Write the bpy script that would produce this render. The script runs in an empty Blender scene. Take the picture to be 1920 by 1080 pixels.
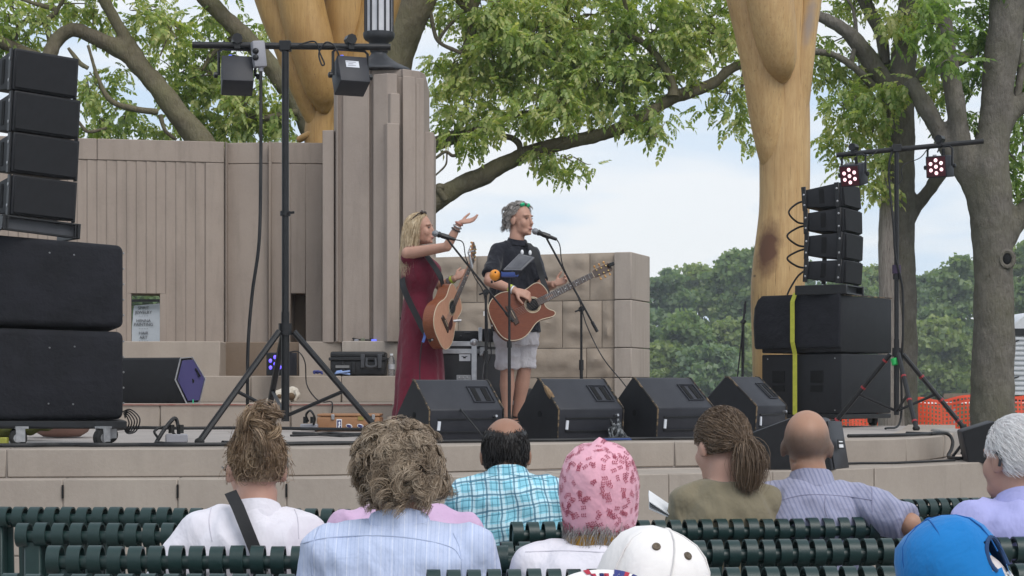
import bpy, bmesh, math, random
import numpy as np
from mathutils import Vector, Matrix, Quaternion, noise
random.seed(7)
RNG = np.random.default_rng(11)
sc = bpy.context.scene
col = sc.collection
R = math.radians

# ------------------------------------------------------------------ camera
F, CH, YH = 3400.0, 1.27, 730.0     # focal length and horizon row in photo pixels, camera height in metres
cam_d = bpy.data.cameras.new('camera'); cam = bpy.data.objects.new('camera', cam_d); col.objects.link(cam)
cam.location = (0, 0, CH); cam.rotation_euler = (R(90), 0, 0)
cam_d.sensor_width = 36; cam_d.lens = F / 1920 * 36
cam_d.shift_y = (YH - 540) / 1920
cam_d.clip_start = 0.1; cam_d.clip_end = 5000
sc.camera = cam

# ------------------------------------------------------------------ sky and sun (bright overcast)
SUN_EL, SUN_ROT = R(48), R(148)
w = bpy.data.worlds.new('World'); sc.world = w; w.use_nodes = True
nt = w.node_tree; nt.nodes.clear()
N = nt.nodes.new; L = nt.links.new
out = N('ShaderNodeOutputWorld'); bg = N('ShaderNodeBackground'); L(bg.outputs[0], out.inputs[0])
sky = N('ShaderNodeTexSky'); sky.sky_type = 'NISHITA'; sky.sun_disc = False
sky.sun_elevation = SUN_EL; sky.sun_rotation = SUN_ROT; sky.air_density = 1.0; sky.dust_density = 1.5; sky.ozone_density = 1.5
bg.inputs['Strength'].default_value = 0.1
tc = N('ShaderNodeTexCoord'); mp = N('ShaderNodeMapping'); mp.inputs['Scale'].default_value = (6, 6, 26)
mp.inputs['Location'].default_value = (3.1, 0.4, 1.3)
L(tc.outputs['Generated'], mp.inputs[0])
nz = N('ShaderNodeTexNoise'); nz.inputs['Scale'].default_value = 1.0; nz.inputs['Detail'].default_value = 5; nz.inputs['Roughness'].default_value = 0.45
nz.inputs['Distortion'].default_value = 0.3
L(mp.outputs[0], nz.inputs['Vector'])
cr = N('ShaderNodeValToRGB'); cr.color_ramp.elements[0].position = 0.38; cr.color_ramp.elements[1].position = 0.58
cr.color_ramp.elements[0].color = (0.62, 0.755, 0.915, 1); cr.color_ramp.elements[1].color = (0.90, 0.92, 0.945, 1)
L(nz.outputs['Fac'], cr.inputs[0])
vm = N('ShaderNodeVectorMath'); vm.operation = 'SCALE'; vm.inputs['Scale'].default_value = 8.3; L(cr.outputs[0], vm.inputs[0])
mx = N('ShaderNodeMix'); mx.data_type = 'RGBA'; mx.inputs['Factor'].default_value = 0.88
L(sky.outputs[0], mx.inputs[6]); L(vm.outputs[0], mx.inputs[7])
L(mx.outputs[2], bg.inputs['Color'])

sd = bpy.data.lights.new('sun', 'SUN'); sun = bpy.data.objects.new('sun', sd); col.objects.link(sun)
sd.energy = 1.5; sd.angle = R(35); sd.color = (1.0, 0.96, 0.91)
sv = Vector((math.sin(SUN_ROT) * math.cos(SUN_EL), math.cos(SUN_ROT) * math.cos(SUN_EL), math.sin(SUN_EL)))
sun.rotation_euler = sv.to_track_quat('Z', 'Y').to_euler()

sc.view_settings.view_transform = 'Standard'; sc.view_settings.look = 'None'
sc.view_settings.exposure = 0.4; sc.view_settings.gamma = 1.0; sc.view_settings.use_curve_mapping = False
try:
    sc.cycles.max_bounces = 6; sc.cycles.transparent_max_bounces = 8
    sc.cycles.use_denoising = True
except Exception: pass

# ------------------------------------------------------------------ helpers
def P(px, py, d):
    """a point of the place: photo column and row as measured, at the distance d where the thing stands"""
    return Vector(((px - 960) / F * d, d, CH - (py - YH) / F * d))
def Z(py, d): return CH - (py - YH) / F * d
def X(px, d): return (px - 960) / F * d

def frame(x, y, z): return Matrix((x, y, z)).transposed()

class MB:
    def __init__(s, M=None): s.v = []; s.f = []; s.M = M
    def add(s, vs, fs):
        o = len(s.v)
        s.v += [tuple(s.M @ Vector(p)) if s.M else tuple(p) for p in vs]
        s.f += [[i + o for i in f] for f in fs]
    def box(s, c, size, rot=None):
        a, b, e = [q / 2 for q in size]; c = Vector(c)
        vs = [Vector((x, y, z)) for x in (-a, a) for y in (-b, b) for z in (-e, e)]
        if rot is not None: vs = [rot @ p for p in vs]
        s.add([p + c for p in vs], [(0, 1, 3, 2), (4, 6, 7, 5), (0, 4, 5, 1), (2, 3, 7, 6), (0, 2, 6, 4), (1, 5, 7, 3)])
    def prism(s, poly, vec):
        n = len(poly); vec = Vector(vec); a = [Vector(p) for p in poly]
        s.add(a + [p + vec for p in a], [list(range(n))[::-1], list(range(n, 2 * n))] + [(i, (i + 1) % n, n + (i + 1) % n, n + i) for i in range(n)])
    def bridge(s, A, B):
        n = len(A)
        s.add(list(A) + list(B), [list(range(n))[::-1], list(range(n, 2 * n))] + [(i, (i + 1) % n, n + (i + 1) % n, n + i) for i in range(n)])
    def rings(s, rings, cap=True, closed=True):
        n = len(rings[0]); vs = [p for r in rings for p in r]; fs = []
        for k in range(len(rings) - 1):
            for i in range(n if closed else n - 1):
                j = (i + 1) % n
                fs.append((k * n + i, k * n + j, (k + 1) * n + j, (k + 1) * n + i))
        if cap: fs.append(list(range(n))[::-1]); fs.append([(len(rings) - 1) * n + i for i in range(n)])
        s.add(vs, fs)
    def tube(s, pts, rad, n=8, cap=True):
        pts = [Vector(p) for p in pts]
        if not hasattr(rad, '__len__'): rad = [rad] * len(pts)
        prev = None; rr = []
        for i, p in enumerate(pts):
            t = (pts[min(i + 1, len(pts) - 1)] - pts[max(i - 1, 0)])
            if t.length < 1e-9: t = Vector((0, 0, 1))
            t.normalize()
            if prev is None:
                u = t.orthogonal().normalized()
            else:
                u = prev - t * prev.dot(t)
                u = u.normalized() if u.length > 1e-6 else t.orthogonal().normalized()
            prev = u; b = t.cross(u)
            rr.append([p + (u * math.cos(2 * math.pi * k / n) + b * math.sin(2 * math.pi * k / n)) * rad[i] for k in range(n)])
        s.rings(rr, cap)
    def ell(s, c, r, rot=None, nu=16, nv=10):
        c = Vector(c); rr = []
        for j in range(1, nv):
            th = math.pi * j / nv
            rr.append([(math.sin(th) * math.cos(2 * math.pi * i / nu) * r[0], math.sin(th) * math.sin(2 * math.pi * i / nu) * r[1], -math.cos(th) * r[2]) for i in range(nu)])
        vs = [Vector(p) for q in rr for p in q] + [Vector((0, 0, -r[2])), Vector((0, 0, r[2]))]
        if rot is not None: vs = [rot @ p for p in vs]
        fs = []
        for k in range(nv - 2):
            for i in range(nu):
                j = (i + 1) % nu; fs.append((k * nu + i, k * nu + j, (k + 1) * nu + j, (k + 1) * nu + i))
        b = (nv - 1) * nu
        for i in range(nu):
            j = (i + 1) % nu; fs.append((b, j, i)); fs.append((b + 1, (nv - 2) * nu + i, (nv - 2) * nu + j))
        s.add([p + c for p in vs], fs)
    def loft(s, secs, n=20, power=2.3, cap=True):
        """sections: centre, half axis a, half axis b"""
        rr = []
        for c, a, b in secs:
            c, a, b = Vector(c), Vector(a), Vector(b); q = []
            for i in range(n):
                t = 2 * math.pi * i / n; ct, st = math.cos(t), math.sin(t)
                q.append(c + a * math.copysign(abs(ct) ** (2 / power), ct) + b * math.copysign(abs(st) ** (2 / power), st))
            rr.append(q)
        s.rings(rr, cap)
    def lathe(s, prof, c, n=20, rot=None):
        c = Vector(c); rr = []
        for r, z in prof:
            q = [Vector((r * math.cos(2 * math.pi * i / n), r * math.sin(2 * math.pi * i / n), z)) for i in range(n)]
            rr.append([(rot @ p if rot is not None else p) + c for p in q])
        s.rings(rr)
    def mesh(s, name, smooth=40, bevel=0, seg=1):
        me = bpy.data.meshes.new(name); me.from_pydata(s.v, [], s.f)
        if bevel or True:
            bm = bmesh.new(); bm.from_mesh(me)
            bmesh.ops.recalc_face_normals(bm, faces=bm.faces)
            if bevel:
                es = [e for e in bm.edges if len(e.link_faces) == 2 and e.calc_face_angle(0) > R(30)]
                bmesh.ops.bevel(bm, geom=es, offset=bevel, segments=seg, affect='EDGES', profile=0.5, clamp_overlap=True)
            bm.to_mesh(me); bm.free()
        if smooth:
            me.polygons.foreach_set('use_smooth', [True] * len(me.polygons))
            me.set_sharp_from_angle(angle=R(smooth))
        me.update(); return me
    def build(s, name, m=None, parent=None, smooth=40, bevel=0, seg=1):
        return mk(name, s.mesh(name, smooth, bevel, seg), m, parent)

def wm(o):
    if o.parent: return wm(o.parent) @ o.matrix_parent_inverse @ o.matrix_basis
    return o.matrix_basis.copy()
def mk(name, data, m=None, parent=None):
    o = bpy.data.objects.new(name, data); col.objects.link(o)
    if m is not None:
        data.materials.clear(); data.materials.append(m)
    if parent is not None:
        o.parent = parent; o.matrix_parent_inverse = wm(parent).inverted()
    return o
def tag(o, label=None, cat=None, group=None, kind=None):
    if label: o['label'] = label
    if cat: o['category'] = cat
    if group: o['group'] = group
    if kind: o['kind'] = kind
    return o
def thing(name, label, cat, loc=(0, 0, 0), rz=0, group=None):
    o = bpy.data.objects.new(name, None); col.objects.link(o); o.empty_display_size = 0.1
    o.location = loc; o.rotation_euler = (0, 0, rz)
    return tag(o, label, cat, group)
def copy_tree(o, parent=None):
    c = o.copy(); col.objects.link(c)
    if parent: c.parent = parent
    for ch in list(o.children): copy_tree(ch, c)
    return c
def dup(o, loc, rot, label):
    c = copy_tree(o); c.location = loc; c.rotation_euler = rot; c['label'] = label
    return c
def np_mesh(name, V, Q):
    """fast mesh from arrays: V (n,3), Q (m,k)"""
    V = np.asarray(V, np.float32); Q = np.asarray(Q, np.int32); m, k = Q.shape
    me = bpy.data.meshes.new(name)
    me.vertices.add(len(V)); me.vertices.foreach_set('co', V.ravel())
    me.loops.add(m * k); me.loops.foreach_set('vertex_index', Q.ravel())
    me.polygons.add(m); me.polygons.foreach_set('loop_start', np.arange(0, m * k, k, dtype=np.int32))
    me.update(calc_edges=True); return me
def spline(pts, n=8):
    """Catmull-Rom through points (any dimension)"""
    p = [np.array(q, float) for q in pts]; p = [2 * p[0] - p[1]] + p + [2 * p[-1] - p[-2]]; o = []
    for i in range(1, len(p) - 2):
        for k in range(n):
            t = k / n
            o.append(0.5 * (2 * p[i] + (p[i + 1] - p[i - 1]) * t + (2 * p[i - 1] - 5 * p[i] + 4 * p[i + 1] - p[i + 2]) * t * t + (3 * p[i] - p[i - 1] - 3 * p[i + 1] + p[i + 2]) * t ** 3))
    o.append(p[-2]); return o

# ------------------------------------------------------------------ materials
MATS = {}
def srgb(*c): return tuple((x / 255 / 12.92) if x / 255 <= 0.04045 else ((x / 255 + 0.055) / 1.055) ** 2.4 for x in c) + (1,)
class NT:
    def __init__(s, name):
        s.m = bpy.data.materials.new(name); s.m.use_nodes = True; s.t = s.m.node_tree
        s.p = s.t.nodes['Principled BSDF']; s.o = s.t.nodes['Material Output']
        s.co = s.n('ShaderNodeTexCoord')
    def n(s, t, **kw):
        q = s.t.nodes.new(t)
        for k, v in kw.items(): setattr(q, k, v)
        return q
    def l(s, a, b): s.t.links.new(a, b)
    def map(s, scale=(1, 1, 1), loc=(0, 0, 0), rot=(0, 0, 0)):
        q = s.n('ShaderNodeMapping'); q.inputs['Scale'].default_value = scale; q.inputs['Location'].default_value = loc; q.inputs['Rotation'].default_value = rot
        s.l(s.co.outputs['Object'], q.inputs[0]); return q.outputs[0]
    def noise(s, scale, detail=5, rough=0.55, vec=None, dist=0):
        q = s.n('ShaderNodeTexNoise'); q.inputs['Scale'].default_value = scale; q.inputs['Detail'].default_value = detail
        q.inputs['Roughness'].default_value = rough; q.inputs['Distortion'].default_value = dist
        s.l(vec if vec is not None else s.co.outputs['Object'], q.inputs['Vector']); return q.outputs['Fac']
    def ramp(s, fac, stops):
        q = s.n('ShaderNodeValToRGB'); e = q.color_ramp.elements
        while len(e) < len(stops): e.new(0.5)
        for i, (p, c) in enumerate(stops): e[i].position = p; e[i].color = c if len(c) == 4 else tuple(c) + (1,)
        s.l(fac, q.inputs[0]); return q.outputs[0]
    def mix(s, fac, a, b, mode='MIX'):
        q = s.n('ShaderNodeMix', data_type='RGBA', blend_type=mode)
        for sock, v in ((q.inputs[0], fac), (q.inputs[6], a), (q.inputs[7], b)):
            if hasattr(v, 'is_linked'): s.l(v, sock)
            else: sock.default_value = v if not isinstance(v, (tuple, list)) or len(v) == 4 else tuple(v) + (1,)
        return q.outputs[2]
    def math(s, op, a, b=0.0, c=None):
        q = s.n('ShaderNodeMath', operation=op)
        for i, v in enumerate((a, b) if c is None else (a, b, c)):
            if hasattr(v, 'is_linked'): s.l(v, q.inputs[i])
            else: q.inputs[i].default_value = v
        return q.outputs[0]
    def xyz(s, vec=None):
        q = s.n('ShaderNodeSeparateXYZ'); s.l(vec if vec is not None else s.co.outputs['Object'], q.inputs[0]); return q.outputs
    def bump(s, h, strength=0.3, dist=0.01):
        q = s.n('ShaderNodeBump'); q.inputs['Strength'].default_value = strength; q.inputs['Distance'].default_value = dist
        s.l(h, q.inputs['Height'])
        if s.p.inputs['Normal'].is_linked: s.l(s.p.inputs['Normal'].links[0].from_socket, q.inputs['Normal'])
        s.l(q.outputs[0], s.p.inputs['Normal'])
    def color(s, c):
        if hasattr(c, 'is_linked'): s.l(c, s.p.inputs['Base Color'])
        else: s.p.inputs['Base Color'].default_value = c
    def set(s, rough=0.6, metal=0, spec=0.4):
        s.p.inputs['Roughness'].default_value = rough; s.p.inputs['Metallic'].default_value = metal; s.p.inputs['Specular IOR Level'].default_value = spec
        return s.m
def pm(name, c1, c2=None, scale=6, stretch=(1, 1, 1), rough=0.6, metal=0, spec=0.4, bump=0.15, bscale=60, bstretch=(1, 1, 1), bdist=0.004, lo=0.35, hi=0.65):
    if name in MATS: return MATS[name]
    t = NT(name); c2 = c2 or tuple(x * 0.75 for x in c1[:3])
    f = t.noise(scale, 6, 0.6, t.map(stretch))
    t.color(t.ramp(f, [(lo, tuple(c1[:3])), (hi, tuple(c2[:3]))]))
    if bump: t.bump(t.noise(bscale, 4, 0.6, t.map(bstretch)), bump, bdist)
    MATS[name] = t.set(rough, metal, spec); return MATS[name]

# stone: warm grey limestone with faint staining, vertical streaks
def stone(name, base, dark, rocky=0.0, streak=0.75):
    t = NT(name)
    f1 = t.noise(1.7, 6, 0.6); f2 = t.noise(3.0, 5, 0.6, t.map((3.5, 3.5, 0.35))); f3 = t.noise(45, 3, 0.6)
    c = t.ramp(f1, [(0.3, base), (0.72, dark)])
    c = t.mix(t.math('MULTIPLY', t.ramp(f2, [(0.48, (0, 0, 0)), (0.75, (1, 1, 1))]), streak), c, tuple(x * 0.62 for x in base[:3]) + (1,))
    f4 = t.noise(5.5, 4, 0.7, None, 1.2)
    c = t.mix(t.math('MULTIPLY', t.ramp(f4, [(0.55, (0, 0, 0)), (0.72, (1, 1, 1))]), 0.35), c, tuple(x * 0.74 for x in base[:3]) + (1,))
    c = t.mix(t.math('MULTIPLY', f3, 0.35), c, tuple(min(1, x * 1.25) for x in base[:3]) + (1,))
    t.color(c); t.bump(t.noise(70, 5, 0.65), 0.35, 0.004)
    if rocky: t.bump(t.noise(9, 6, 0.6), rocky, 0.03)
    return t.set(0.92, 0, 0.1)
M_wall = stone('wall_stone', (0.320, 0.267, 0.228, 1.000), (0.264, 0.218, 0.188, 1.000))
M_pylon = stone('pylon_stone', (0.337, 0.282, 0.244, 1.000), (0.275, 0.229, 0.202, 1.000))
M_rock = stone('rock_faced_stone', (0.340, 0.283, 0.230, 1.000), (0.286, 0.238, 0.193, 1.000), 0.25, 0.15)
M_quoin = stone('smooth_quoin_stone', (0.382, 0.333, 0.291, 1.000), (0.329, 0.284, 0.249, 1.000))
M_slab = stone('stage_edge_stone', (0.353, 0.310, 0.269, 1.000), (0.268, 0.229, 0.199, 1.000), 0, 0.35)
M_floor = stone('stage_floor_stone', (0.36, 0.33, 0.31, 1), (0.27, 0.245, 0.23, 1), 0, 0.0)
M_step = stone('step_stone', (0.351, 0.300, 0.254, 1.000), (0.272, 0.231, 0.199, 1.000), 0, 0.4)
M_brown = stone('brown_step_stone', (0.20, 0.15, 0.11, 1), (0.15, 0.115, 0.09, 1), 0, 0.4)
M_mortar = pm('mortar', (0.16, 0.14, 0.125), (0.12, 0.105, 0.095), rough=0.95)
M_pale = pm('pale_mortar', (0.46, 0.40, 0.35), (0.38, 0.33, 0.29), rough=0.95)
M_concrete = stone('concrete', (0.34, 0.32, 0.30, 1), (0.27, 0.255, 0.24, 1), 0, 0.2)
M_black = pm('black_cabinet', (0.0065, 0.007, 0.0095), (0.010, 0.0105, 0.0135), scale=14, rough=0.62, bump=0.35, bscale=260, bdist=0.002)
M_blackp = pm('black_painted_steel', (0.007, 0.007, 0.008), (0.012, 0.012, 0.0135), scale=30, rough=0.4, bump=0.05)
M_grille = pm('black_grille_cloth', (0.0055, 0.006, 0.008), (0.0085, 0.009, 0.0115), scale=20, rough=0.8, bump=0.5, bscale=420, bdist=0.002)
M_cover = pm('black_padded_cover', (0.006, 0.0065, 0.0095), (0.0105, 0.011, 0.016), scale=5, rough=0.88, bump=0.55, bscale=9, bdist=0.03)
M_monitor = pm('monitor_textured_paint', (0.022, 0.023, 0.030), (0.015, 0.016, 0.022), scale=8, rough=0.5, bump=0.4, bscale=240, bdist=0.002)
M_worn = pm('worn_plywood_edge', (0.20, 0.14, 0.08), (0.025, 0.022, 0.02), scale=22, rough=0.7, lo=0.42, hi=0.52)
M_hole = pm('dark_recess', (0.003, 0.003, 0.003), (0.004, 0.004, 0.005), rough=0.9)
M_alu = pm('aluminium', (0.55, 0.55, 0.56), (0.42, 0.42, 0.44), scale=18, rough=0.38, metal=0.9)
M_steel = pm('zinc_steel', (0.45, 0.45, 0.46), (0.33, 0.33, 0.34), scale=30, rough=0.45, metal=0.8)
M_rubber = pm('black_rubber', (0.012, 0.012, 0.012), (0.02, 0.02, 0.02), rough=0.8)
M_white = pm('white_print', (0.75, 0.76, 0.78), (0.68, 0.69, 0.71), rough=0.6)
M_label = pm('white_label', (0.62, 0.64, 0.68), (0.5, 0.52, 0.58), rough=0.5)
M_greybox = pm('grey_power_box', (0.30, 0.30, 0.33), (0.24, 0.24, 0.27), rough=0.5)
# ================================================================== ground
def ground():
    ys = [-6, -2, 0, 2, 4, 6, 8, 9, 12, 16, 18, 20, 24, 30, 40, 60, 90, 140, 200, 300, 500, 900, 1600, 3000]
    xs = [-2500, -900, -300, -120, -60, -30, -15, -8, -4, -2, 0, 2, 4, 8, 15, 30, 60, 120, 300, 900, 2500]
    m = MB(); n = len(xs); vs = []
    for y in ys:
        for x in xs:
            z = 0.0
            if y > 20: z = 0.12 * noise.noise(Vector((x * 0.05, y * 0.04, 0)))
            vs.append((x, y, z))
    m.add(vs, [(j * n + i, j * n + i + 1, (j + 1) * n + i + 1, (j + 1) * n + i) for j in range(len(ys) - 1) for i in range(n - 1)])
    t = NT('ground_grass')
    a = t.noise(0.6, 6); b = t.noise(9, 5)
    g = t.mix(b, t.ramp(a, [(0.3, (0.05, 0.075, 0.02)), (0.7, (0.085, 0.10, 0.032))]), (0.03, 0.045, 0.014, 1))
    t.color(g); t.bump(t.noise(40, 4), 0.6, 0.03); t.set(0.95, 0, 0.1)
    tag(m.build('ground', t.m), kind='structure')
    pv = MB(); pv.prism([(-9, -5, 0.004), (9, -5, 0.004), (9, 12.4, 0.004), (-9, 12.4, 0.004)], (0, 0, 0.012))
    tag(pv.build('seating_pavement', M_concrete), kind='structure')
ground()

# ================================================================== stage with its stone front
SZ, LZ = 0.95, 0.80          # stage floor and ledge heights
def path(pts): return [Vector((q[0], q[1], 0)) for q in spline([(X(px, d), d) for px, d in pts], 6)]
slab_path = path([(-500, 9.45), (0, 9.6), (556, 9.8), (848, 10.25), (1200, 10.9), (1600, 11.4), (1690, 11.65), (1745, 12.05), (1778, 12.7), (1790, 13.6), (1792, 16.2)])
ledge_path = path([(-500, 9.3), (0, 9.45), (556, 9.6), (848, 9.8), (1250, 10.1), (1600, 10.75), (1750, 11.3), (1900, 12.0), (2000, 12.7), (2100, 14.0)])
def along(pl):
    acc = [0]
    for a, b in zip(pl, pl[1:]): acc.append(acc[-1] + (b - a).length)
    def at(s):
        s = max(0, min(acc[-1], s))
        for i in range(len(pl) - 1):
            if s <= acc[i + 1] + 1e-9:
                t = (s - acc[i]) / (acc[i + 1] - acc[i]); p = pl[i].lerp(pl[i + 1], t)
                return p
        return pl[-1].copy()
    return at, acc[-1]
stage = MB()
inset = [p + Vector((0, 0.014, 0)) for p in slab_path]
deck = [(p.x - (0.03 if i > 42 else 0), p.y, 0) for i, p in enumerate(inset)] + [(-4.6, 16.2, 0)]
stage.prism([(x, y, LZ - 0.004) for x, y, z in deck], (0, 0, SZ - LZ - 0.002))
stage_o = tag(stage.build('stage', M_floor, smooth=0), kind='structure')
led = MB()
li = [p + Vector((0, 0.014, 0)) for p in ledge_path]
led.prism([(p.x, p.y, 0.0) for p in li] + [(4.7, 16.0, 0), (-4.6, 16.0, 0)], (0, 0, LZ - 0.006))
led.build('ledge', M_pale, stage_o, smooth=0)
def course(name, pl, cuts, z0, z1, depth, m, parent, gap=0.005, jit=0.004, bev=0.006):
    at, LL = along(pl)
    for a, b in zip(cuts, cuts[1:]):
        k = max(1, int((b - a) / 0.12)); ss = [a + gap / 2 + (b - a - gap) * i / k for i in range(k + 1)]
        dj = random.uniform(-jit, jit)
        fr = []; bk = []
        for s in ss:
            p = at(s); q = at(min(LL, s + 0.05)) - at(max(0, s - 0.05)); q.normalize(); nrm = Vector((-q.y, q.x, 0))
            fr.append(p - nrm * dj); bk.append(p + nrm * depth)
        poly = [(p.x, p.y, z0) for p in fr] + [(p.x, p.y, z0) for p in bk[::-1]]
        mb = MB(); mb.prism(poly, (0, 0, z1 - z0)); mb.build(name, m, parent, bevel=bev, seg=1)
def s_of(pl, px):
    at, LL = along(pl); best = (9e9, 0)
    for i in range(2000):
        s = LL * i / 1999; p = at(s); e = abs(p.x / p.y * F + 960 - px)
        if e < best[0]: best = (e, s)
    return best[1]
LLs = along(slab_path)[1]
course('coping_stone', slab_path, [0] + [s_of(slab_path, q) for q in (13, 540, 920, 1265, 1545, 1700, 1770)] + [LLs - 1.6, LLs], LZ + 0.002, SZ + 0.003, 0.42, M_slab, stage_o)
lc = [0] + [s_of(ledge_path, q) for q in (-300, -95, 118, 333, 537, 740, 945, 1060, 1255, 1450, 1640, 1800, 1950)] + [along(ledge_path)[1]]
course('ledge_stone', ledge_path, lc, 0.40, LZ, 0.5, M_slab, stage_o)
lc2 = [0] + [s_of(ledge_path, q) for q in (-200, 15, 230, 440, 640, 850, 1100, 1360, 1560, 1720, 1880)] + [along(ledge_path)[1]]
course('ledge_stone', ledge_path, lc2, 0.0, 0.396, 0.5, M_slab, stage_o)
slot = MB()        # drain slits at the tops of the ledge joints
for q in (118, 333, 537, 740, 945):
    at, LL = along(ledge_path); p = at(s_of(ledge_path, q)); slot.box((p.x, p.y - 0.004, 0.735), (0.008, 0.012, 0.07))
slot.build('drain_slit', M_hole, stage_o)
# low wall continuing to the right of the stage
lw = MB(); lw.hexa = None
lw.prism([P(1780, 866, 13.2), P(2080, 866, 13.2), P(2080, 807, 13.2), P(1780, 807, 13.2)], (0, 0.6, 0))
tag(lw.build('low_stone_wall', M_concrete, bevel=0.01), 'low pale concrete wall at the right end of the stage behind the black wedge speaker', 'wall')

# steps rising to the bandshell
def slabbox(px0, px1, d0, d1, z0, z1, name, m, parent=None, bev=0.008):
    mb = MB(); mb.prism([(X(px0, d0), d0, z0), (X(px1, d0), d0, z0), (X(px1, d0), d1, z0), (X(px0, d0), d1, z0)], (0, 0, z1 - z0))
    return mb.build(name, m, parent, bevel=bev)
steps = MB(); steps.prism([(X(-300, 15.0), 15.03, SZ - 0.01), (X(1010, 15.0), 15.03, SZ - 0.01), (X(1010, 15), 18.4, SZ - 0.01), (X(-300, 15), 18.4, SZ - 0.01)], (0, 0, 0.195))
steps_o = tag(steps.build('stage_steps', M_mortar), kind='structure')
T1, T2, T3 = 1.152, 1.392, 1.72
for a, b in ((-300, 60), (60, 300), (300, 545), (545, 800), (800, 1010)):
    slabbox(a + 0.5, b - 0.5, 14.98 + random.uniform(-.005, .005), 16.45, SZ - 0.004, T1, 'step_stone', M_step, steps_o)
rp = MB(); rp.prism([(X(-300, 14.97), 14.969, T1 - 0.014), (X(735, 14.97), 14.969, T1 - 0.014), (X(735, 14.97), 14.969, T1 - 0.002), (X(-300, 14.97), 14.969, T1 - 0.002)], (0, 0.02, 0))
rp.build('red_paint_edge', pm('faded_red_paint', (0.26, 0.10, 0.08), (0.30, 0.18, 0.15), scale=20, rough=0.8), steps_o)
for a, b in ((-300, 180), (180, 470), (470, 640), (640, 830), (830, 1010)):
    slabbox(a + 0.5, b - 0.5, 16.47 + random.uniform(-.005, .005), 17.6, T1 - 0.004, T2, 'step_stone', M_step, steps_o)
for a, b, d, m in ((-300, 120, 17.0, M_step), (120, 413, 17.0, M_step), (413, 560, 17.35, M_brown), (560, 641, 17.12, M_step), (641, 745, 16.85, M_quoin), (745, 850, 17.1, M_step)):
    slabbox(a + 0.3, b - 0.3, d, 18.3, T2 - 0.004, T3 + random.uniform(-.004, .004), 'plinth_stone', m, steps_o)

# ================================================================== bandshell wall: fluted panel, plain piers, coping
WT = Z(264, 17.75); WB = T3 - 0.01
bw = thing('bandshell_wall', 'curved fluted limestone wall behind the stage with a square opening low at its left', 'wall', (X(300, 17.7), 17.7, WB))
def wl(px):            # front line of the fluted part
    d = 17.55 + (px - 147) / 273 * 0.27
    return Vector((X(px, d), d, 0))
wn = (wl(420) - wl(147)); wn.z = 0; wn.normalize(); wnn = Vector((-wn.y, wn.x, 0))   # into the wall
def wall_piece(name, pts, z0, z1, depth, m=M_wall, bev=0.006):
    mb = MB(); f = [Vector((p.x, p.y, z0)) for p in pts]; b = [p + wnn * depth for p in f]
    mb.prism(f + b[::-1], (0, 0, z1 - z0)); return mb.build(name, m, bw, bevel=bev, smooth=25)
zf = Z(303, 17.7)
o0, o1 = 246, 300                          # opening, photo columns
zo1, zo0 = Z(550, 17.7), Z(641, 17.7)
for a, b in ((-330, -60), (-60, 182), (182, 421)):
    wall_piece('coping_stone', [wl(a + .4), wl(b - .4)], zf + 0.004, WT, 0.55)
def flute_pts(a, b, n=7):
    o = []
    for i in range(n + 1):
        t = i / n; px = a + (b - a) * t
        dep = 0.015 * (t ** 0.75) * (1 - max(0, (t - 0.88) / 0.12)) + 0.001
        o.append(wl(px) + wnn * dep)
    return o
edges = [183 - 18.45 * k for k in range(27, 0, -1)] + [183, 201, 220, 238.5, 257, 275.6, 294, 312, 331, 349.5, 368, 385]
for a, b in zip(edges, edges[1:]):
    fp = flute_pts(a, b)
    if a > o0 - 14 and b < o1 + 14 and not (b <= o0 or a >= o1):
        wall_piece('flute', fp, zo1, zf, 0.5, bev=0)
        if a < o0:
            wall_piece('flute', [wl(a) + wnn * 0.002, wl(o0) + wnn * 0.015], WB, zo1 - 0.002, 0.5, bev=0)
        if b > o1:
            wall_piece('flute', [wl(o1) + wnn * 0.012, wl(b) + wnn * 0.004], WB, zo1 - 0.002, 0.5, bev=0)
    else:
        wall_piece('flute', fp, WB, zf, 0.5, bev=0)
wall_piece('end_panel', [wl(385.2), wl(420.5)], WB, zf, 0.5)
sill = MB(); a, b = wl(o0 - 2) + wnn * 0.03, wl(o1 + 2) + wnn * 0.03
sill.prism([(a.x, a.y, WB - 0.02), (b.x, b.y, WB - 0.02), (b.x, b.y + 0.47, WB - 0.02), (a.x, a.y + 0.47, WB - 0.02)], (0, 0, 0.03)); sill.build('sill', M_wall, bw)
# plain piers turning toward the pylon, with the dark niche
def pier(px0, d0, px1, d1, z0, z1, name='pier_panel', m=M_wall):
    mb = MB(); mb.prism([(X(px0, d0), d0, z0), (X(px1, d1), d1, z0), (X(px1, d1), d1 + 0.5, z0), (X(px0, d0), d0 + 0.5, z0)], (0, 0, z1 - z0))
    return mb.build(name, m, bw, bevel=0.006)
pier(421.5, 17.83, 424.5, 17.78, WB, WT, 'arris')
pier(425, 17.9, 503, 17.86, WB, zf, 'pier_panel'); pier(425, 17.9, 503, 17.86, zf + 0.004, WT, 'coping_stone')
pier(503.5, 17.75, 508, 17.78, WB, WT, 'arris')
pier(414, 18.06, 540, 18.06, WB, WT - .03, 'wall_core')
n0, n1, nz1 = 545, 573, Z(550, 17.85)
pier(508.5, 17.84, n0, 17.86, WB, zf); pier(n1, 17.88, 604, 17.9, WB, zf); pier(n0 + .1, 17.86, n1 - .1, 17.88, nz1, zf)
pier(508.5, 17.84, 606, 17.9, zf + 0.004, WT, 'coping_stone')
pier(n0, 18.2, n1, 18.2, WB, nz1, 'niche_back', M_brown)

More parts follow.
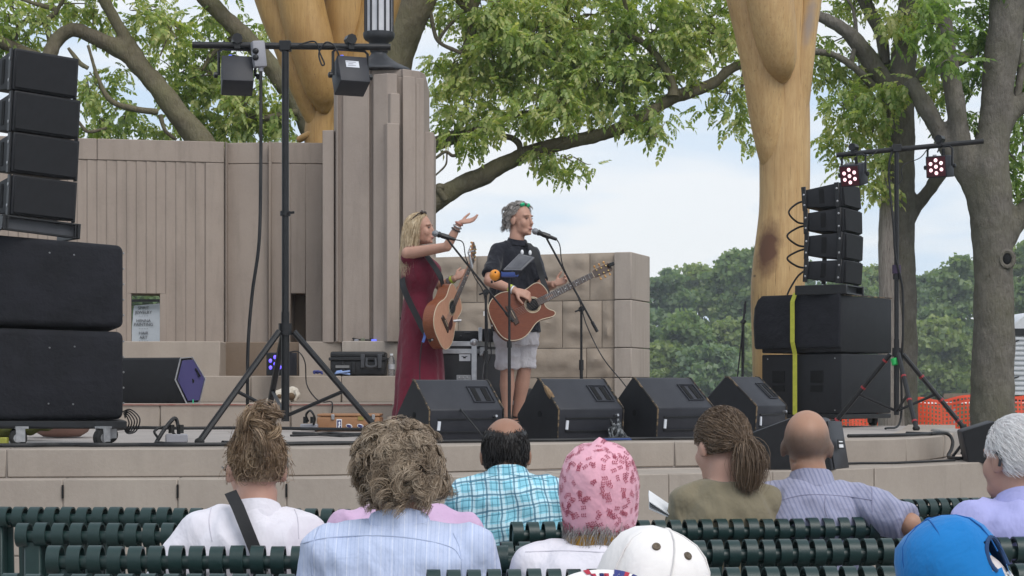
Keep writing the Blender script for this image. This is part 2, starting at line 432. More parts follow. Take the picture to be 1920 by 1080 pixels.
# ================================================================== pylon
def py(u, v): return Vector((X(708, 17.0) + u, 16.9 + v, 0))
pl = thing('stone_pylon', 'tall stepped art deco limestone pylon carrying a metal lantern', 'pylon', (X(708, 17), 17.2, T3))
def pp(name, pts, z0, z1, m=M_pylon, bev=0.01):
    mb = MB(); mb.prism([(py(u, v).x, py(u, v).y, z0) for u, v in pts], (0, 0, z1 - z0)); return mb.build(name, m, pl, bevel=min(bev, .006), smooth=12)
zt = Z(133, 17.0); zs = Z(241, 17.0)
pp('shaft', [(-.43, .30), (-.40, .19), (-.335, .17), (-.33, .135), (-.075, .055), (-.07, .10), (.235, .06), (.24, .015), (.355, .075), (.36, .11), (.43, .16), (.45, .30), (.45, .9), (-.43, .9)], T3 - .01, zt - 0.06)
pp('shaft_cap', [(-.415, .31), (-.385, .20), (-.07, .08), (-.06, .11), (.225, .075), (.24, .04), (.395, .17), (.435, .31), (.435, .88), (-.415, .88)], zt - 0.06, zt + .01, bev=0.03)
pp('left_shoulder', [(-.53, .22), (-.42, .19), (-.41, .7), (-.53, .7)], T3 - .01, zs)
pp('right_shoulder', [(.43, .235), (.52, .265), (.52, .75), (.43, .75)], T3 - .01, zs - .01)
def corner(u0, um, u1, z1, proud): pp('corner_pier', [(u0, .02), (um, -.05 - proud), (u1, -.03 - proud * .6), (u1, .05), (u0, .08)], T3 - .01, z1, bev=0.006)
corner(-.035, .10, .19, Z(139, 16.9), 0.0)
corner(.055, .135, .215, Z(177, 16.9), .035)
corner(.045, .105, .215, Z(234, 16.9), .075)
for a, b in ((.27, .30), (.36, .39)):
    pp('rib', [(a, .03 + (a - .235) * .57), (b, .03 + (b - .235) * .57), (b, .1 + (b - .235) * .57), (a, .1 + (a - .235) * .57)], T3, zt - .12, bev=0.004)
for a, b in ((-.395, -.375),):
    pp('rib', [(a, .12 - (a + .325) * .5), (b, .115 - (b + .325) * .4), (b, .2), (a, .2)], T3, zt - .1, bev=0.004)
# lantern on the pylon
lx, ly = X(709, 17.1), 17.2
lt = thing('lantern', 'dark bronze lantern with tall frosted glass panes on top of the stone pylon', 'lantern', (lx, ly, zt))
M_bronze = pm('dark_bronze', (0.035, 0.037, 0.042), (0.05, 0.052, 0.058), scale=12, rough=0.55, metal=0.3)
t = NT('frosted_lantern_glass'); t.color(t.ramp(t.noise(6), [(0.3, (0.50, 0.50, 0.53)), (0.7, (0.60, 0.60, 0.63))])); M_frost = t.set(0.35, 0, 0.4)
mb = MB(); zb = zt + .01
mb.lathe([(.33, 0), (.335, .015), (.31, .035), (.20, .085), (.13, .13), (.09, .165), (.075, .19), (.09, .205), (.09, .225), (.06, .235)], (lx, ly, zb), 8, Matrix.Rotation(R(22.5), 3, 'Z')); mb.build('base_skirt', M_bronze, lt, bevel=0.004)
mb = MB(); mb.lathe([(.05, .23), (.055, .25), (.085, .27), (.10, .30), (.13, .315), (.145, .335), (.15, .36), (.15, .385), (.10, .39)], (lx, ly, zb), 16); mb.build('collar', M_bronze, lt)
mb = MB(); mb.lathe([(.128, .38), (.128, 1.12)], (lx, ly, zb), 12); mb.build('glass', M_frost, lt, smooth=0)
for k in range(12):
    mb = MB(); a = 2 * math.pi * (k + .0) / 12
    mb.box((lx + .132 * math.cos(a), ly + .132 * math.sin(a), zb + .75), (.016, .016, .74), Matrix.Rotation(a, 3, 'Z')); mb.build('bar', M_bronze, lt)
mb = MB(); mb.lathe([(.15, 1.11), (.155, 1.16), (.1, 1.22), (.04, 1.28), (.01, 1.36)], (lx, ly, zb), 12); mb.build('cap', M_bronze, lt)

# ================================================================== rock faced wall
rw = thing('rock_faced_wall', 'rough rock faced sandstone block wall behind the guitarist', 'wall', P(1183, 800, 15.6))
rc = Vector((X(1183, 15.6), 15.6, 0)); ra = R(20); rx = Vector((-math.cos(ra), math.sin(ra), 0)); rn = Vector((math.sin(ra), math.cos(ra), 0))   # along to the left; into the wall
rz = [Z(800, 15.6), Z(760, 15.6), Z(708, 15.6), Z(652, 15.6), Z(562, 15.6), Z(472, 15.6)]
def rockblock(s0, s1, z0, z1, rough, name='stone_block', m=M_rock):
    g = 0.006; s0 += g / 2; s1 -= g / 2; z0 += g / 2; z1 -= g / 2
    nx = max(4, int((s1 - s0) / 0.03)); nz = max(4, int((z1 - z0) / 0.03)); mb = MB(); vs = []; sd_ = random.uniform(0, 99)
    for j in range(nz + 1):
        for i in range(nx + 1):
            s = s0 + (s1 - s0) * i / nx; z = z0 + (z1 - z0) * j / nz
            e = min(1, min(i, nx - i) / 1.6) * min(1, min(j, nz - j) / 1.6)
            h = rough * e * (0.9 + 1.1 * noise.fractal(Vector((s * 6 + z * 3 + sd_, z * 8, sd_)), 0.8, 2.1, 5) - (0.5 if j < nz * 0.3 else 0))
            h = max(h, -.010)
            vs.append(rc + rx * s - rn * h + Vector((0, 0, z)))
    n = nx + 1; fs = [(j * n + i, j * n + i + 1, (j + 1) * n + i + 1, (j + 1) * n + i) for j in range(nz) for i in range(nx)]
    o = len(vs); bk = [rc + rx * s + rn * 0.3 + Vector((0, 0, z)) for s, z in ((s0, z0), (s1, z0), (s1, z1), (s0, z1))]
    vs += bk; c = [0, nx, nz * n + nx, nz * n]
    ed = [list(range(0, n)), [j * n + nx for j in range(nz + 1)], [nz * n + nx - i for i in range(n)], [(nz - j) * n for j in range(nz + 1)]]
    for q in range(4): fs.append(ed[q][::-1] + [o + q, o + (q + 1) % 4])
    mb.add(vs, fs); mb.build(name, m, rw, smooth=35)
joint = [[0, .55, 1.2, 1.9], [0, .30, .95, 1.55, 1.9], [0, .40, .92, 1.5, 1.9], [0, .26, .62, 1.15, 1.6, 1.9], [0, .37, .98, 1.42, 1.9]]
for k in range(5):
    for a, b in zip(joint[k], joint[k][1:]): rockblock(max(a, .145), b, rz[k], rz[k + 1], 0.0 if k < 1 else (0.010 if k == 1 else 0.023), m=M_quoin if k < 1 else M_rock)
for k in range(5):      # smooth end quoins and the core
    z0, z1 = rz[k] + .003, rz[k + 1] - .003; mb = MB()
    a = rc + rx * -0.004 - rn * 0.035; e = rc - rx * 0.02
    q = [rc - rx * .012 - rn * .03, rc + rx * .14 - rn * .035, rc + rx * .14 + rn * .01, rc + rx * .01 + rn * .56, rc - rx * .012 + rn * .56]
    mb.prism([(p.x, p.y, z0) for p in q], (0, 0, z1 - z0)); mb.build('quoin', M_quoin, rw, bevel=0.006)
mb = MB(); q = [rc + rx * .05 + rn * .02, rc + rx * 1.88 + rn * .02, rc + rx * 1.88 + rn * .56, rc + rx * .05 + rn * .55]
mb.prism([(p.x, p.y, rz[0]) for p in q], (0, 0, rz[5] - rz[0] - .004)); mb.build('core', M_pale, rw)
# ================================================================== peeled log columns
def remesh(mb, vox, sm=6, name='m', factor=0.5):
    me = mb.mesh(name, smooth=0); o = bpy.data.objects.new('tmp', me); col.objects.link(o)
    a = o.modifiers.new('r', 'REMESH'); a.mode = 'VOXEL'; a.voxel_size = vox; a.use_smooth_shade = True
    if sm: b = o.modifiers.new('s', 'SMOOTH'); b.factor = factor; b.iterations = sm
    dg = bpy.context.evaluated_depsgraph_get(); dg.update()
    r = bpy.data.meshes.new_from_object(o.evaluated_get(dg)); r.name = name
    bpy.data.objects.remove(o); bpy.data.meshes.remove(me)
    r.polygons.foreach_set('use_smooth', [True] * len(r.polygons))
    return r
def displace(me, fn):
    co = np.empty(len(me.vertices) * 3, np.float32); me.vertices.foreach_get('co', co); co = co.reshape(-1, 3)
    no = np.empty(len(me.vertices) * 3, np.float32); me.vertices.foreach_get('normal', no); no = no.reshape(-1, 3)
    d = np.array([fn(Vector(c)) for c in co], np.float32)
    me.vertices.foreach_set('co', (co + no * d[:, None]).ravel()); me.update()

def log_mat(name, c1, c2, knots):
    t = NT(name)
    g = t.noise(5, 6, 0.65, t.map((7, 7, 0.45)), 0.4); b = t.noise(2.0, 4)
    c = t.ramp(g, [(0.3, c1), (0.7, c2)])
    c = t.mix(t.math('MULTIPLY', t.ramp(b, [(0.45, (0, 0, 0)), (0.75, (1, 1, 1))]), 0.45), c, (c1[0] * .62, c1[1] * .52, c1[2] * .45, 1))
    fc = t.noise(14, 5, 0.75, t.map((7, 7, 0.18)), 0.9)
    c = t.mix(t.ramp(fc, [(0.585, (0, 0, 0)), (0.66, (.75, .75, .75))]), c, (0.10, 0.055, 0.025, 1))
    for (p, r, kc, soft) in knots:
        q = t.n('ShaderNodeVectorMath', operation='SUBTRACT'); t.l(t.co.outputs['Object'], q.inputs[0]); q.inputs[1].default_value = p
        q1 = t.n('ShaderNodeVectorRotate', rotation_type='Y_AXIS'); t.l(q.outputs[0], q1.inputs['Vector']); q1.inputs['Angle'].default_value = -0.16
        q2 = t.n('ShaderNodeVectorMath', operation='DIVIDE'); t.l(q1.outputs[0], q2.inputs[0]); q2.inputs[1].default_value = r
        q3 = t.n('ShaderNodeVectorMath', operation='LENGTH'); t.l(q2.outputs[0], q3.inputs[0])
        d = t.math('ADD', q3.outputs['Value'], t.math('MULTIPLY', t.math('SUBTRACT', t.noise(9, 4), 0.5), 0.7))
        c = t.mix(t.ramp(d, [(soft, (1, 1, 1)), (1.0, (0, 0, 0))]), c, kc)
    t.color(c); t.bump(fc, 0.25, 0.01); t.bump(g, 0.2, 0.01)
    return t.set(0.5, 0, 0.35)
def logcol(name, label, limbs, d0, m, vox=0):
    """a column of several peeled logs, each log a part of its own"""
    b = limbs[0][0]; root = thing(name, label, 'log column', (X(b[0], d0), d0, 0))
    for i, l in enumerate(limbs):
        pts = spline([(X(px, d0 + dd), d0 + dd, Z(py_, d0 + dd), r * d0 / F) for px, py_, r, dd in l], 10)
        p0, p1 = Vector(pts[0][:3]), Vector(pts[1][:3]); r0 = pts[0][3]; cap_ = []
        if i: cap_ = [(tuple(p0 - (p1 - p0).normalized() * r0 * c), r0 * e) for c, e in ((.7, .2), (.45, .6), (.18, .88))]
        mb = MB(); mb.tube([c for c, e in cap_] + [p[:3] for p in pts], [e for c, e in cap_] + [p[3] for p in pts], 32)
        me = mb.mesh('log', 70); displace(me, lambda c: 0.006 * noise.fractal(Vector((c.x * 3.5 + i * 7, c.y * 3.5, c.z * 0.9)), 1, 2, 4) + .004 * noise.noise(Vector((c.x * 16, c.y * 16, c.z * .7 + i)))); mk('log', me, m, root)
    return root
M_logR = log_mat('peeled_log', (0.43, 0.26, 0.11, 1), (0.57, 0.385, 0.185, 1),
                 [((X(1444, 17.6), 17.75, Z(468, 17.75)), (0.14, 0.3, 0.36), (0.13, 0.06, 0.032, 1), 0.45), ((X(1517, 17.8), 17.8, Z(40, 17.8)), (0.07, 0.25, 0.35), (0.32, 0.25, 0.2, 1), 0.3),
                  ((X(1420, 17.7), 17.8, Z(515, 17.7)), (0.02, 0.2, 0.02), (0.05, 0.03, 0.02, 1), 0.5)])
logcol('log_column', 'pale peeled log column with a dark oval knot scar behind the right speaker stack',
       [[(1450, 900, 40, 0), (1452, 760, 41, 0), (1455, 640, 45, 0), (1458, 540, 50, 0), (1466, 460, 50, 0), (1471, 380, 47, 0), (1471, 250, 47, 0), (1470, 150, 47, 0), (1468, 60, 50, 0), (1466, -160, 54, 0)],
        [(1452, 335, 16, .0), (1448, 290, 26, -.06), (1440, 215, 35, -.1), (1428, 120, 38, -.16), (1406, 20, 38, -.2), (1362, -160, 40, -.25)],
        [(1466, 152, 8, -.20), (1465, 138, 20, -.27), (1461, 105, 33, -.36), (1447, 20, 42, -.44), (1418, -150, 45, -.5)],
        [(1488, 210, 28, -.05), (1503, 110, 24, -.1), (1514, 30, 22, -.12), (1540, -150, 24, -.15)]], 18.0, M_logR)
M_logL = log_mat('golden_peeled_log', (0.35, 0.20, 0.065, 1), (0.46, 0.285, 0.105, 1), [])
logcol('log_column', 'golden brown forked log column rising behind the bandshell wall beside the lantern pylon',
       [[(604, 520, 30, 0), (602, 300, 30, 0), (600, 255, 30, 0), (606, 215, 30, 0), (640, 140, 40, .1), (650, 60, 46, .1), (652, -160, 50, .1)],
        [(602, 262, 8, -.05), (585, 215, 17, -.08), (566, 150, 28, -.12), (545, 80, 34, -.1), (520, 10, 38, -.05), (470, -160, 42, 0)],
        [(607, 214, 7, -.12), (606, 196, 19, -.17), (602, 160, 33, -.23), (586, 90, 41, -.28), (565, 10, 43, -.28), (530, -160, 46, -.3)],
        [(640, 200, 24, .0), (676, 110, 34, 0), (706, 30, 36, 0), (750, -160, 40, 0)],
        [(560, 262, 7, -.05), (580, 252, 8, -.1), (602, 240, 9, -.1)]], 19.6, M_logL)

# ================================================================== trees
def bark(name, c1, c2, moss):
    t = NT(name); a = t.noise(8, 6, 0.65); b = t.noise(22, 5, 0.7, t.map((1.6, 1.6, 0.5))); f = t.noise(1.5, 4)
    c = t.mix(b, t.ramp(a, [(0.35, c1), (0.65, c2)]), tuple(x * .38 for x in c1[:3]) + (1,))
    c = t.mix(t.math('MULTIPLY', t.ramp(f, [(0.4, (0, 0, 0)), (0.7, (1, 1, 1))]), 0.6), c, moss)
    t.color(c); t.bump(b, 1.0, 0.035); t.bump(t.noise(60, 4), 0.5, 0.008); return t.set(0.95, 0, 0.1)
M_barkL = bark('limb_bark', (0.20, 0.165, 0.115, 1), (0.28, 0.24, 0.175, 1), (0.21, 0.20, 0.105, 1))
M_barkR = bark('rough_bark', (0.215, 0.192, 0.166, 1), (0.32, 0.29, 0.255, 1), (0.155, 0.148, 0.095, 1))
t = NT('split_dead_wood'); g = t.noise(10, 6, 0.7, t.map((6, 6, .35)), 0.8)
t.color(t.ramp(g, [(0.3, (0.17, 0.145, 0.13)), (0.55, (0.44, 0.38, 0.34)), (0.75, (0.27, 0.22, 0.19))])); t.bump(g, 1.0, 0.05); M_dead = t.set(0.9, 0, 0.15)
def leaf_mat(name, stops, trans):
    t = NT(name); t.t.nodes.remove(t.p)
    ge = t.n('ShaderNodeNewGeometry'); r1 = ge.outputs['Random Per Island']
    f = t.math('ADD', t.math('MULTIPLY', r1, 0.55), t.math('MULTIPLY', t.noise(0.9, 4), 0.75))
    c = t.ramp(f, stops)
    d = t.n('ShaderNodeBsdfDiffuse'); tr = t.n('ShaderNodeBsdfTranslucent'); gl = t.n('ShaderNodeBsdfGlossy'); gl.inputs['Roughness'].default_value = 0.45
    t.l(c, d.inputs[0]); cc = t.mix(1.0, c, (1.5, 1.55, 0.7, 1), 'MULTIPLY'); t.l(cc, tr.inputs[0])
    m1 = t.n('ShaderNodeMixShader'); m1.inputs[0].default_value = trans; t.l(d.outputs[0], m1.inputs[1]); t.l(tr.outputs[0], m1.inputs[2])
    m2 = t.n('ShaderNodeMixShader'); m2.inputs[0].default_value = 0.03; t.l(m1.outputs[0], m2.inputs[1]); t.l(gl.outputs[0], m2.inputs[2])
    t.l(m2.outputs[0], t.o.inputs[0]); return t.m
M_leaf = leaf_mat('leaf_green', [(0.25, (0.125, 0.205, 0.052)), (0.5, (0.24, 0.33, 0.09)), (0.72, (0.39, 0.46, 0.16)), (0.95, (0.60, 0.58, 0.28))], 0.5)
M_leaf2 = leaf_mat('leaf_dark_green', [(0.25, (0.095, 0.175, 0.045)), (0.6, (0.18, 0.285, 0.075)), (0.9, (0.30, 0.39, 0.125))], 0.5)

def leaf_template():
    """one drooping compound leaf about 0.26 m long: 9 leaflets of two triangles folded on the midrib"""
    V = []; Q = []
    def leaflet(b, d, n, L, Wd):
        b, d, n = Vector(b), Vector(d).normalized(), Vector(n).normalized(); s = d.cross(n).normalized(); o = len(V)
        V.extend([b, b + d * L * .45 + s * Wd + n * .004, b + d * L - n * .012, b + d * L * .45 - s * Wd + n * .004]); Q.append((o, o + 1, o + 2, o + 3))
    def rib(t): return Vector((0.24 * t, 0, -0.10 * t * t))
    for k in range(4):
        t = 0.25 + 0.2 * k; p = rib(t); d = (rib(t + .05) - rib(t)).normalized()
        for sg in (-1, 1): leaflet(p, d * .75 + Vector((0, sg * .8, -.35)), (0, 0, 1), .092 - .006 * k, .0255)
    leaflet(rib(1), (.8, 0, -.6), (.5, 0, 1), .105, .030)
    return np.array([tuple(v) for v in V], np.float32), np.array(Q, np.int32)
LV, LQ = leaf_template()
def rots(n, rng, tilt=0.5):
    """yaw all round, some pitch and roll"""
    y = rng.uniform(0, 2 * np.pi, n); p = rng.normal(0.25, tilt, n); r = rng.normal(0, tilt, n)
    cy, sy, cp, sp, cr_, sr = np.cos(y), np.sin(y), np.cos(p), np.sin(p), np.cos(r), np.sin(r)
    Rm = np.empty((n, 3, 3), np.float32)
    Rm[:, 0, 0] = cy * cp; Rm[:, 0, 1] = cy * sp * sr - sy * cr_; Rm[:, 0, 2] = cy * sp * cr_ + sy * sr
    Rm[:, 1, 0] = sy * cp; Rm[:, 1, 1] = sy * sp * sr + cy * cr_; Rm[:, 1, 2] = sy * sp * cr_ - cy * sr
    Rm[:, 2, 0] = -sp; Rm[:, 2, 1] = cp * sr; Rm[:, 2, 2] = cp * cr_
    return Rm
def crown(name, parent, blobs, d0, m, rng, dens=1.0, twigs=None, size=1.0, spread=1.0):
    """blobs: photo column,row,half width,half height in photo pixels, depth offset. leaves hang in small sprays through each blob's volume"""
    cs = []; ss = []
    for bx, by, rx_, ry_, dd, dn in blobs:
        d = d0 + dd; k = d / F; ar = rx_ * ry_
        n = max(4, int(ar / 190 * dn * dens))
        u = rng.normal(0, 1, (n, 3)); u /= np.linalg.norm(u, axis=1)[:, None]; u *= rng.uniform(0.12, 1, (n, 1)) ** (1 / 2.2)
        c = np.stack([(bx - 960) * k + u[:, 0] * rx_ * k, d + u[:, 1] * (rx_ + ry_) / 2 * k * spread, CH - (by - YH) * k + u[:, 2] * ry_ * k], 1)
        bc = np.array([(bx - 960) * k, d, CH - (by - YH) * k])
        for q in c:
            nl = rng.integers(7, 13); rad = rng.uniform(.05, .14) * size
            cs.append(q + rng.normal(0, rad, (nl, 3)) * np.array([1, 1, .7])); ss.append(rng.uniform(.55, 1.08, nl) * size)
            if twigs is not None and rng.uniform() < .35:
                mid = (q + bc) / 2 + rng.normal(0, .06, 3)
                pts = spline([bc + rng.normal(0, .12, 3), mid, q], 4); twigs.tube(pts, list(np.linspace(.012, .004, len(pts))), 4)
    C = np.concatenate(cs); S = np.concatenate(ss); n = len(C)
    Rm = rots(n, rng, .45); V = np.einsum('nij,kj->nki', Rm, LV) * S[:, None, None] + C[:, None, :]
    Q = (LQ[None] + (np.arange(n) * len(LV))[:, None, None]).reshape(-1, 4)
    o = mk(name, np_mesh(name, V.reshape(-1, 3), Q), m, parent); o['kind'] = 'stuff'; return o
def limb(mb, pts, d0, n=12, wob=0.0):
    q = spline([(X(px, d0 + dd), d0 + dd, Z(py_, d0 + dd), r * (d0 + dd) / F) for px, py_, r, dd in pts], 8)
    mb.tube([p[:3] for p in q], [max(.004, p[3]) for p in q], n)
def tree(name, label, trunks, limbs, blobs, d0, mb_mat, lm, seed, group=None, dens=1.0, vox=0.03, extra=None):
    rng = np.random.default_rng(seed); b = trunks[0][0]
    tr = thing(name, label, 'tree', (X(b[0], d0), d0, 0), 0, group)
    m = MB()
    for l in trunks: limb(m, l, d0, 16)
    me = remesh(m, vox, 3, 'trunk'); displace(me, lambda c: 0.018 * noise.fractal(Vector((c.x * 5, c.y * 5, c.z * 3)), 1, 2, 4)); mk('trunk', me, mb_mat, tr)
    for l in limbs:
        m = MB(); limb(m, l, d0, 8); me = m.mesh('branch', 60); displace(me, lambda c: 0.008 * noise.fractal(Vector((c.x * 7, c.y * 7, c.z * 5)), 1, 2, 3)); mk('branch', me, mb_mat, tr)
    tw = MB(); crown('crown', tr, blobs, d0, lm, rng, dens, tw)
    o = tw.build('twigs', mb_mat, tr); o['kind'] = 'stuff'
    if extra: extra(tr)
    return tr
# left tree behind the fluted wall
tree('tree', 'tree with bent mossy limbs leaning left above the fluted bandshell wall',
     [[(430, 560, 34, 0), (420, 380, 32, 0), (388, 285, 26, 0), (335, 215, 22, 0), (285, 150, 19, 0), (240, 105, 17, 0), (190, 75, 15, -.1), (140, 56, 13, -.2), (108, 74, 14, -.2), (92, 105, 14, -.3), (70, 150, 13, -.4)],
      [(268, 125, 14, 0), (235, 70, 12, 0), (212, 32, 11, 0), (180, -30, 11, 0), (140, -120, 9, 0)]],
     [[(70, 105, 9, 0), (30, 90, 10, -.1), (-10, 74, 12, -.2), (-60, 50, 13, -.2)],
      [(296, 210, 6, -.2), (255, 205, 6, -.3), (210, 190, 5, -.4), (185, 150, 4.5, -.4), (165, 85, 3, -.4)], [(95, 78, 6, 0), (88, 40, 5, 0), (105, 20, 5, 0), (60, 5, 4, 0), (20, -10, 3, 0)],
      [(105, 22, 4, 0), (125, -10, 4, 0)], [(90, 42, 4, 0), (40, 42, 4, 0), (30, 75, 3, 0)], [(165, 128, 4, -.5), (150, 118, 4, -.5), (128, 90, 3, -.5)],
      [(200, 240, 3, -.3), (165, 247, 3, -.3), (145, 225, 2, -.3)], [(300, 215, 5, -.1), (310, 245, 4, -.1), (330, 262, 3, 0)]],
     [(20, 25, 50, 60, 0, 1.0), (55, 75, 30, 35, .3, .8), (110, 15, 30, 20, .5, .5), (180, 45, 40, 35, .2, .55), (270, 20, 60, 40, .3, 1.0), (320, 60, 55, 45, 0, 1.0), (225, 160, 60, 32, .2, .75), (175, 160, 30, 32, -.2, .8), (185, 205, 45, 35, 0, .8), (240, 225, 55, 35, 0, 1.0), (175, 250, 30, 12, 0, .7), (290, 245, 35, 22, .2, .7), (-30, 60, 60, 80, 0, .8), (200, -70, 180, 60, 0, .6), (160, 12, 30, 16, .1, .5)],
     24.0, M_barkL, M_leaf, 3, dens=.78)
# big tree behind the pylon with the long right hand limb
tree('tree', 'large tree behind the lantern pylon, its long limb sweeping right over the rock wall',
     [[(690, 640, 60, .6), (695, 420, 55, .5), (712, 220, 46, .3), (735, 110, 40, .2), (762, 45, 36, .1), (800, -40, 32, 0), (840, -150, 26, 0)],
      [(700, 520, 26, .3), (740, 430, 24, .1), (808, 383, 20, 0), (850, 355, 18, 0), (905, 330, 18, 0), (960, 300, 15, 0), (1010, 280, 14, 0), (1080, 264, 13, 0), (1150, 246, 12, 0), (1215, 213, 12, 0), (1262, 183, 13, 0), (1330, 160, 11, 0), (1370, 130, 10, 0), (1420, 110, 9, 0), (1480, 85, 7, 0)],
      [(720, 400, 22, .5), (775, 295, 17, .4), (825, 266, 15, .3), (880, 248, 13, .3), (930, 225, 9, .3), (1000, 210, 6, .4)],
      [(640, 420, 30, .5), (600, 280, 24, .4), (560, 200, 20, .3), (520, 140, 18, .2), (480, 90, 17, .1), (430, 42, 16, 0), (370, -20, 15, 0), (310, -100, 13, 0)]],
     [[(975, 290, 6, -.05), (974, 272, 6, -.05), (962, 260, 6, -.05), (945, 255, 5, -.1)], [(1262, 180, 12, -.1), (1262, 165, 9, -.1), (1254, 140, 7, -.1), (1232, 105, 7, -.1), (1205, 80, 6, 0), (1175, 66, 5, 0), (1145, 60, 4, 0)],
      [(1240, 125, 6, 0), (1200, 130, 5, .1), (1150, 142, 3, .1)], [(875, -40, 13, .2), (885, 20, 11, .2), (882, 65, 9, .2), (868, 100, 7, .2)], [(882, 25, 7, .2), (850, -10, 6, .2), (820, -50, 5, .2)], [(885, 30, 6, .2), (905, -20, 5, .2)],
      [(800, -30, 4, 0), (812, 50, 4, 0), (825, 80, 4, 0), (865, 100, 4, 0)], [(822, 75, 3, 0), (840, 50, 3, 0), (862, 30, 2, 0)], [(812, 300, 3, -.1), (835, 285, 3, -.1), (850, 292, 3, -.1), (872, 285, 2, -.1)], [(815, 330, 2, -.1), (835, 310, 2, -.1), (838, 288, 2, -.1)],
      [(1180, 50, 4, .1), (1170, 0, 4, .1), (1150, -50, 4, .1)], [(835, 375, 7, -.12), (822, 352, 7, -.15), (832, 350, 6, -.15)], [(1390, 170, 4, .2), (1400, 120, 4, .1), (1440, 60, 3, 0)], [(560, 210, 8, .2), (480, 220, 6, .3), (420, 180, 4, .3)], [(450, 60, 6, .2), (400, 100, 4, .2), (380, 130, 3, .2)]],
     [(1010, 70, 120, 90, 0, 1.15), (920, 100, 90, 80, .2, 1.1), (1120, 130, 120, 85, 0, 1.15), (1235, 55, 110, 60, .1, 1.0), (880, 180, 65, 60, .2, 1.0), (1030, 200, 110, 55, -.2, 1.1), (930, 235, 55, 30, -.3, .8), (1035, 280, 30, 22, -.3, .9), (1075, 300, 38, 24, -.3, .75), (1175, 215, 60, 26, -.2, .8),
      (1205, 150, 70, 50, .2, .9), (1330, 70, 75, 70, .2, 1.0), (1365, 185, 38, 45, .4, .9), (1390, 245, 32, 36, .4, .85), (845, 215, 25, 35, .2, .7), (850, 120, 45, 60, .4, .8), (845, 20, 30, 30, .4, .3), (1100, 20, 140, 50, .3, 1.0), (980, -30, 180, 50, 0, .8), (1250, -40, 200, 50, 0, .8), (1290, 120, 40, 40, 0, .8), (900, 20, 50, 40, .3, .8), (880, 265, 26, 14, -.3, .7), (1240, 235, 20, 16, -.2, .6),
      (395, 130, 70, 60, .4, 1.1), (460, 190, 70, 55, .4, 1.2), (360, 195, 55, 50, .4, 1.0), (430, 240, 65, 28, .4, 1.1), (510, 225, 50, 45, .5, 1.1), (400, 45, 50, 40, .5, .7), (330, 120, 50, 55, .5, .9), (480, 60, 45, 30, .5, .5), (550, 130, 30, 50, .6, .6), (440, -50, 150, 50, .3, .6)],
     24.6, M_barkL, M_leaf, 5)
# right pair of trees
def deadside(tr):
    m = MB(); limb(m, [(1672, 860, 26, -.22), (1671, 700, 24, -.22), (1668, 560, 20, -.22), (1664, 430, 17, -.2), (1664, 360, 12, -.18), (1662, 325, 5, -.15)], 24.0, 14)
    me = m.mesh('split_trunk', 60); displace(me, lambda c: 0.03 * noise.fractal(Vector((c.x * 16, c.y * 16, c.z * 1.3)), 1, 2, 3)); mk('split_trunk', me, M_dead, tr)
tree('tree', 'tree with a split pale dead side on its trunk behind the right lighting stand',
     [[(1690, 900, 34, 0), (1690, 760, 31, 0), (1690, 600, 29, 0), (1688, 450, 28, 0), (1688, 330, 27, 0), (1688, 220, 27, 0), (1694, 120, 24, 0), (1704, 40, 24, 0), (1716, -60, 22, 0), (1725, -150, 20, 0)],
      [(1688, 250, 22, 0), (1664, 170, 19, -.1), (1630, 110, 17, -.2), (1590, 62, 14, -.3), (1540, 32, 11, -.3), (1490, 20, 11, -.3), (1430, 5, 9, -.3)],
      [(1690, 450, 12, .1), (1715, 395, 12, .1), (1745, 352, 13, 0), (1765, 325, 13, 0), (1810, 290, 12, 0)]],
     [[(1690, 160, 12, .1), (1740, 135, 13, .1), (1800, 112, 11, .2), (1850, 80, 11, .2), (1920, 50, 11, .2)], [(1640, 165, 8, -.2), (1600, 125, 7, -.3), (1560, 102, 6, -.3), (1515, 95, 6, -.4)], [(1596, 118, 5, -.3), (1605, 70, 4, -.3), (1600, 20, 3, -.3), (1582, -10, 3, -.3)],
      [(1660, 120, 10, .1), (1650, 60, 12, .1), (1625, 10, 13, .1), (1600, -60, 12, .1)]],
     [(1590, 205, 45, 60, -.2, .95), (1600, 150, 60, 45, .2, .9), (1570, 85, 40, 25, .3, .7), (1690, 170, 48, 26, -.7, 1.0), (1660, 190, 40, 22, -.7, .9), (1625, 250, 35, 38, -.2, .9), (1600, 290, 22, 20, -.2, .7), (1650, 300, 18, 18, -.4, .6), (1550, 130, 30, 40, 0, .7), (1700, 20, 55, 36, -.5, .9), (1600, 10, 45, 22, .2, .7), (1640, 130, 40, 45, .5, .8), (1690, 130, 70, 40, .5, .7), (1760, 170, 25, 26, .4, .5), (1650, -60, 150, 50, 0, .8), (1570, 250, 20, 25, .1, .6), (1645, 345, 10, 14, -.4, .5)],
     24.0, M_barkR, M_leaf, 8, extra=deadside)
def knothole(tr):
    q = P(1887, 486, 22.70); m = MB(); n = 16; rot = Matrix.Rotation(R(90), 3, 'X') @ Matrix.Identity(3)
    pts = [q + Vector((.085 * math.cos(2 * math.pi * i / n), -.02, .10 * math.sin(2 * math.pi * i / n))) for i in range(n + 1)]
    m.tube(pts, .034, 8); m.build('knot_ring', M_barkR, tr)
    m = MB(); m.ell(q + Vector((0, -.02, 0)), (.062, .03, .078)); m.build('knot_hole', M_hole, tr)
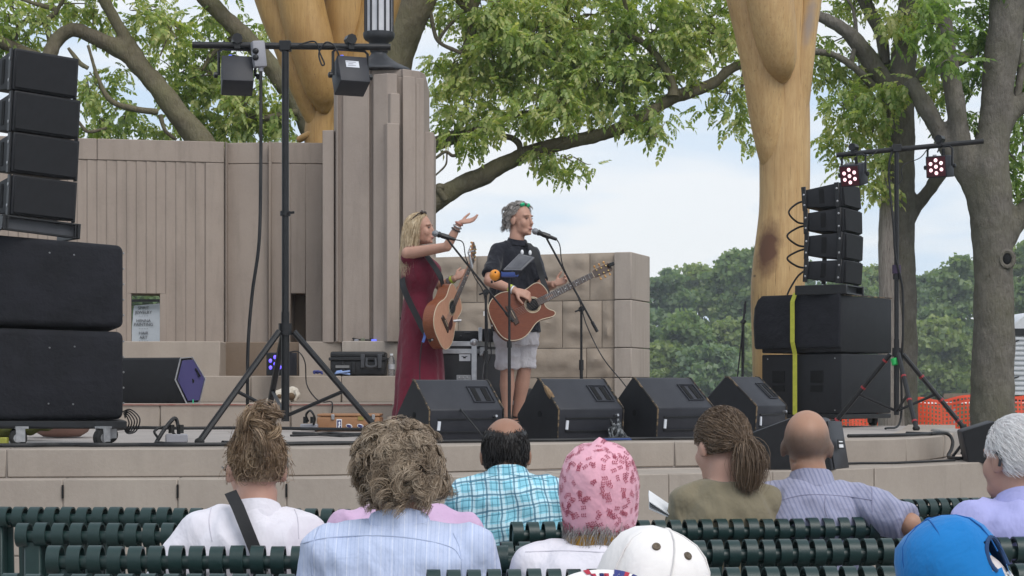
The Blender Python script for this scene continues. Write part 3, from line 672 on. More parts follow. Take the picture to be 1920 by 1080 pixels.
tree('tree', 'thick rough barked tree with a round knot hole beside the white trailer',
     [[(1866, 900, 46, 0), (1862, 800, 43, 0), (1862, 700, 40, 0), (1864, 600, 38, 0), (1862, 500, 36, 0), (1860, 430, 38, 0), (1856, 370, 42, 0), (1852, 320, 40, 0), (1862, 260, 32, 0), (1868, 200, 30, 0), (1876, 120, 31, 0), (1886, 40, 33, 0), (1896, -60, 34, 0), (1900, -150, 30, 0)],
      [(1850, 360, 30, 0), (1812, 300, 20, 0), (1796, 230, 18, 0), (1788, 170, 18, 0), (1776, 110, 19, 0), (1772, 60, 17, 0), (1760, 0, 15, 0), (1740, -80, 13, 0)],
      [(1850, 380, 30, 0), (1805, 320, 18, .05), (1770, 265, 17, .1), (1735, 200, 16, .1), (1705, 150, 14, .15)],
      [(1866, 480, 22, 0), (1900, 425, 20, 0), (1935, 380, 20, 0), (1990, 300, 18, 0)],
      [(1866, 270, 18, 0), (1895, 215, 18, 0), (1930, 185, 18, 0), (1990, 150, 16, 0)]],
     [[(1905, 200, 8, .1), (1915, 120, 7, .1), (1912, 60, 6, .1)], [(1870, 120, 10, .1), (1900, 60, 9, .1), (1940, 20, 8, .1)]],
     [(1745, 40, 55, 50, -.6, .9), (1770, 110, 40, 22, -.6, .8), (1850, 30, 45, 40, .4, .9), (1800, 60, 40, 40, .5, .8), (1810, 150, 25, 20, .5, .6), (1900, 110, 35, 50, .5, .9), (1920, 200, 30, 50, .3, .8), (1908, 300, 20, 40, .2, .8), (1925, 350, 25, 35, .2, .8), (1840, 110, 25, 30, .6, .5), (1830, -60, 150, 50, 0, .8), (1780, 240, 18, 16, .4, .4), (1815, 235, 10, 12, .3, .4), (1930, 260, 25, 30, .3, .7)],
     22.9, M_barkR, M_leaf2, 9, extra=knothole)

# ================================================================== far tree line, each tree its own
def quads(C, n_rng, s, rng):
    n = len(C); Rm = rots(n, rng, 0.9); T = np.array([(-.5, -.5, 0), (.5, -.5, .12), (.5, .5, 0), (-.5, .5, .12)], np.float32)
    V = np.einsum('nij,kj->nki', Rm, T) * (s * rng.uniform(.6, 1.3, n))[:, None, None] + C[:, None, :]
    return V.reshape(-1, 3), np.arange(n * 4).reshape(-1, 4)
def far_leaf(name, a, b, c): return leaf_mat(name, [(0.25, a), (0.6, b), (0.95, c)], 0.45)
FL = [far_leaf('far_leaf_a', (0.105, 0.175, 0.07), (0.17, 0.25, 0.10), (0.25, 0.32, 0.14)), far_leaf('far_leaf_b', (0.13, 0.19, 0.07), (0.21, 0.275, 0.10), (0.30, 0.35, 0.14)), far_leaf('far_leaf_c', (0.095, 0.165, 0.085), (0.15, 0.23, 0.115), (0.22, 0.285, 0.15))]
def far_tree(px, top, half, d, base, mi, seed, label, q=0.36):
    rng = np.random.default_rng(seed); k = d / F; zt_, zb_ = Z(top, d), Z(base, d); hw = half * k * 1.15; h = zt_ - zb_
    r = thing('far_tree', label, 'tree', (X(px, d), d, zb_), 0, 'tall trees along the far bank')
    m = MB(); m.tube(spline([(X(px, d), d, zb_ - .5), (X(px, d) + .2, d, zb_ + h * .3), (X(px, d), d, zb_ + h * .75)], 4), list(np.linspace(.4, .12, 9)), 7); m.build('trunk', M_barkR, r)
    nb = 60; cl = []
    for i in range(nb):
        a = rng.uniform(0, 2 * np.pi); t = rng.uniform(0.02, 1.0); rr = hw * math.sqrt(max(0.06, 1 - ((t - .42) / .62) ** 2)) * rng.uniform(.25, .95)
        cr_ = hw * rng.uniform(.22, .48) * (1 - .3 * t)
        c = np.array([X(px, d) + rr * math.cos(a), d + rr * math.sin(a), zb_ + .03 * h + t * (h - cr_ * .6)])
        n = 330; u = rng.normal(0, 1, (n, 3)); u /= np.linalg.norm(u, axis=1)[:, None]; u *= (np.abs(rng.normal(.72, .42, (n, 1))))
        cl.append(c + u * cr_ * np.array([1.1, 1.1, .62]))
    V, Q = quads(np.concatenate(cl).astype(np.float32), None, q * 1.0, rng)
    o = mk('crown', np_mesh('crown', V, Q), FL[mi], r); o['kind'] = 'stuff'
FT = [(1175, 560, 60, 165, 752, 2, 'dull green far tree partly behind the right end of the rock wall'),
      (1250, 512, 55, 195, 752, 2, 'dark bluish far tree just right of the rock wall end'), (1310, 503, 50, 205, 751, 1, 'far tree with loose twiggy top between the rock wall and the log column'),
      (1365, 478, 48, 190, 752, 0, 'tall far tree close left of the pale log column'), (1425, 465, 55, 188, 752, 0, 'tallest far tree behind the pale log column'),
      (1285, 590, 55, 160, 753, 0, 'lower bushy tree in front of the far trees right of the rock wall'), (1370, 600, 50, 165, 753, 1, 'lower pale green bushy tree in front of the far trees beside the mic stand'), (1228, 640, 40, 158, 754, 1, 'small shrubby tree touching the rock wall end'), (1330, 650, 45, 155, 754, 2, 'dark low bushy tree above the gap between the third and fourth wedge'),
      (1500, 500, 60, 190, 752, 2, 'far tree hidden mostly behind the right speaker stack'), (1600, 505, 60, 195, 752, 0, 'far tree behind the right line array'), (1640, 500, 40, 200, 752, 1, 'far tree between the line array and the split trunk'),
      (1735, 520, 40, 200, 752, 2, 'far tree with bluish top right of the split trunk'), (1790, 488, 50, 185, 752, 0, 'rounded far tree between the two right trunks'), (1760, 600, 50, 165, 754, 1, 'low bushy far tree between the two right trunks'), (1830, 510, 50, 190, 752, 2, 'far tree behind the thick rough trunk'), (1915, 470, 45, 170, 750, 1, 'yellowish green tree above the white trailer'), (1960, 450, 60, 165, 750, 0, 'green tree behind the right end of the trailer')]
for i, a in enumerate(FT): far_tree(*a[:6], 40 + i, a[6])
# trees seen through the square opening of the wall
for i, a in enumerate([(262, 470, 60, 90, 760, 0, 'leafy green tree seen through the square opening of the fluted wall')]): far_tree(*a[:6], 80 + i, a[6], 0.3)

# ================================================================== orange safety fence, rail, trailer, banner
M_orange = NT('orange_plastic'); M_orange.color((0.80, 0.10, 0.045, 1)); M_orange.p.inputs['Subsurface Weight'].default_value = 0.0; M_orange = M_orange.set(0.35, 0, 0.5)
sf = thing('safety_fence', 'orange plastic mesh safety fence sagging across the grass beyond the stage', 'fence', (X(1600, 28), 28, 0))
for lay, d in ((0, 28.0), (1, 28.5)):
    x0, x1 = X(1300, d), X(2060, d); nx = 110; m = MB(); fs = []
    def fz(x, t): return 0.05 + t * (1.06 + .05 * math.sin(x * 1.7 + lay) + .03 * math.sin(x * 5.3) + .015 * math.sin(x * 11))
    def fy(x, t): return d + .06 * math.sin(x * 3.1 + t * 2 + lay) + .03 * math.sin(x * 9 + 4 * t)
    for k in range(17):
        t = k / 16; wv = 0.016 if k not in (0, 16) else .04; vs = []
        for i in range(nx + 1):
            x = x0 + (x1 - x0) * i / nx; z = fz(x, t); vs += [(x, fy(x, t), z), (x, fy(x, t), z + wv)]
        m.add(vs, [(2 * i, 2 * i + 2, 2 * i + 3, 2 * i + 1) for i in range(nx)])
    for i in range(nx + 1):
        x = x0 + (x1 - x0) * i / nx; wv = .022; vs = []
        for k in range(9): t = k / 8; vs += [(x, fy(x, t) - .002, fz(x, t)), (x + wv, fy(x, t) - .002, fz(x, t))]
        m.add(vs, [(2 * k, 2 * k + 1, 2 * k + 3, 2 * k + 2) for k in range(8)])
    o = m.build('mesh_netting', M_orange, sf, smooth=0); o['kind'] = 'stuff'
for q in (1330, 1480, 1592, 1700, 1822, 1960):
    m = MB(); m.tube([(X(q, 28.2), 28.25, 0), (X(q, 28.2), 28.25, 1.08)], .02, 6); m.build('post', M_steel, sf)
gr = thing('rail_fence', 'pale metal rail fence on posts beyond the orange netting', 'fence', (X(1800, 34), 34, 0))
m = MB(); m.tube([P(1700, 757, 34), P(2000, 755, 34)], .028, 8); m.build('rail', M_steel, gr)
for q in (1720, 1790, 1860, 1930): m = MB(); m.tube([(X(q, 34), 34.05, 0), (X(q, 34), 34.05, 1.0)], .03, 8); m.build('post', M_steel, gr)
wd = thing('timber_rail', 'weathered timber guard rail in the distance between the right trunks', 'fence', (X(1800, 60), 60, 0))
m = MB(); m.prism([P(1770, 747, 60), P(1900, 745, 60), P(1900, 736, 60), P(1770, 738, 60)], (0, .15, 0)); m.build('rail', pm('weathered_timber', (0.22, 0.17, 0.13), rough=.9), wd)
for q in (1785, 1840, 1895): m = MB(); m.box((X(q, 60), 60.2, .5), (.2, .2, 1.0)); m.build('post', MATS['weathered_timber'], wd)
tl = thing('camper_trailer', 'white ribbed camper trailer with a dark band at the right edge', 'trailer', (X(2050, 40), 40, 0))
M_camper = pm('white_trailer_siding', (0.62, 0.63, 0.66), (0.56, 0.57, 0.60), rough=.45)
k = 40 / F
prof = [P(1893, 742, 40), P(1893, 640, 40), P(1896, 618, 40), P(1904, 604, 40), P(1918, 592, 40), P(1940, 584, 40), P(2400, 580, 40), P(2400, 742, 40)]
m = MB(); m.prism(prof, (0, 2.3, 0)); m.build('body', M_camper, tl, bevel=.02)
for i in range(13):
    yy = 738 - i * 9.4
    if 612 < yy < 630: continue
    x0 = 1894 if yy > 634 else 1894 + (634 - yy) * .45
    m = MB(); a, b = P(x0, yy, 40), P(2398, yy, 40); m.prism([(a.x, 39.995, a.z - .032), (a.x, 39.955, a.z - .026), (a.x, 39.955, a.z + .02), (a.x, 39.995, a.z + .032)], (b.x - a.x, 0, 0)); m.build('siding_rib', M_camper, tl)
m = MB(); m.prism([P(1893.5, 630, 39.99), P(2398, 630, 39.99), P(2398, 616, 39.99), P(1897, 616, 39.99)], (0, -.03, 0)); m.build('dark_band', M_blackp, tl)
m = MB(); m.prism([P(1893, 754, 40.2), P(2400, 754, 40.2), P(2400, 743, 40.2), P(1893, 743, 40.2)], (0, 2, 0)); m.build('chassis', M_blackp, tl)
for yy in (641, 709): m = MB(); m.prism([P(1891, yy + 2, 39.94), P(1911, yy - 4, 39.94), P(1911, yy - 2, 39.94), P(1891, yy + 5, 39.94)], (0, .02, 0)); m.build('marker_stripe', M_blackp, tl)
for q in (1935, 2150): m = MB(); m.lathe([(.12, -.1), (.34, -.1), (.36, -.05), (.36, .05), (.34, .1), (.12, .1)], (X(q, 40.3), 40.3, .36), 20, Matrix.Rotation(R(90), 3, 'X')); m.build('wheel', M_rubber, tl)
# vendor banner seen through the opening
bn = thing('vendor_banner', 'white vendor banner lettered HENNA PAINTING and HAIR ART seen through the wall opening', 'banner', P(262, 800, 25))
m = MB(); m.prism([P(244, 655, 25), P(310, 655, 25), P(310, 568, 25), P(251, 573, 25)], (0, .02, 0)); m.build('cloth', pm('white_banner', (0.55, 0.57, 0.62), (0.5, 0.52, 0.57), rough=.7), bn)
m = MB(); m.prism([P(240, 566, 24.9), P(315, 566, 24.9), P(315, 561, 24.9), P(240, 561, 24.9)], (0, .04, 0)); m.build('header_strip', M_blackp, bn)
for q in (236, 318): m = MB(); m.tube([(X(q, 25.1), 25.1, 0), (X(q, 25.1), 25.1, Z(560, 25.1))], .03, 8); m.build('pole', M_steel, bn)
def text(s, loc, size, m, parent, rot=(R(90), 0, 0), name='lettering', align='CENTER', ext=.001):
    c = bpy.data.curves.new(name, 'FONT'); c.body = s; c.size = size; c.align_x = align; c.extrude = ext
    o = bpy.data.objects.new(name, c); col.objects.link(o); c.materials.append(m)
    dg = bpy.context.evaluated_depsgraph_get(); dg.update(); me = bpy.data.meshes.new_from_object(o.evaluated_get(dg)); bpy.data.objects.remove(o)
    me.name = name; o = mk(name, me, m, None); o['kind'] = 'stuff'; o.location = loc; o.rotation_euler = rot
    if parent: o.parent = parent; o.matrix_parent_inverse = wm(parent).inverted()
    return o
M_ink = pm('dark_ink', (0.05, 0.05, 0.06), rough=.7, bump=0)
for yy, s in ((580, 'SPIRIT'), (588, 'JEWELRY'), (594, '- - - -'), (604, 'HENNA'), (611, 'PAINTING'), (618, '- - - -'), (627, 'HAIR'), (635, 'ART'), (641, '- - - -')):
    text(s, P(269, yy, 24.985), .058, M_ink, bn)
# ================================================================== line array cabinets and subwoofers
def cab_label(mb_parent, c, size): pass
def line_speaker(name, label, group):
    """one trapezoid array cabinet at the origin: grille toward -y, 0.50 wide, 0.215 high in front, rear lower"""
    r = thing(name, label, 'speaker', (0, 0, 0), 0, group)
    w_, h, dpt, hr = .25, .212, .30, .150
    m = MB(); m.bridge([(-w_, 0, .003), (w_, 0, .003), (w_, 0, h), (-w_, 0, h)], [(-w_, dpt, .03), (w_, dpt, .03), (w_, dpt, .03 + hr), (-w_, dpt, .03 + hr)]); m.build('cabinet', M_black, r, bevel=.008, seg=2)
    m = MB(); m.box((0, -.006, h / 2), (.485, .014, h - .02)); m.build('grille', M_grille, r, bevel=.006)
    for s in (-1, 1):
        m = MB(); m.box((s * (w_ + .001), .155, .11), (.006, .038, .125)); m.build('side_handle', M_hole, r)
        m = MB(); m.box((s * (w_ + .010), .035, h / 2 + .0), (.016, .036, h + .002)); m.build('front_rigging', M_blackp, r, bevel=.003)
        m = MB(); m.box((s * (w_ + .010), .285, .105), (.016, .034, h)); m.build('rear_rigging', M_blackp, r, bevel=.003)
        for k in range(2):
            m = MB(); m.ell((s * (w_ + .02), .035, .05 + k * .11), (.005, .008, .010), nu=8, nv=6); m.build('rigging_pin', M_steel, r)
            m = MB(); m.ell((s * (w_ + .02), .285, .05 + k * .09), (.005, .008, .009), nu=8, nv=6); m.build('rigging_pin', M_steel, r)
    return r
GL = 'line array cabinets stacked at the left of the stage'; GR = 'line array cabinets stacked at the right of the stage'
ls0 = line_speaker('line_array_speaker', 'topmost of the four black line array cabinets in the left stack', GL)
aL = R(36); nz = 4
names = ['topmost of the four black line array cabinets in the left stack', 'second cabinet from the top of the left line array', 'third cabinet from the top of the left line array', 'lowest cabinet of the left line array just above its frame']
dL = 10.15; kx = dL / F
tops = [(97, 176), (176, 253), (253, 330), (332, 409)]
left_front = [(31, 133), (31, 136), (29, 134), (28, 130)]
for i in range(4):
    o = ls0 if i == 0 else copy_tree(ls0)
    o['label'] = names[i]; sc_ = (tops[i][1] - tops[i][0]) * kx / .2135
    cx = X(sum(left_front[i]) / 2, dL); wdt = (left_front[i][1] - left_front[i][0]) * kx / math.cos(aL) / .5
    o.scale = (wdt * .98, 1.05, sc_); o.location = (cx, dL + .02, Z(tops[i][1], dL)); o.rotation_euler = (0, R(3.2), aL)
def array_frame(name, label, w_=.25, h=.09):
    r = thing(name, label, 'frame', (0, 0, 0))
    for z in (0.006, h - .006): m = MB(); m.box((0, .0, z), (2 * w_, .03, .012)); m.build('front_bar', M_blackp, r, bevel=.002)
    for s in (-1, 1):
        m = MB(); m.box((s * (w_ - .012), .15, h / 2), (.02, .34, h)); m.build('side_plate', M_blackp, r, bevel=.003)
        m = MB(); m.box((s * (w_ - .035), -.014, h / 2), (.008, .012, h - .02)); m.build('end_rib', M_blackp, r)
    m = MB(); m.box((0, .03, h / 2), (2 * w_ - .05, .01, h - .02)); m.build('web_plate', pm('grey_black_steel', (.05, .052, .06), (.065, .067, .075), rough=.5), r)
    return r
fr = array_frame('array_frame', 'black steel base frame under the left line array', .25); fr.location = (X(74, dL), dL + .02, Z(439, dL)); fr.rotation_euler = (0, R(4), aL); fr.scale = (.92, .9, .95)

def sub_cab(name, label, group, w_, dpt, h, cover=False, holes=False):
    r = thing(name, label, 'speaker', (0, 0, 0), 0, group)
    m = MB(); m.box((w_ / 2, dpt / 2, h / 2), (w_, dpt, h)); m.build('cabinet', M_black, r, bevel=.014, seg=2)
    return r
# left stack: two large covered subs on a dolly. front face runs out of the frame to the left
def left_sub(label, q, thick, mcov):
    d = 10.1; r = thing('subwoofer', label, 'speaker', P(110, q[3][1], d), 0, 'subwoofers of the left stack')
    fr_ = [P(px, py_, d + (.0 if px < 100 else .06)) for px, py_ in q]
    m = MB(); bk = [p + Vector((-.24, .78, 0)) for p in fr_]; m.bridge(fr_, bk); me = m.mesh('cabinet', 40, .035, 4); mk('cabinet', me, M_cover, r)
    return r
s1 = left_sub('upper padded black subwoofer of the left stack under the line array', [(-190, 603), (231, 615), (231, 460), (-190, 424)], .8, M_cover)
s2 = left_sub('lower padded black subwoofer of the left stack resting on the caster dolly', [(-190, 790), (231, 786), (231, 622), (-190, 609)], .8, M_cover)
for r, pts in ((s1, ((93, 474), (139, 478))), (s2, ((93, 652), (140, 650), (91, 757), (137, 758)))):
    for px, py_ in pts:
        m = MB(); m.ell(P(px, py_, 10.10), (.005, .012, .005), nu=8, nv=6); m.build('grille_screw', M_steel, r)
for r, y0 in ((s1, 475), (s2, 640)):
    for k in range(5): m = MB(); m.ell(P(231.5, y0 + k * 29, 10.22), (.006, .006, .006), nu=6, nv=4); m.build('edge_rivet', M_steel, r)
dl = thing('caster_dolly', 'black dolly on swivel casters under the left speaker stack', 'dolly', P(100, 838, 10.2))
m = MB(); m.prism([P(-190, 804, 10.12), P(238, 804, 10.12), P(238, 789, 10.12), P(-190, 789, 10.12)], (-.2, .75, 0)); m.build('platform', M_blackp, dl, bevel=.006)
def caster(parent, px, d, zfloor, ztop, s=1.0, yaw=.5):
    x = X(px, d); rot = Matrix.Rotation(yaw, 3, 'Z'); rw_ = .052 * s
    m = MB(); m.lathe([(.012, -.022), (rw_ - .012, -.022), (rw_, -.016), (rw_, .016), (rw_ - .012, .022), (.012, .022)], (x, d, zfloor + rw_), 18, rot @ Matrix.Rotation(R(90), 3, 'X')); w0 = m.build('caster_wheel', M_rubber, parent)
    m = MB()
    for s_ in (-1, 1):
        c = Vector((x, d, zfloor + rw_)) + rot @ Vector((.012, s_ * .03, .02)); m.box(c, (.05, .006, .085 * s), rot)
    m.box(Vector((x, d, zfloor + rw_ + .062 * s)) + rot @ Vector((.02, 0, 0)), (.07, .07, .012), rot)
    m.tube([(x, d, zfloor + rw_ + .06 * s), (x, d, ztop)], .02, 8); m.build('caster_fork', M_steel, parent)
    m = MB(); m.lathe([(.02, -.0235), (.026, -.0235), (.026, .0235), (.02, .0235)], (x, d, zfloor + rw_), 12, rot @ Matrix.Rotation(R(90), 3, 'X')); m.build('caster_hub', M_steel, parent)
for px, d, yw in ((34, 10.05, .3), (190, 10.1, 1.0), (-150, 10.1, .5), (34, 10.75, .3), (205, 10.8, .4)): caster(dl, px, d, SZ, Z(803, 10.12), .95, yw)

# right stack on its own dolly, corner toward the camera
dR = 15.3; zR = Z(776, dR)
def right_box(name, label, cat, pxl, pxm, pxr, z0, z1, group=None, bev=.012, m_=None, parent=None, cab='cabinet'):
    a = R(42); n = Vector((X(pxm, dR), dR, 0))
    lw_ = (pxm - pxl) * dR / F / math.cos(a); rw_ = (pxr - pxm) * dR / F / math.cos(R(48))
    def solve(dx, dy, px):        # how far along the edge until it stands at column px
        q = (px - 960) / F; return (q * n.y - n.x) / (dx - q * dy)
    lw_ = solve(-math.cos(a), math.sin(a), pxl); rw_ = solve(math.cos(R(48)), math.sin(R(48)), pxr)
    l = n + Vector((-math.cos(a), math.sin(a), 0)) * lw_; r_ = n + Vector((math.cos(R(48)), math.sin(R(48)), 0)) * rw_; b = l + r_ - n
    t = thing(name, label, cat, (n.x, n.y, z0), 0, group) if parent is None else parent
    mb = MB(); mb.prism([(p.x, p.y, z0) for p in (n, r_, b, l)], (0, 0, z1 - z0)); mb.build(cab, m_ or M_black, t, bevel=bev, seg=2)
    return t, n, l, r_, (l - n).normalized(), (r_ - n).normalized()
sr1, n1_, l1_, r1_, ul, ur = right_box('subwoofer', 'lower black subwoofer of the right stack with two square port holes', 'speaker', 1428, 1578, 1671, zR, Z(663, dR), 'subwoofers of the right stack')
nl = Vector((-ur.x, -ur.y, 0))     # outward normal of the left face
for q in (.30, .78):
    for zz, hh in ((.62, .17), (.42, .09)):
        p = n1_ + ul * (l1_ - n1_).length * (1 - q if False else q) ; m = MB()
        z = zR + (Z(663, dR) - zR) * zz
        rot = frame(ul, ur, Vector((0, 0, 1)))
        m.box((p.x, p.y, z), (.125, .012, hh * .6), rot); m.build('port_hole', M_hole, sr1)
for q in (.08, .92):
    for zz in (.06, .94):
        p = n1_ + ul * (l1_ - n1_).length * q + nl * .002; m = MB(); m.ell((p.x, p.y, zR + .5 * zz), (.006, .006, .006), nu=6, nv=4); m.build('face_screw', M_steel, sr1)
sr2, n2_, l2_, r2_, _, _ = right_box('subwoofer', 'upper black subwoofer of the right stack wrapped by a padded cover and yellow strap', 'speaker', 1428, 1577, 1672, Z(660, dR), Z(554, dR), 'subwoofers of the right stack')
# padded front cover overhanging on the left
m = MB(); z0, z1 = Z(652, dR), Z(552, dR); th = .05
a0 = n2_ - ul * .01; a1 = l2_ + ul * .04
fp = [a0 + nl * .012, a0 + nl * (.012 + th * .7), a1 + nl * (.012 + th * .7), a1 + ul * .05 + nl * .0, a1 + ul * .05 - nl * .25, a1 - nl * .25]
mb = MB()
ringsL = []
for k, (zz, ins) in enumerate(((z0, .01), (z0 + .03, .0), (z0 + .5 * (z1 - z0), -.012), (z1 - .09, .0), (z1 - .03, .035), (z1 + .012, .11))):
    q = [a0 + nl * .004, a0 + nl * (.02 + th * .4), a0.lerp(a1, .5) + nl * (.02 + th * .6 - ins * .3), a1 - ul * ins * .6 + nl * (.02 + th * .4), a1 + ul * (.05 - ins) - nl * .02, a1 + ul * (.05 - ins) - nl * .25, a1 - ul * .10 - nl * .25, a1 - ul * .12 + nl * .003]
    ringsL.append([Vector((p.x, p.y, zz)) for p in q])
mb.rings(ringsL); mb.build('padded_cover', M_cover, sr2, smooth=60, bevel=.012, seg=2)
mb = MB(); e0 = n2_ + nl * .01; mb.tube([(e0.x, e0.y, z1 + .006), (l2_.x, l2_.y, z1 + .006)], .007, 5); e1 = r2_; mb.tube([(n2_.x, n2_.y, z1 - .002), (e1.x, e1.y, z1 - .002)], .006, 5); mb.build('worn_top_edge', M_worn, sr2)
dr = thing('caster_dolly', 'black dolly with casters under the right speaker stack', 'dolly', (n1_.x, n1_.y, SZ))
mb = MB(); e = .012; bb = l1_ + r1_ - n1_; mb.prism([(p.x, p.y, zR - .045) for p in (n1_, r1_, bb, l1_)], (0, 0, .04)); mb.build('platform', M_blackp, dr, bevel=.006)
for p in (n1_ + (ul + ur) * .14, r1_ - ur * .14 + ul * .1, l1_ - ul * .14 + ur * .1, bb - ul * .14 - ur * .14):
    caster(dr, p.x / p.y * F + 960, p.y, SZ, zR - .04, 1.05, random.uniform(0, 3))
# yellow ratchet strap over the upper sub and down
M_strap = pm('yellow_webbing', (0.50, 0.50, 0.06), (0.42, 0.43, 0.05), scale=30, rough=.7, bump=.4, bscale=300)
st = thing('ratchet_strap', 'yellow webbing strap running down the front of the right speaker stack', 'strap', (n1_.x, n1_.y, zR))
tq = (1578 - 1498) / (1578 - 1428)
c = n2_ + ul * (l2_ - n2_).length * tq + nl * .085; cb = n1_ + ul * (l1_ - n1_).length * tq + nl * .05
top_in = n2_ + ul * (l2_ - n2_).length * (tq - .18) - nl * .24
pts = [Vector((cb.x, cb.y, zR - .01)), Vector((cb.x, cb.y, Z(663, dR))), Vector((c.x, c.y, Z(640, dR))), Vector((c.x, c.y, z1 - .05)), Vector((c.x - nl.x * .045, c.y - nl.y * .045, z1 + .022)), Vector((top_in.x, top_in.y, Z(537, dR)))]
mb = MB(); wv = ul * .021; up = []
for p in pts: up += [p + wv, p - wv]
off = [nl * .004] * 8 + [Vector((0, 0, .005))] * 4
mb.add(up + [p + o for p, o in zip(up, off)], [(2 * i, 2 * i + 1, 2 * i + 3, 2 * i + 2) for i in range(5)] + [(12 + 2 * i, 12 + 2 * i + 1, 12 + 2 * i + 3, 12 + 2 * i + 2) for i in range(5)] + [(2 * i, 2 * i + 2, 14 + 2 * i, 12 + 2 * i) for i in range(5)] + [(2 * i + 1, 2 * i + 3, 15 + 2 * i, 13 + 2 * i) for i in range(5)])
mb.build('webbing', M_strap, st, smooth=0)
# right line array
aR = R(60); kR = 15.45 / F
rn = ['topmost cabinet of the right line array below the red lit lamp', 'second cabinet from the top of the right line array', 'third cabinet from the top of the right line array', 'lowest cabinet of the right line array above the strap hook']
ry = [(346, 391), (393, 438), (439, 489), (490, 534)]
for i in range(4):
    o = copy_tree(ls0); o['label'] = rn[i]; o['group'] = GR
    hh = (ry[i][1] - ry[i][0] + 1.0) * kR
    o.location = (X(1597 + (2 if i in (1, 2) else 0), 15.45), 15.45, Z(ry[i][1], 15.45)); o.rotation_euler = (R((-4, -1, 2, 4)[i]), 0, aR); o.scale = (.86, 1.18, hh / .214)
fr2 = array_frame('array_frame', 'black steel base frame under the right line array', .25, .07); fr2.location = (X(1598, 15.45), 15.45, Z(553, 15.45)); fr2.rotation_euler = (0, 0, aR); fr2.scale = (.9, 1.35, 1.15)
M_cable = pm('black_cable', (0.010, 0.010, 0.011), (0.016, 0.016, 0.017), rough=.55, bump=0)
def cable(name, label, pts, r=.006, m=None, n=6, k=8, cat='cable', parent=None):
    q = spline([tuple(p) for p in pts], k); mb = MB(); mb.tube(q, r, n); o = mb.build(name, m or M_cable, parent, smooth=60)
    if label: tag(o, label, cat)
    return o
def loopc(y0, y1, out_, lab):
    cable('link_cable', lab, [P(1513, y0, 15.62), P(1494, y0 + 6, 15.62), P(out_, (y0 + y1) / 2, 15.6), P(1494, y1 - 4, 15.62), P(1513, y1, 15.62)], .009)
loopc(376, 420, 1479, 'uppermost black cable loop behind the right line array'); loopc(422, 463, 1476, 'second black cable loop behind the right line array'); loopc(466, 503, 1476, 'third black cable loop behind the right line array')
cable('link_cable', 'black cable dropping from the right line array onto the subwoofer', [P(1512, 505, 15.62), P(1496, 518, 15.62), P(1482, 540, 15.62), P(1476, 553, 15.62)], .009)

# ================================================================== wedge monitors
def wedge(name, label, group, w_=.53, s=1.0):
    """stage wedge seen from behind: back panel toward -y, sloping top with two slot handles"""
    r = thing(name, label, 'speaker', (0, 0, 0), 0, group)
    pr = [(0, 0.0), (-.015, .205), (.20, .40), (.235, .405), (.47, .17), (.475, .14), (.36, 0)]
    m = MB(); m.prism([(-w_ / 2, y, z) for y, z in pr], (w_, 0, 0)); m.build('cabinet', M_monitor, r, bevel=.008, seg=2)
    for sx in (-1, 1):
        m = MB(); m.prism([(sx * (w_ / 2 + .002), y, z) for y, z in [(.004, .004), (-.008, .203), (.205, .394), (.232, .397), (.462, .168), (.467, .142), (.355, .004)]], (sx * .006, 0, 0)); m.build('side_panel', M_black, r, bevel=.003)
        m = MB(); m.lathe([(.021, -.002), (.021, .002)], (sx * (w_ / 2 + .009), .2, .17), 12, Matrix.Rotation(R(90), 3, 'Y')); m.build('pole_socket', M_hole, r)
        e = MB(); e.tube([(sx * (w_ / 2 + .005), y, z) for y, z in [(-.012, .206), (.202, .400), (.233, .404)]], .0065, 5); e.tube([(sx * (w_ / 2 + .005), -.014, .20), (sx * (w_ / 2 + .005), 0, .005)], .0055, 5); e.build('worn_edge', M_worn, r)
    nrm = Vector((0, -.195, .215)).normalized(); sl = Vector((0, .215, .195)).normalized(); rot = frame(Vector((1, 0, 0)), sl, -nrm)
    c0 = Vector((.155, .095, .305))
    for dx in (-.035, .04):
        m = MB(); m.box(c0 + Vector((dx, 0, 0)) + nrm * .0005, (.038, .125, .006), rot); m.build('slot_handle', M_hole, r, bevel=.002)
    m = MB()
    for a, b, l_, w2 in ((-.072, 0, .15, .006), (.078, 0, .15, .006)): m.box(c0 + Vector((a, 0, 0)) + nrm * .004, (w2, l_, .006), rot)
    m.box(c0 + sl * .075 + nrm * .004, (.156, .006, .006), rot); m.box(c0 - sl * .075 + nrm * .004, (.156, .006, .006), rot); m.build('handle_bezel', M_monitor, r)
    m = MB(); m.box((.0, -.013, .145), (.43, .012, .008)); m.box((0, -.013, .06), (.43, .012, .006)); m.build('panel_rib', M_blackp, r)
    m = MB(); m.box((-.205, -.016, .10), (.020, .008, .06), Matrix.Rotation(.12, 3, 'Y')); m.build('white_tag', M_label, r)
    m = MB(); m.tube([(.2, -.016, .16), (.2, -.045, .163)], .009, 10); m.build('cable_plug', M_alu, r)
    return r
WG = 'wedge monitors along the stage front'
w0 = wedge('wedge_monitor', 'first wedge monitor from the left with a cable lying across its top', WG)
def put(o, px, d, yaw, s=1.0, sx=None):
    o.location = (X(px, d), d, SZ + .004); o.rotation_euler = (0, 0, yaw); o.scale = (s if sx is None else sx, s, s)
put(w0, 874, 11.15, R(30), .93, .96)
w1 = copy_tree(w0); w1['label'] = 'second wedge monitor from the left with a chipped plywood corner'; put(w1, 1107, 11.35, R(34), .95, .93)
w2 = copy_tree(w0); w2['label'] = 'third wedge monitor from the left in front of the rock wall end'; put(w2, 1284, 11.65, R(40), .97, .94)
w3 = copy_tree(w0); w3['label'] = 'fourth wedge monitor from the left just before the right speaker stack'; put(w3, 1444, 12.5, R(54), 1.0, .8)
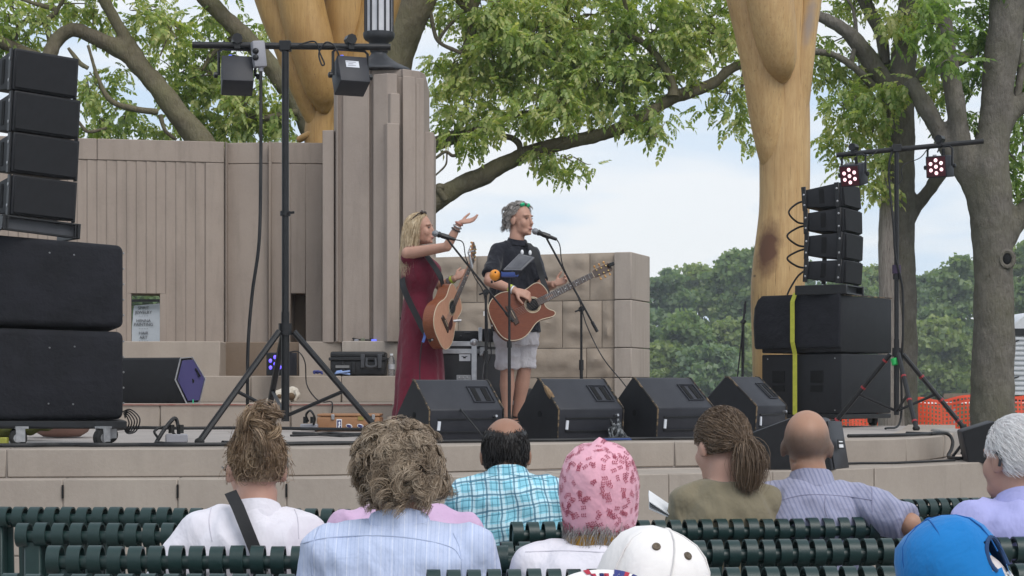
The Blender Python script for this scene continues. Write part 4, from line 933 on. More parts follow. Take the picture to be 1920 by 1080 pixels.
# chipped corner on the second one
m = MB(); p = Vector((X(1054, 11.2), 11.2, SZ + .3)); 
ch = MB(); ch.ell((0, 0, 0), (.022, .02, .075), Matrix.Rotation(R(-38), 3, 'Y'), 8, 6); ch.ell((.045, 0, -.085), (.016, .018, .05), Matrix.Rotation(R(20), 3, 'Y'), 8, 6)
cc = ch.build('chipped_corner', pm('raw_plywood', (.30, .21, .12), (.16, .10, .06), scale=40, rough=.9), w1); 
co_ = wm(w1) @ Vector((-.27, .1, .3)); cc.parent = w1; cc.matrix_parent_inverse = Matrix(); cc.location = (-.272, .085, .30); cc.rotation_euler = (0, 0, 0)
# black wedge on the step at the left
wl_ = wedge('wedge_monitor', 'black wedge speaker with a purple lit end on the red edged step at left', 'wedge speakers at the sides'); 
for ch in list(wl_.children):
    if ch.name.split('.')[0] in ('slot_handle', 'handle_bezel', 'white_tag', 'cable_plug', 'panel_rib', 'pole_socket', 'worn_edge', 'side_panel', 'cabinet'): bpy.data.objects.remove(ch)
m = MB(); d0 = 15.25
side = [(338, 672), (360, 670), (384, 710), (373, 755), (349, 756), (328, 712)]
A = [P(px, py_, d0 + (0 if px < 350 else .14)) for px, py_ in side]
B = [p + Vector((-.66 if True else 0, .18, 0)) for p in A]
wl_.location = P(300, 757, d0)
m.bridge(A, B); m.build('cabinet', M_grille, wl_, bevel=.012, seg=2)
t = NT('painted_violet_light_panel'); t.color((0.048, 0.042, 0.135, 1)); M_violet_light = t.set(.55, 0, .4)  # violet LED light painted into the end panel's base colour
ce = sum(A, Vector()) / 6; m = MB(); nn = Vector((.55, -.83, 0)); m.prism([ce + (p - ce) * .9 + Vector((.008, -.003, 0)) for p in A], (.006, -.006, 0)); m.build('end_panel', M_violet_light, wl_, bevel=.003)
m = MB(); m.tube([p + Vector((.004, -.004, 0)) for p in A + [A[0]]], .007, 6); m.build('trim_edge', M_steel, wl_)
m = MB(); m.lathe([(.022, -.004), (.022, .004)], ce + Vector((.02, -.012, -.01)), 12, Matrix.Rotation(R(90), 3, 'X')); m.build('pole_socket', M_hole, wl_)
m = MB(); m.prism([P(368, 690, d0 + .1), P(377, 705, d0 + .1), P(375, 707, d0 + .1), P(366, 692, d0 + .1)], (0.0, -.02, 0)); m.build('handle_slot', M_hole, wl_)
m = MB(); m.tube([P(362, 749, d0 - .02), P(362, 757, d0 - .02)], .006, 6); m.build('green_plug', pm('green_plastic', (.05, .5, .25), rough=.4), wl_)
# front fill speakers lying on the ledge
def fill(label, front, back_shift, sidep, d, lab):
    r = thing('front_fill_speaker', label, 'speaker', P(front[0][0], 880, d), 0, 'front fill speakers on the ledge')
    a = [P(px, py_, d) for px, py_ in front]; m = MB(); m.bridge(a, [p + Vector(back_shift) for p in a]); m.build('cabinet', M_monitor, r, bevel=.014, seg=2)
    ce = sum(a, Vector()) / len(a); m = MB(); m.prism([ce + (p - ce) * .95 + Vector((0, -.004, 0)) for p in a], (0, -.006, 0)); m.build('grille', M_grille, r)
    if lab:
        m = MB(); q = [P(px, py_, d - .0) + Vector((0, .16, 0)) for px, py_ in lab]; 
        m.prism([q_ + Vector((.0, -.19, 0)) for q_ in q], (.0, -.004, 0)); m.build('badge', M_blackp, r)
        for k, (y_, h_) in enumerate(((.25, .10), (.52, .28))):
            u0, u1, v0, v1 = (q[0], q[1], q[2], q[3])
            def bl(s_, t_): return (q[0] * (1 - s_) + q[1] * s_) * (1 - t_) + (q[3] * (1 - s_) + q[2] * s_) * t_ + Vector((0, -.196, 0))
            m = MB(); m.prism([bl(.2, y_), bl(.8, y_), bl(.8, y_ + h_), bl(.2, y_ + h_)], (0, -.002, 0)); m.build('badge_print', M_white, r)
    return r
fill('black front fill wedge speaker on the ledge with a small white badge', [(1402, 883), (1562, 883), (1546, 787), (1536, 784), (1480, 784), (1405, 812)], (.095, .34, .0), None, 10.6, None)
f1 = [o for o in col.objects if o.get('label', '').startswith('black front fill wedge')][0]
m = MB(); m.prism([P(1563, 880, 10.66), P(1590, 877, 10.9), P(1576, 790, 10.9), P(1549, 789, 10.66)], (.006, -.012, 0)); m.build('side_panel', M_monitor, f1, bevel=.004)
m = MB(); m.prism([P(1571, 842, 10.68), P(1583, 842, 10.78), P(1581, 824, 10.78), P(1570, 824, 10.68)], (.002, -.006, 0)); m.build('badge', M_blackp, f1)
m = MB(); m.prism([P(1573, 839, 10.665), P(1581, 839, 10.74), P(1580, 833, 10.74), P(1572.5, 833, 10.665)], (.002, -.004, 0)); m.build('badge_print', M_white, f1)
m = MB(); m.prism([P(1572.5, 829, 10.665), P(1579.5, 829, 10.74), P(1579, 827, 10.74), P(1572, 827, 10.665)], (.002, -.004, 0)); m.build('badge_print', M_white, f1)
fill('black front fill wedge speaker at the right end beside the white haired man', [(1815, 869), (1905, 871), (1905, 800), (1872, 792), (1862, 790), (1803, 808)], (.05, .34, 0), None, 11.7, None)
# ================================================================== lighting stands, lamps
M_lens = {}
def lens(name, c, e):
    t = NT(name); t.color(c); t.p.inputs['Emission Color'].default_value = e; t.p.inputs['Emission Strength'].default_value = 1.0; return t.set(.2)
M_pink = lens('lit_pink_lens', (.8, .55, .6, 1), (1.3, .78, .86, 1)); M_blue = lens('lit_blue_lens', (.2, .15, .8, 1), (.16, .10, 1.5, 1)); M_off = lens('blue_status_display', (.1, .12, .5, 1), (.10, .12, .62, 1))
M_red = pm('dark_red_face', (.07, .008, .014), (.05, .006, .010), rough=.5)
def box_lamp(label, loc, rot, lit=None, sticker=False, s=.19, clamp=True):
    """square box wash light hanging from a yoke; front (lens side) toward +y of its own axes"""
    r = thing('stage_light', label, 'stage light', loc, 0, 'box lights on the lighting stands'); M0 = Matrix.Translation(loc)
    q = Matrix.Translation((0, 0, -.17)) @ rot.to_4x4()
    Q = M0 @ q
    m = MB(Q); m.box((0, 0, 0), (s, s * .86, s * .98)); m.build('housing', M_monitor, r, bevel=.006, seg=2)
    m = MB(M0); rz_ = rot.to_euler().z; m.M = M0 @ Matrix.Rotation(rz_, 4, 'Z'); h = s / 2 + .016
    m.tube([(-h, 0, -.17), (-h, 0, -.03), (-h + .02, 0, -.012), (h - .02, 0, -.012), (h, 0, -.03), (h, 0, -.17)], .009, 6); m.build('yoke', M_blackp, r)
    for sx in (-1, 1):
        m = MB(M0 @ Matrix.Rotation(rz_, 4, 'Z')); m.lathe([(.008, 0), (.018, .004), (.018, .022), (.010, .026)], (sx * (h + .004), 0, -.17), 10, Matrix.Rotation(sx * R(90), 3, 'Y')); m.build('yoke_knob', M_blackp, r)
    m = MB(M0 @ Matrix.Rotation(rz_, 4, 'Z')); m.box((0, 0, .025), (.035, .05, .07)); m.tube([(0, -.035, .05), (0, .035, .05)], .032, 8); m.build('clamp', M_blackp, r)
    if lit:
        m = MB(Q); m.box((0, s * .43 + .002, 0), (s * .88, .004, s * .88)); m.build('front_face', M_red if lit is M_pink else M_blackp, r)
        for k in range(7):
            a = k * math.pi / 3 + .5; x, z = (0, 0) if k == 6 else (math.cos(a) * s * .29, math.sin(a) * s * .29)
            m = MB(Q); m.ell((x, s * .43 + .004, z), (s * .085, .008, s * .085), nu=12, nv=8); m.build('lens', lit, r)
    else:
        m = MB(Q); m.box((0, s * .43 + .002, 0), (s * .88, .004, s * .88)); m.build('front_face', M_hole, r)
    if sticker:
        m = MB(Q); m.box((-.005, -s * .43 - .001, .03), (.082, .003, .046)); m.build('rating_label', M_label, r)
        for k, (a, b) in enumerate(((.04, .06), (.05, .03), (.03, .05))):
            m = MB(Q); m.box((-.005 - a * .2, -s * .43 - .003, .044 - k * .012), (b, .001, .004)); m.build('label_line', M_greybox, r)
    m = MB(Q); m.tube([(-.035, .0, s * .49), (-.035, 0, s * .49 + .055)], .013, 8); m.build('power_plug', M_off if not lit else M_blackp, r)
    m = MB(Q); m.tube([(.04, 0, s * .49), (.04, 0, s * .49 + .012)], .016, 8); m.build('breaker', M_steel, r)
    return r
def tripod(label, px, d, bar_a, bar_b, hub_py, feet, col_py, pole_r, red=False, m=M_blackp):
    r = thing('lighting_stand', label, 'stand', (X(px, d), d, SZ), 0, 'tripod lighting stands')
    x = X(px, d); zt_ = (bar_a[2] + bar_b[2]) / 2; hz = Z(hub_py, d)
    mb = MB(); mb.tube([(x, d, Z(col_py, d)), (x, d, hz + .12)], pole_r * 1.15, 12); mb.build('lower_pole', m, r)
    mb = MB(); mb.tube([(x, d, hz + .1), (x, d, zt_)], pole_r, 12); mb.build('upper_pole', m, r)
    mb = MB(); mb.tube([(x, d, hz - .02), (x, d, hz + .05)], pole_r * 1.9, 10); mb.build('hub', m, r)
    mb = MB(); mb.tube([bar_a, bar_b], .021, 10); mb.build('crossbar', m, r)
    mb = MB(); mb.box((x, d, zt_), (.07, .06, .06)); mb.build('bar_bracket', m, r, bevel=.004)
    for i, (fx, fy) in enumerate(feet):
        f = Vector((fx, fy, SZ + .02)); h = Vector((x, d, hz)); out_ = (f - h); out_.z = 0; out_.normalize()
        a = h + out_ * .05; mb = MB(); mb.tube([a, f], .0195, 8); lg = mb.build('leg', m, r)
        mb = MB(); mb.ell(f, (.03, .03, .022), nu=10, nv=6); mb.build('rubber_foot', M_rubber, lg)
        mb = MB(); mb.tube([a.lerp(f, .55), Vector((x, d, Z(col_py, d) + .03))], .012, 6); mb.build('brace', m, r)
        if red:
            for tt in (.08, .45, .9) if i == 0 else (.3, .62, .9):
                mb = MB(); p = a.lerp(f, tt); q = a.lerp(f, tt + .022); mb.tube([p, q], .0225, 8); mb.build('leg_clip', pm('dull_red_plastic', (.30, .03, .035), rough=.5), lg)
    return r
dS = 10.9
barL = (Vector((X(364, dS), dS - .06, Z(88, dS))), Vector((X(731, dS), dS + .06, Z(85, dS))))
dbar = lambda px: dS - .06 + (px - 364) / 367 * .12
tripod('tall black tripod lighting stand with a crossbar in front of the fluted wall', 535, dS, barL[0], barL[1], 622, [(X(374, 10.42), 10.42), (X(722, 10.9), 10.95), (X(493, 11.5), 11.55)], 790, .0215)
m = MB(); m.tube([(X(535, dS), dS, Z(405, dS)), (X(535, dS), dS, Z(396, dS))], .032, 10); m.tube([(X(535, dS), dS - .02, Z(401, dS)), (X(553, dS), dS - .03, Z(399, dS))], .008, 6)
sl_ = [o for o in col.objects if o.get('label', '').startswith('tall black tripod')][0]; m.build('pole_collar', M_blackp, sl_)
rotA = Matrix.Rotation(R(18), 3, 'Z') @ Matrix.Rotation(R(-28), 3, 'X')
box_lamp('plain backed box light hanging from the left end of the left crossbar', Vector((X(446, dS), dbar(446), Z(91, dS))), Matrix.Rotation(R(12), 3, 'Z') @ Matrix.Rotation(R(-26), 3, 'X'), None, False, .185)
box_lamp('box light with a white rating label hanging from the right end of the left crossbar', Vector((X(656, dS), dbar(656), Z(88, dS))), Matrix.Rotation(R(22), 3, 'Z') @ Matrix.Rotation(R(-26), 3, 'X'), None, True, .185)
pb = thing('power_outlet_box', 'grey power outlet box tied to the left lighting crossbar', 'outlet box', P(485, 128, dS - .08))
rot = Matrix.Rotation(R(20), 3, 'Z') @ Matrix.Rotation(R(-6), 3, 'Y')
m = MB(); m.box(P(485, 102, dS - .08), (.075, .07, .155), rot); m.build('housing', M_greybox, pb, bevel=.008, seg=2)
for yy in (98, 110): m = MB(); c = P(481, yy, dS - .08) + Vector((0, -.04, 0)); m.ell(c, (.019, .012, .019), nu=12, nv=8); m.build('socket', M_blackp, pb)
m = MB(); m.tube([P(489, 120, dS - .08), P(489, 134, dS - .08)], .016, 8); m.build('cable_gland', M_greybox, pb)
cable('power_cable', 'thick black power cable hanging from the grey outlet box down the left stand', [P(489, 130, dS - .08), P(489, 300, dS - .12), P(486, 450, dS - .14), P(473, 550, dS - .16), P(465, 650, dS - .16), P(464, 760, dS - .15), (X(462, 10.8), 10.8, SZ + .014), (X(420, 10.6), 10.55, SZ + .012)], .011)
cable('lamp_cable', 'short looped black cable hanging from the left lighting crossbar', [P(560, 84, dS - .03), P(590, 78, dS - .03), P(600, 100, dS - .03), P(608, 119, dS - .03), P(603, 121, dS - .03), P(598, 100, dS - .03), P(610, 80, dS - .03), P(625, 84, dS - .03), P(634, 100, dS - .03), P(636, 112, dS)], .005)
cable('lamp_cable', 'thin black cable coiled above the left box light', [P(430, 110, dS), P(440, 104, dS - .03), P(455, 118, dS - .03), P(470, 118, dS - .03), P(478, 104, dS)], .005)
# right stand
dQ = 14.5
barR = (Vector((X(1572, dQ), dQ + .10, Z(288, dQ))), Vector((X(1838, dQ), dQ - .10, Z(268, dQ))))
def barz(px): t = (px - 1572) / 266; return barR[0].lerp(barR[1], t)
rs = tripod('black tripod lighting stand with red leg clips beside the right speaker stack', 1681, dQ, barR[0], barR[1], 664, [(X(1566, 14.6), 14.75), (X(1718, 13.95), 13.95), (X(1812, 14.4), 14.5)], 778, .0185, True)
m = MB(); m.tube([P(1676, 672, dQ - .05), P(1679, 684, dQ - .06)], .028, 10); m.build('green_tape', pm('green_tape', (.02, .45, .10), rough=.5), rs)
m = MB(); m.tube([P(1681, 497, dQ), P(1681, 513, dQ)], .036, 10); m.build('pole_clamp', pm('purple_black_plastic', (.05, .03, .07), rough=.5), rs)
m = MB(); m.tube([P(1681, 514, dQ), P(1681, 524, dQ)], .03, 10); m.build('pole_clamp', M_blackp, rs)
b = barz(1604); box_lamp('box light with seven lit pinkish lenses on the left end of the right crossbar', b, Matrix.Rotation(R(180 - 36), 3, 'Z') @ Matrix.Rotation(R(-14), 3, 'X'), M_pink, False, .175)
b = barz(1760); box_lamp('box light with seven lit pinkish lenses on the right end of the right crossbar', b, Matrix.Rotation(R(180 - 36), 3, 'Z') @ Matrix.Rotation(R(-6), 3, 'X'), M_pink, False, .175)
cable('power_cable', 'black cable running down the pole of the right lighting stand', [P(1672, 285, dQ - .04), P(1667, 310, dQ - .05), P(1668, 350, dQ - .05), P(1675, 420, dQ - .05), P(1679, 480, dQ - .05), P(1692, 540, dQ - .03), P(1693, 620, dQ - .03), P(1690, 690, dQ), P(1688, 790, dQ), (X(1660, 14.2), 14.2, SZ + .012)], .009)
cable('lamp_cable', 'thin black cable drooping between the lamps of the right crossbar', [P(1740, 278, dQ - .02), P(1725, 296, dQ - .02), P(1700, 306, dQ - .02), P(1690, 318, dQ - .03), P(1692, 335, dQ - .03), P(1684, 345, dQ - .03)], .004)
cable('lamp_cable', 'thin black cable along the left half of the right crossbar', [P(1645, 283, dQ), P(1632, 292, dQ - .02), P(1612, 290, dQ - .02), P(1600, 300, dQ)], .004)
# blue uplight on the step
up = box_lamp('small box light with lit blue lenses on the stone step behind the stand', Vector((X(528, 16.3), 16.3, T2 + .31)), Matrix.Rotation(R(150), 3, 'Z'), M_blue, False, .21)
up['group'] = 'stage lights'; 
for ch in list(up.children):
    if ch.name.split('.')[0] in ('clamp', 'yoke', 'power_plug', 'yoke_knob', 'breaker'): bpy.data.objects.remove(ch)
for ch in up.children: pass
up_off = -(.31 - .17 - .105)
up.location.z += up_off
m = MB(); x = X(541, 16.35); m.tube([(x, 16.35, T2 + .08), (x + .03, 16.4, T2 + .12)], .02, 8); m.build('side_knob', M_blackp, up)
cable('power_cable', 'thin black cable looping from the blue uplight down over the stone step', [P(543, 660, 16.25), P(560, 660, 16.2), P(572, 680, 16.2), P(575, 720, 16.3), P(590, 745, 15.8), (X(605, 15.4), 15.4, T1 + .01), (X(622, 14.95), 14.95, T1 + .012), P(622, 775, 14.93), P(618, 790, 14.9), (X(600, 14.8), 14.8, SZ + .01)], .006)

# ================================================================== microphone stands
def base3(mb, x, y, r=.30, yaw=.4, z=SZ):
    for k in range(3):
        a = yaw + k * 2 * math.pi / 3; mb.tube([(x, y, z + .09), (x + r * math.cos(a), y + r * math.sin(a), z + .012)], .009, 6)
def mic_stand(label, px, d, joint_py, boom_a, boom_b, mic, group='boom microphone stands'):
    r = thing('microphone_stand', label, 'mic stand', (X(px, d), d, SZ), 0, group); x = X(px, d)
    m = MB(); base3(m, x, d); m.build('tripod_base', M_blackp, r)
    m = MB(); zj = Z(joint_py, d); zm = SZ + (zj - SZ) * .55; m.tube([(x, d, SZ + .06), (x, d, zm)], .0135, 10); m.tube([(x, d, zm - .05), (x, d, zm + .03)], .019, 10); m.build('lower_tube', M_blackp, r)
    m = MB(); m.tube([(x, d, zm), (x, d, zj)], .0095, 8); m.build('upper_tube', M_blackp, r)
    m = MB(); m.tube([(x, d - .03, zj), (x, d + .03, zj)], .024, 10); m.tube([(x, d - .03, zj), (x - .05, d - .05, zj - .02)], .007, 6); m.build('boom_clutch', M_blackp, r)
    m = MB(); m.tube([boom_a, boom_b], .008, 8); m.build('boom', M_blackp, r)
    m = MB(); v = (boom_b - boom_a).normalized(); m.tube([boom_b - v * .09, boom_b], .013, 8); m.build('counterweight', M_blackp, r)
    mc = thing('microphone', mic[0], 'microphone', mic[1], 0, 'vocal microphones')
    h, tail = mic[1], mic[2]; v = (tail - h).normalized(); q = v.to_track_quat('Z', 'Y').to_matrix()
    m = MB(); m.ell(h, (.026, .026, .029), q, 14, 10); m.build('grille_head', pm('grey_mic_mesh', (.28, .29, .31), (.16, .165, .18), scale=160, rough=.45, metal=.6, bump=.5, bscale=500), mc)
    m = MB(); m.lathe([(.024, .02), (.024, .03), (.019, .04), (.0125, (tail - h).length)], h, 12, q); m.build('handle', M_blackp, mc)
    m = MB(); p = h.lerp(tail, .5); m.tube([p - v * .03, p + v * .03], .021, 8); m.tube([p, boom_a], .008, 6); m.build('mic_clip', M_blackp, r)
    return r
dW, dM = 13.9, 14.25
mic_stand('boom microphone stand in front of the woman singer', 911, dW, 548, P(846, 458, 13.86), P(962, 603, 13.98), ('grey headed microphone at the woman singer\'s mouth', P(817, 438, 13.86), P(853, 449, 13.86)))
mic_stand('boom microphone stand in front of the man guitarist', 1090, dM, 580, P(1025, 447, 14.22), P(1120, 622, 14.3), ('grey headed microphone at the man guitarist\'s mouth', P(1004, 434, 14.22), P(1044, 449, 14.22)))
cable('microphone_cable', 'black microphone cable arcing down the boom of the woman\'s stand', [P(852, 449, 13.86), P(868, 455, 13.84), P(874, 485, 13.82), P(890, 520, 13.84), P(908, 555, 13.87), P(915, 640, 13.87), P(905, 700, 13.8), (X(900, 13.2), 13.2, SZ + .01)], .0045)
cable('microphone_cable', 'black microphone cable hanging from the man\'s boom to the floor at right', [P(1044, 449, 14.22), P(1050, 462, 14.2), P(1056, 500, 14.18), P(1085, 560, 14.2), P(1100, 610, 14.2), P(1130, 670, 14.1), P(1170, 720, 13.6), P(1185, 745, 13.2), (X(1200, 12.9), 12.9, SZ + .01)], .0045)
cable('microphone_cable', 'thin black cable lying over the first wedge monitor', [P(838, 722, 11.5), P(852, 748, 11.3), P(868, 773, 11.08), P(895, 805, 11.0), P(915, 832, 11.0), (X(925, 10.8), 10.8, SZ + .012)], .005)
# capo / clip on the woman's boom
cp = thing('guitar_capo', 'small metal capo clipped on the boom of the woman\'s microphone stand', 'capo', P(884, 500, 13.85))
m = MB(); m.tube(spline([P(886, 500, 13.84), P(881, 482, 13.83), P(878, 474, 13.82), P(884, 471, 13.82), P(889, 470, 13.82)], 5), .006, 6); m.tube([P(877, 474, 13.82), P(882, 462, 13.82)], .004, 6); m.tube([P(880, 478, 13.82), P(885, 503, 13.84)], .009, 6); m.build('spring_clamp', M_alu, cp)
# accessory stand between the two with tray, egg shaker and tablet holder
dA = 13.55
ac = thing('accessory_stand', 'straight black stand with a blue tray between the woman and the man', 'stand', (X(955, dA), dA, SZ))
x = X(955, dA)
m = MB(); base3(m, x, dA, .26, .9); m.build('tripod_base', M_blackp, ac)
m = MB(); m.tube([(x, dA, SZ + .06), (x, dA, Z(645, dA))], .0125, 10); m.tube([(x, dA, Z(652, dA)), (x, dA, Z(640, dA))], .019, 10); m.build('lower_tube', M_blackp, ac)
m = MB(); m.tube([(x, dA, Z(650, dA)), (x, dA, Z(522, dA))], .009, 8); m.build('upper_tube', M_blackp, ac)
m = MB(); c = P(953, 517, dA); m.box(c, (.105, .10, .02)); m.box(c + Vector((-.05, 0, .015)), (.006, .10, .03)); m.box(c + Vector((.0, -.05, .012)), (.10, .006, .022)); m.tube([c + Vector((.05, 0, 0)), c + Vector((.068, 0, -.006)), c + Vector((.075, 0, .008))], .006, 6); m.build('blue_tray', pm('blue_plastic', (.035, .07, .25), (.028, .055, .2), rough=.5), ac, bevel=.003)
eg = thing('egg_shaker', 'orange round fruit shaker on the stand beside the blue tray', 'shaker', P(928, 517, dA))
M_fruit = pm('orange_plastic_skin', (.75, .28, .03), (.62, .22, .02), scale=30, rough=.35, bump=.2, bscale=200)
m = MB(); m.ell(P(928, 516, dA), (.041, .041, .043), None, 20, 14); m.build('body', M_fruit, eg)
m = MB(); m.ell(P(929, 511, dA) + Vector((0, -.038, 0)), (.007, .006, .007)); m.build('finger_hole', M_hole, eg)
m = MB(); m.tube([P(922, 526, dA), P(922, 531, dA)], .008, 6); m.tube([P(926, 528, dA), P(943, 522, dA)], .007, 6); m.build('stem', M_blackp, eg)
tb = thing('tablet_holder', 'grey tablet in a tilted holder with white clips in front of the man\'s chest', 'tablet', P(975, 495, dA + .1))
a, b, c, d_ = P(944, 508, dA + .08), P(978, 508, dA - .02), P(1003, 484, dA + .04), P(975, 477, dA + .16)
nrm = (b - a).cross(d_ - a).normalized(); m = MB(); m.prism([a, b, c, d_], nrm * .012); m.build('tablet_case', pm('grey_tablet_shell', (.16, .16, .17), (.12, .12, .13), rough=.4), tb, bevel=.003)
m = MB(); ce = (a + b + c + d_) / 4; m.prism([ce + (p - ce) * .84 + nrm * .0125 for p in (a, b, c, d_)], nrm * .002); m.build('screen', pm('dim_grey_screen', (.10, .10, .11), (.06, .06, .07), scale=10, rough=.25), tb)
m = MB(); m.prism([ce + (p - ce) * .84 - nrm * .003 for p in (a, b, c, d_)], nrm * .002); m.build('screen', MATS['dim_grey_screen'], tb)
for p in (P(979, 473, dA + .13), P(994, 474, dA + .09)): m = MB(); m.ell(p, (.012, .012, .020), None, 8, 6); m.build('clip', M_white, tb)
m = MB(); m.tube([ce, P(957, 514, dA)], .008, 6); m.build('arm', M_blackp, tb)
# folded mic stand at the back right
fs_ = thing('microphone_stand', 'folded black microphone stand standing upright in front of the far trees', 'mic stand', (X(1392, 15.6), 15.6, SZ), 0, 'boom microphone stands'); x = X(1392, 15.6)
m = MB(); base3(m, x, 15.6, .28, .2); m.build('tripod_base', M_blackp, fs_)
m = MB(); m.tube([(x, 15.6, SZ + .05), (x + .004, 15.6, Z(602, 15.6))], .012, 8); m.build('lower_tube', M_blackp, fs_)
m = MB(); m.tube([P(1394, 680, 15.55), P(1394, 600, 15.55), P(1398, 565, 15.55)], .009, 8); m.tube([P(1381, 722, 15.6), P(1392, 620, 15.55)], .006, 6); m.build('boom', M_blackp, fs_)
m = MB(); m.tube([P(1391, 607, 15.55), P(1396, 600, 15.55)], .022, 8); m.tube([P(1396, 588, 15.55), P(1397, 570, 15.55)], .012, 8); m.build('boom_clutch', M_blackp, fs_)

# ================================================================== cases and small gear on the stage
def rbox(name, px0, px1, py0, py1, d, dep, m, parent, bev=.01, seg=2, dx=0.0):
    mb = MB(); q = [P(px0, py1, d), P(px1, py1, d), P(px1, py0, d), P(px0, py0, d)]; mb.bridge(q, [p + Vector((dx, dep, 0)) for p in q]); return mb.build(name, m, parent, bevel=bev, seg=seg)
dC = 14.75
rc_ = thing('road_case', 'black road case with aluminium edges and latches behind the performers', 'road case', P(880, 800, dC))
M_lam = pm('black_laminate', (.014, .014, .016), (.02, .02, .023), scale=20, rough=.45); M_lam2 = pm('dark_grey_laminate', (.05, .052, .058), (.06, .062, .07), scale=20, rough=.5)
rbox('front_panel', 815, 888, 642, 800, dC, .5, M_lam, rc_)
def sidep(n, y0, y1, m_, off=0.0):
    mb = MB(); q = [P(888, y1, dC - off), P(888, y0, dC - off)]; e = [Vector((X(940, dC + .3), dC + .3 - off, p.z)) for p in q[::-1]]; qq = q + e; mb.prism(qq, (.01, .03, 0)); mb.build(n, m_, rc_, bevel=.003)
sidep('end_panel', 642, 800, M_lam2)
for y0, y1 in ((640, 649), (654, 663)): rbox('edge_trim', 813, 886, y0, y1, dC - .012, .02, M_alu, rc_, .002, 1); sidep('edge_trim', y0, y1, M_alu, .012)
rbox('corner_trim', 884, 894, 644, 800, dC - .016, .03, M_alu, rc_, .003, 1)
m = MB(); m.ell(P(889, 642, dC - .01), (.035, .03, .03)); m.build('ball_corner', M_alu, rc_)
m = MB(); m.box(P(904, 657, dC + .06), (.05, .03, .055)); m.box(P(902, 664, dC + .04), (.03, .03, .03)); m.build('butterfly_latch', M_steel, rc_, bevel=.006)
rbox('name_plate', 861, 882, 664, 677, dC - .006, .006, M_label, rc_, .001, 1)
m = MB(); c = P(871, 670, dC - .008); m.prism([c + Vector((dx_ * .03, 0, dz * .02)) for dx_, dz in ((-1, .5), (-.4, .1), (-.2, -.6), (0, -.2), (.2, -.6), (.4, .1), (1, .5), (.3, .45), (0, .25), (-.3, .45))], (0, -.002, 0)); m.build('plate_emblem', M_blackp, rc_)
rbox('recessed_handle', 856, 883, 703, 722, dC - .008, .01, M_steel, rc_, .003, 1)
for q in (861, 868, 876): m = MB(); m.ell(P(q, 708, dC - .01), (.008, .006, .008)); m.build('handle_rivet', M_alu, rc_)
m = MB(); m.prism([P(859, 718, dC - .018), P(880, 718, dC - .018), P(880, 713, dC - .018), P(859, 713, dC - .018)], (0, -.01, 0)); m.build('handle_grip', M_blackp, rc_)
mx_ = thing('rack_unit', 'black rack unit with a silver ear on top of the road case', 'rack unit', P(870, 641, dC + .05))
rbox('chassis', 826, 897, 620, 640, dC + .05, .35, M_lam, mx_); rbox('rack_ear', 897, 904, 614, 640, dC + .04, .03, M_alu, mx_, .002, 1); rbox('chassis', 904, 940, 616, 641, dC + .12, .3, M_lam, mx_)
for q in (836, 850, 864): m = MB(); m.ell(P(q, 630, dC + .045), (.008, .008, .008)); m.build('knob', M_lam2, mx_)
m = MB(); m.box(P(876, 623, dC + .045), (.05, .01, .012)); m.build('display_strip', M_lam2, mx_)
m = MB(); m.tube([P(858, 601, dC - .1), P(868, 601, dC - .1)], .012, 8); 
jk = thing('guitar_cable_jack', 'silver jack plug sticking out beside the woman\'s guitar', 'plug', P(862, 601, 14.1)); m = MB(); m.tube([P(850, 602, 14.1), P(860, 601, 14.1), P(865, 601, 14.1)], .011, 8); m.build('plug_body', M_alu, jk)
c2 = thing('equipment_case', 'small black case with a silver band on the floor behind the guitarist\'s legs', 'case', P(985, 795, 14.95))
rbox('lid', 962, 998, 728, 752, 14.95, .35, M_lam, c2); rbox('silver_band', 961, 1000, 752, 759, 14.94, .36, M_alu, c2, .002, 1); rbox('body', 962, 999, 759, 801, 14.95, .35, M_lam, c2)
# rugged plastic case on the step
pc = thing('equipment_case', 'rugged black plastic case with latches standing on the stone step', 'case', P(670, 705, 16.55))
M_poly = pm('black_polymer', (.012, .012, .014), (.018, .018, .02), scale=20, rough=.5, bump=.3, bscale=200)
rbox('body', 619, 722, 674, 704, 16.52, .32, M_poly, pc, .02, 3); rbox('lid', 619, 722, 659, 672, 16.52, .32, M_poly, pc, .02, 3); rbox('lid_rim', 616, 725, 670, 676, 16.5, .36, M_poly, pc, .006, 1)
for a, b in ((676, 684), (708, 716)): rbox('latch', a, b, 664, 690, 16.49, .03, M_lam2, pc, .004, 1)
for a, b in ((640, 646), (660, 666)): rbox('body_rib', a, b, 678, 700, 16.505, .03, M_poly, pc, .003, 1)
m = MB(); m.tube(spline([P(688, 672, 16.48), P(688, 686, 16.47), P(704, 686, 16.47), P(704, 672, 16.48)], 5), .012, 6); m.build('carry_handle', M_lam2, pc)
rbox('name_plate', 629, 655, 685, 690, 16.5, .01, pm('worn_grey_plate', (.2, .2, .2), rough=.6), pc, .001, 1)
# water bottle
wbm = NT('clear_plastic'); wbm.p.inputs['Transmission Weight'].default_value = .9; wbm.color((.85, .87, .9, 1)); wbm.p.inputs['IOR'].default_value = 1.2; M_clear = wbm.set(.12, 0, .5)
wb_ = thing('water_bottle', 'clear plastic water bottle on the stone step beside the rugged case', 'bottle', P(734, 705, 16.6))
m = MB(); c = Vector((X(734, 16.6), 16.6, T2 + .002)); m.lathe([(.028, 0), (.032, .01), (.032, .05), (.030, .055), (.032, .06), (.032, .10), (.030, .105), (.032, .11), (.032, .135), (.022, .165), (.013, .18), (.013, .19)], c, 14); m.build('bottle_body', M_clear, wb_)
m = MB(); m.lathe([(.0335, .06), (.0335, .105)], c, 14); m.build('bottle_label', pm('pale_film_label', (.5, .5, .52), (.4, .4, .43), scale=40, rough=.4), wb_)
m = MB(); m.lathe([(.015, .185), (.015, .20), (.013, .202)], c, 12); m.build('bottle_cap', M_white, wb_)
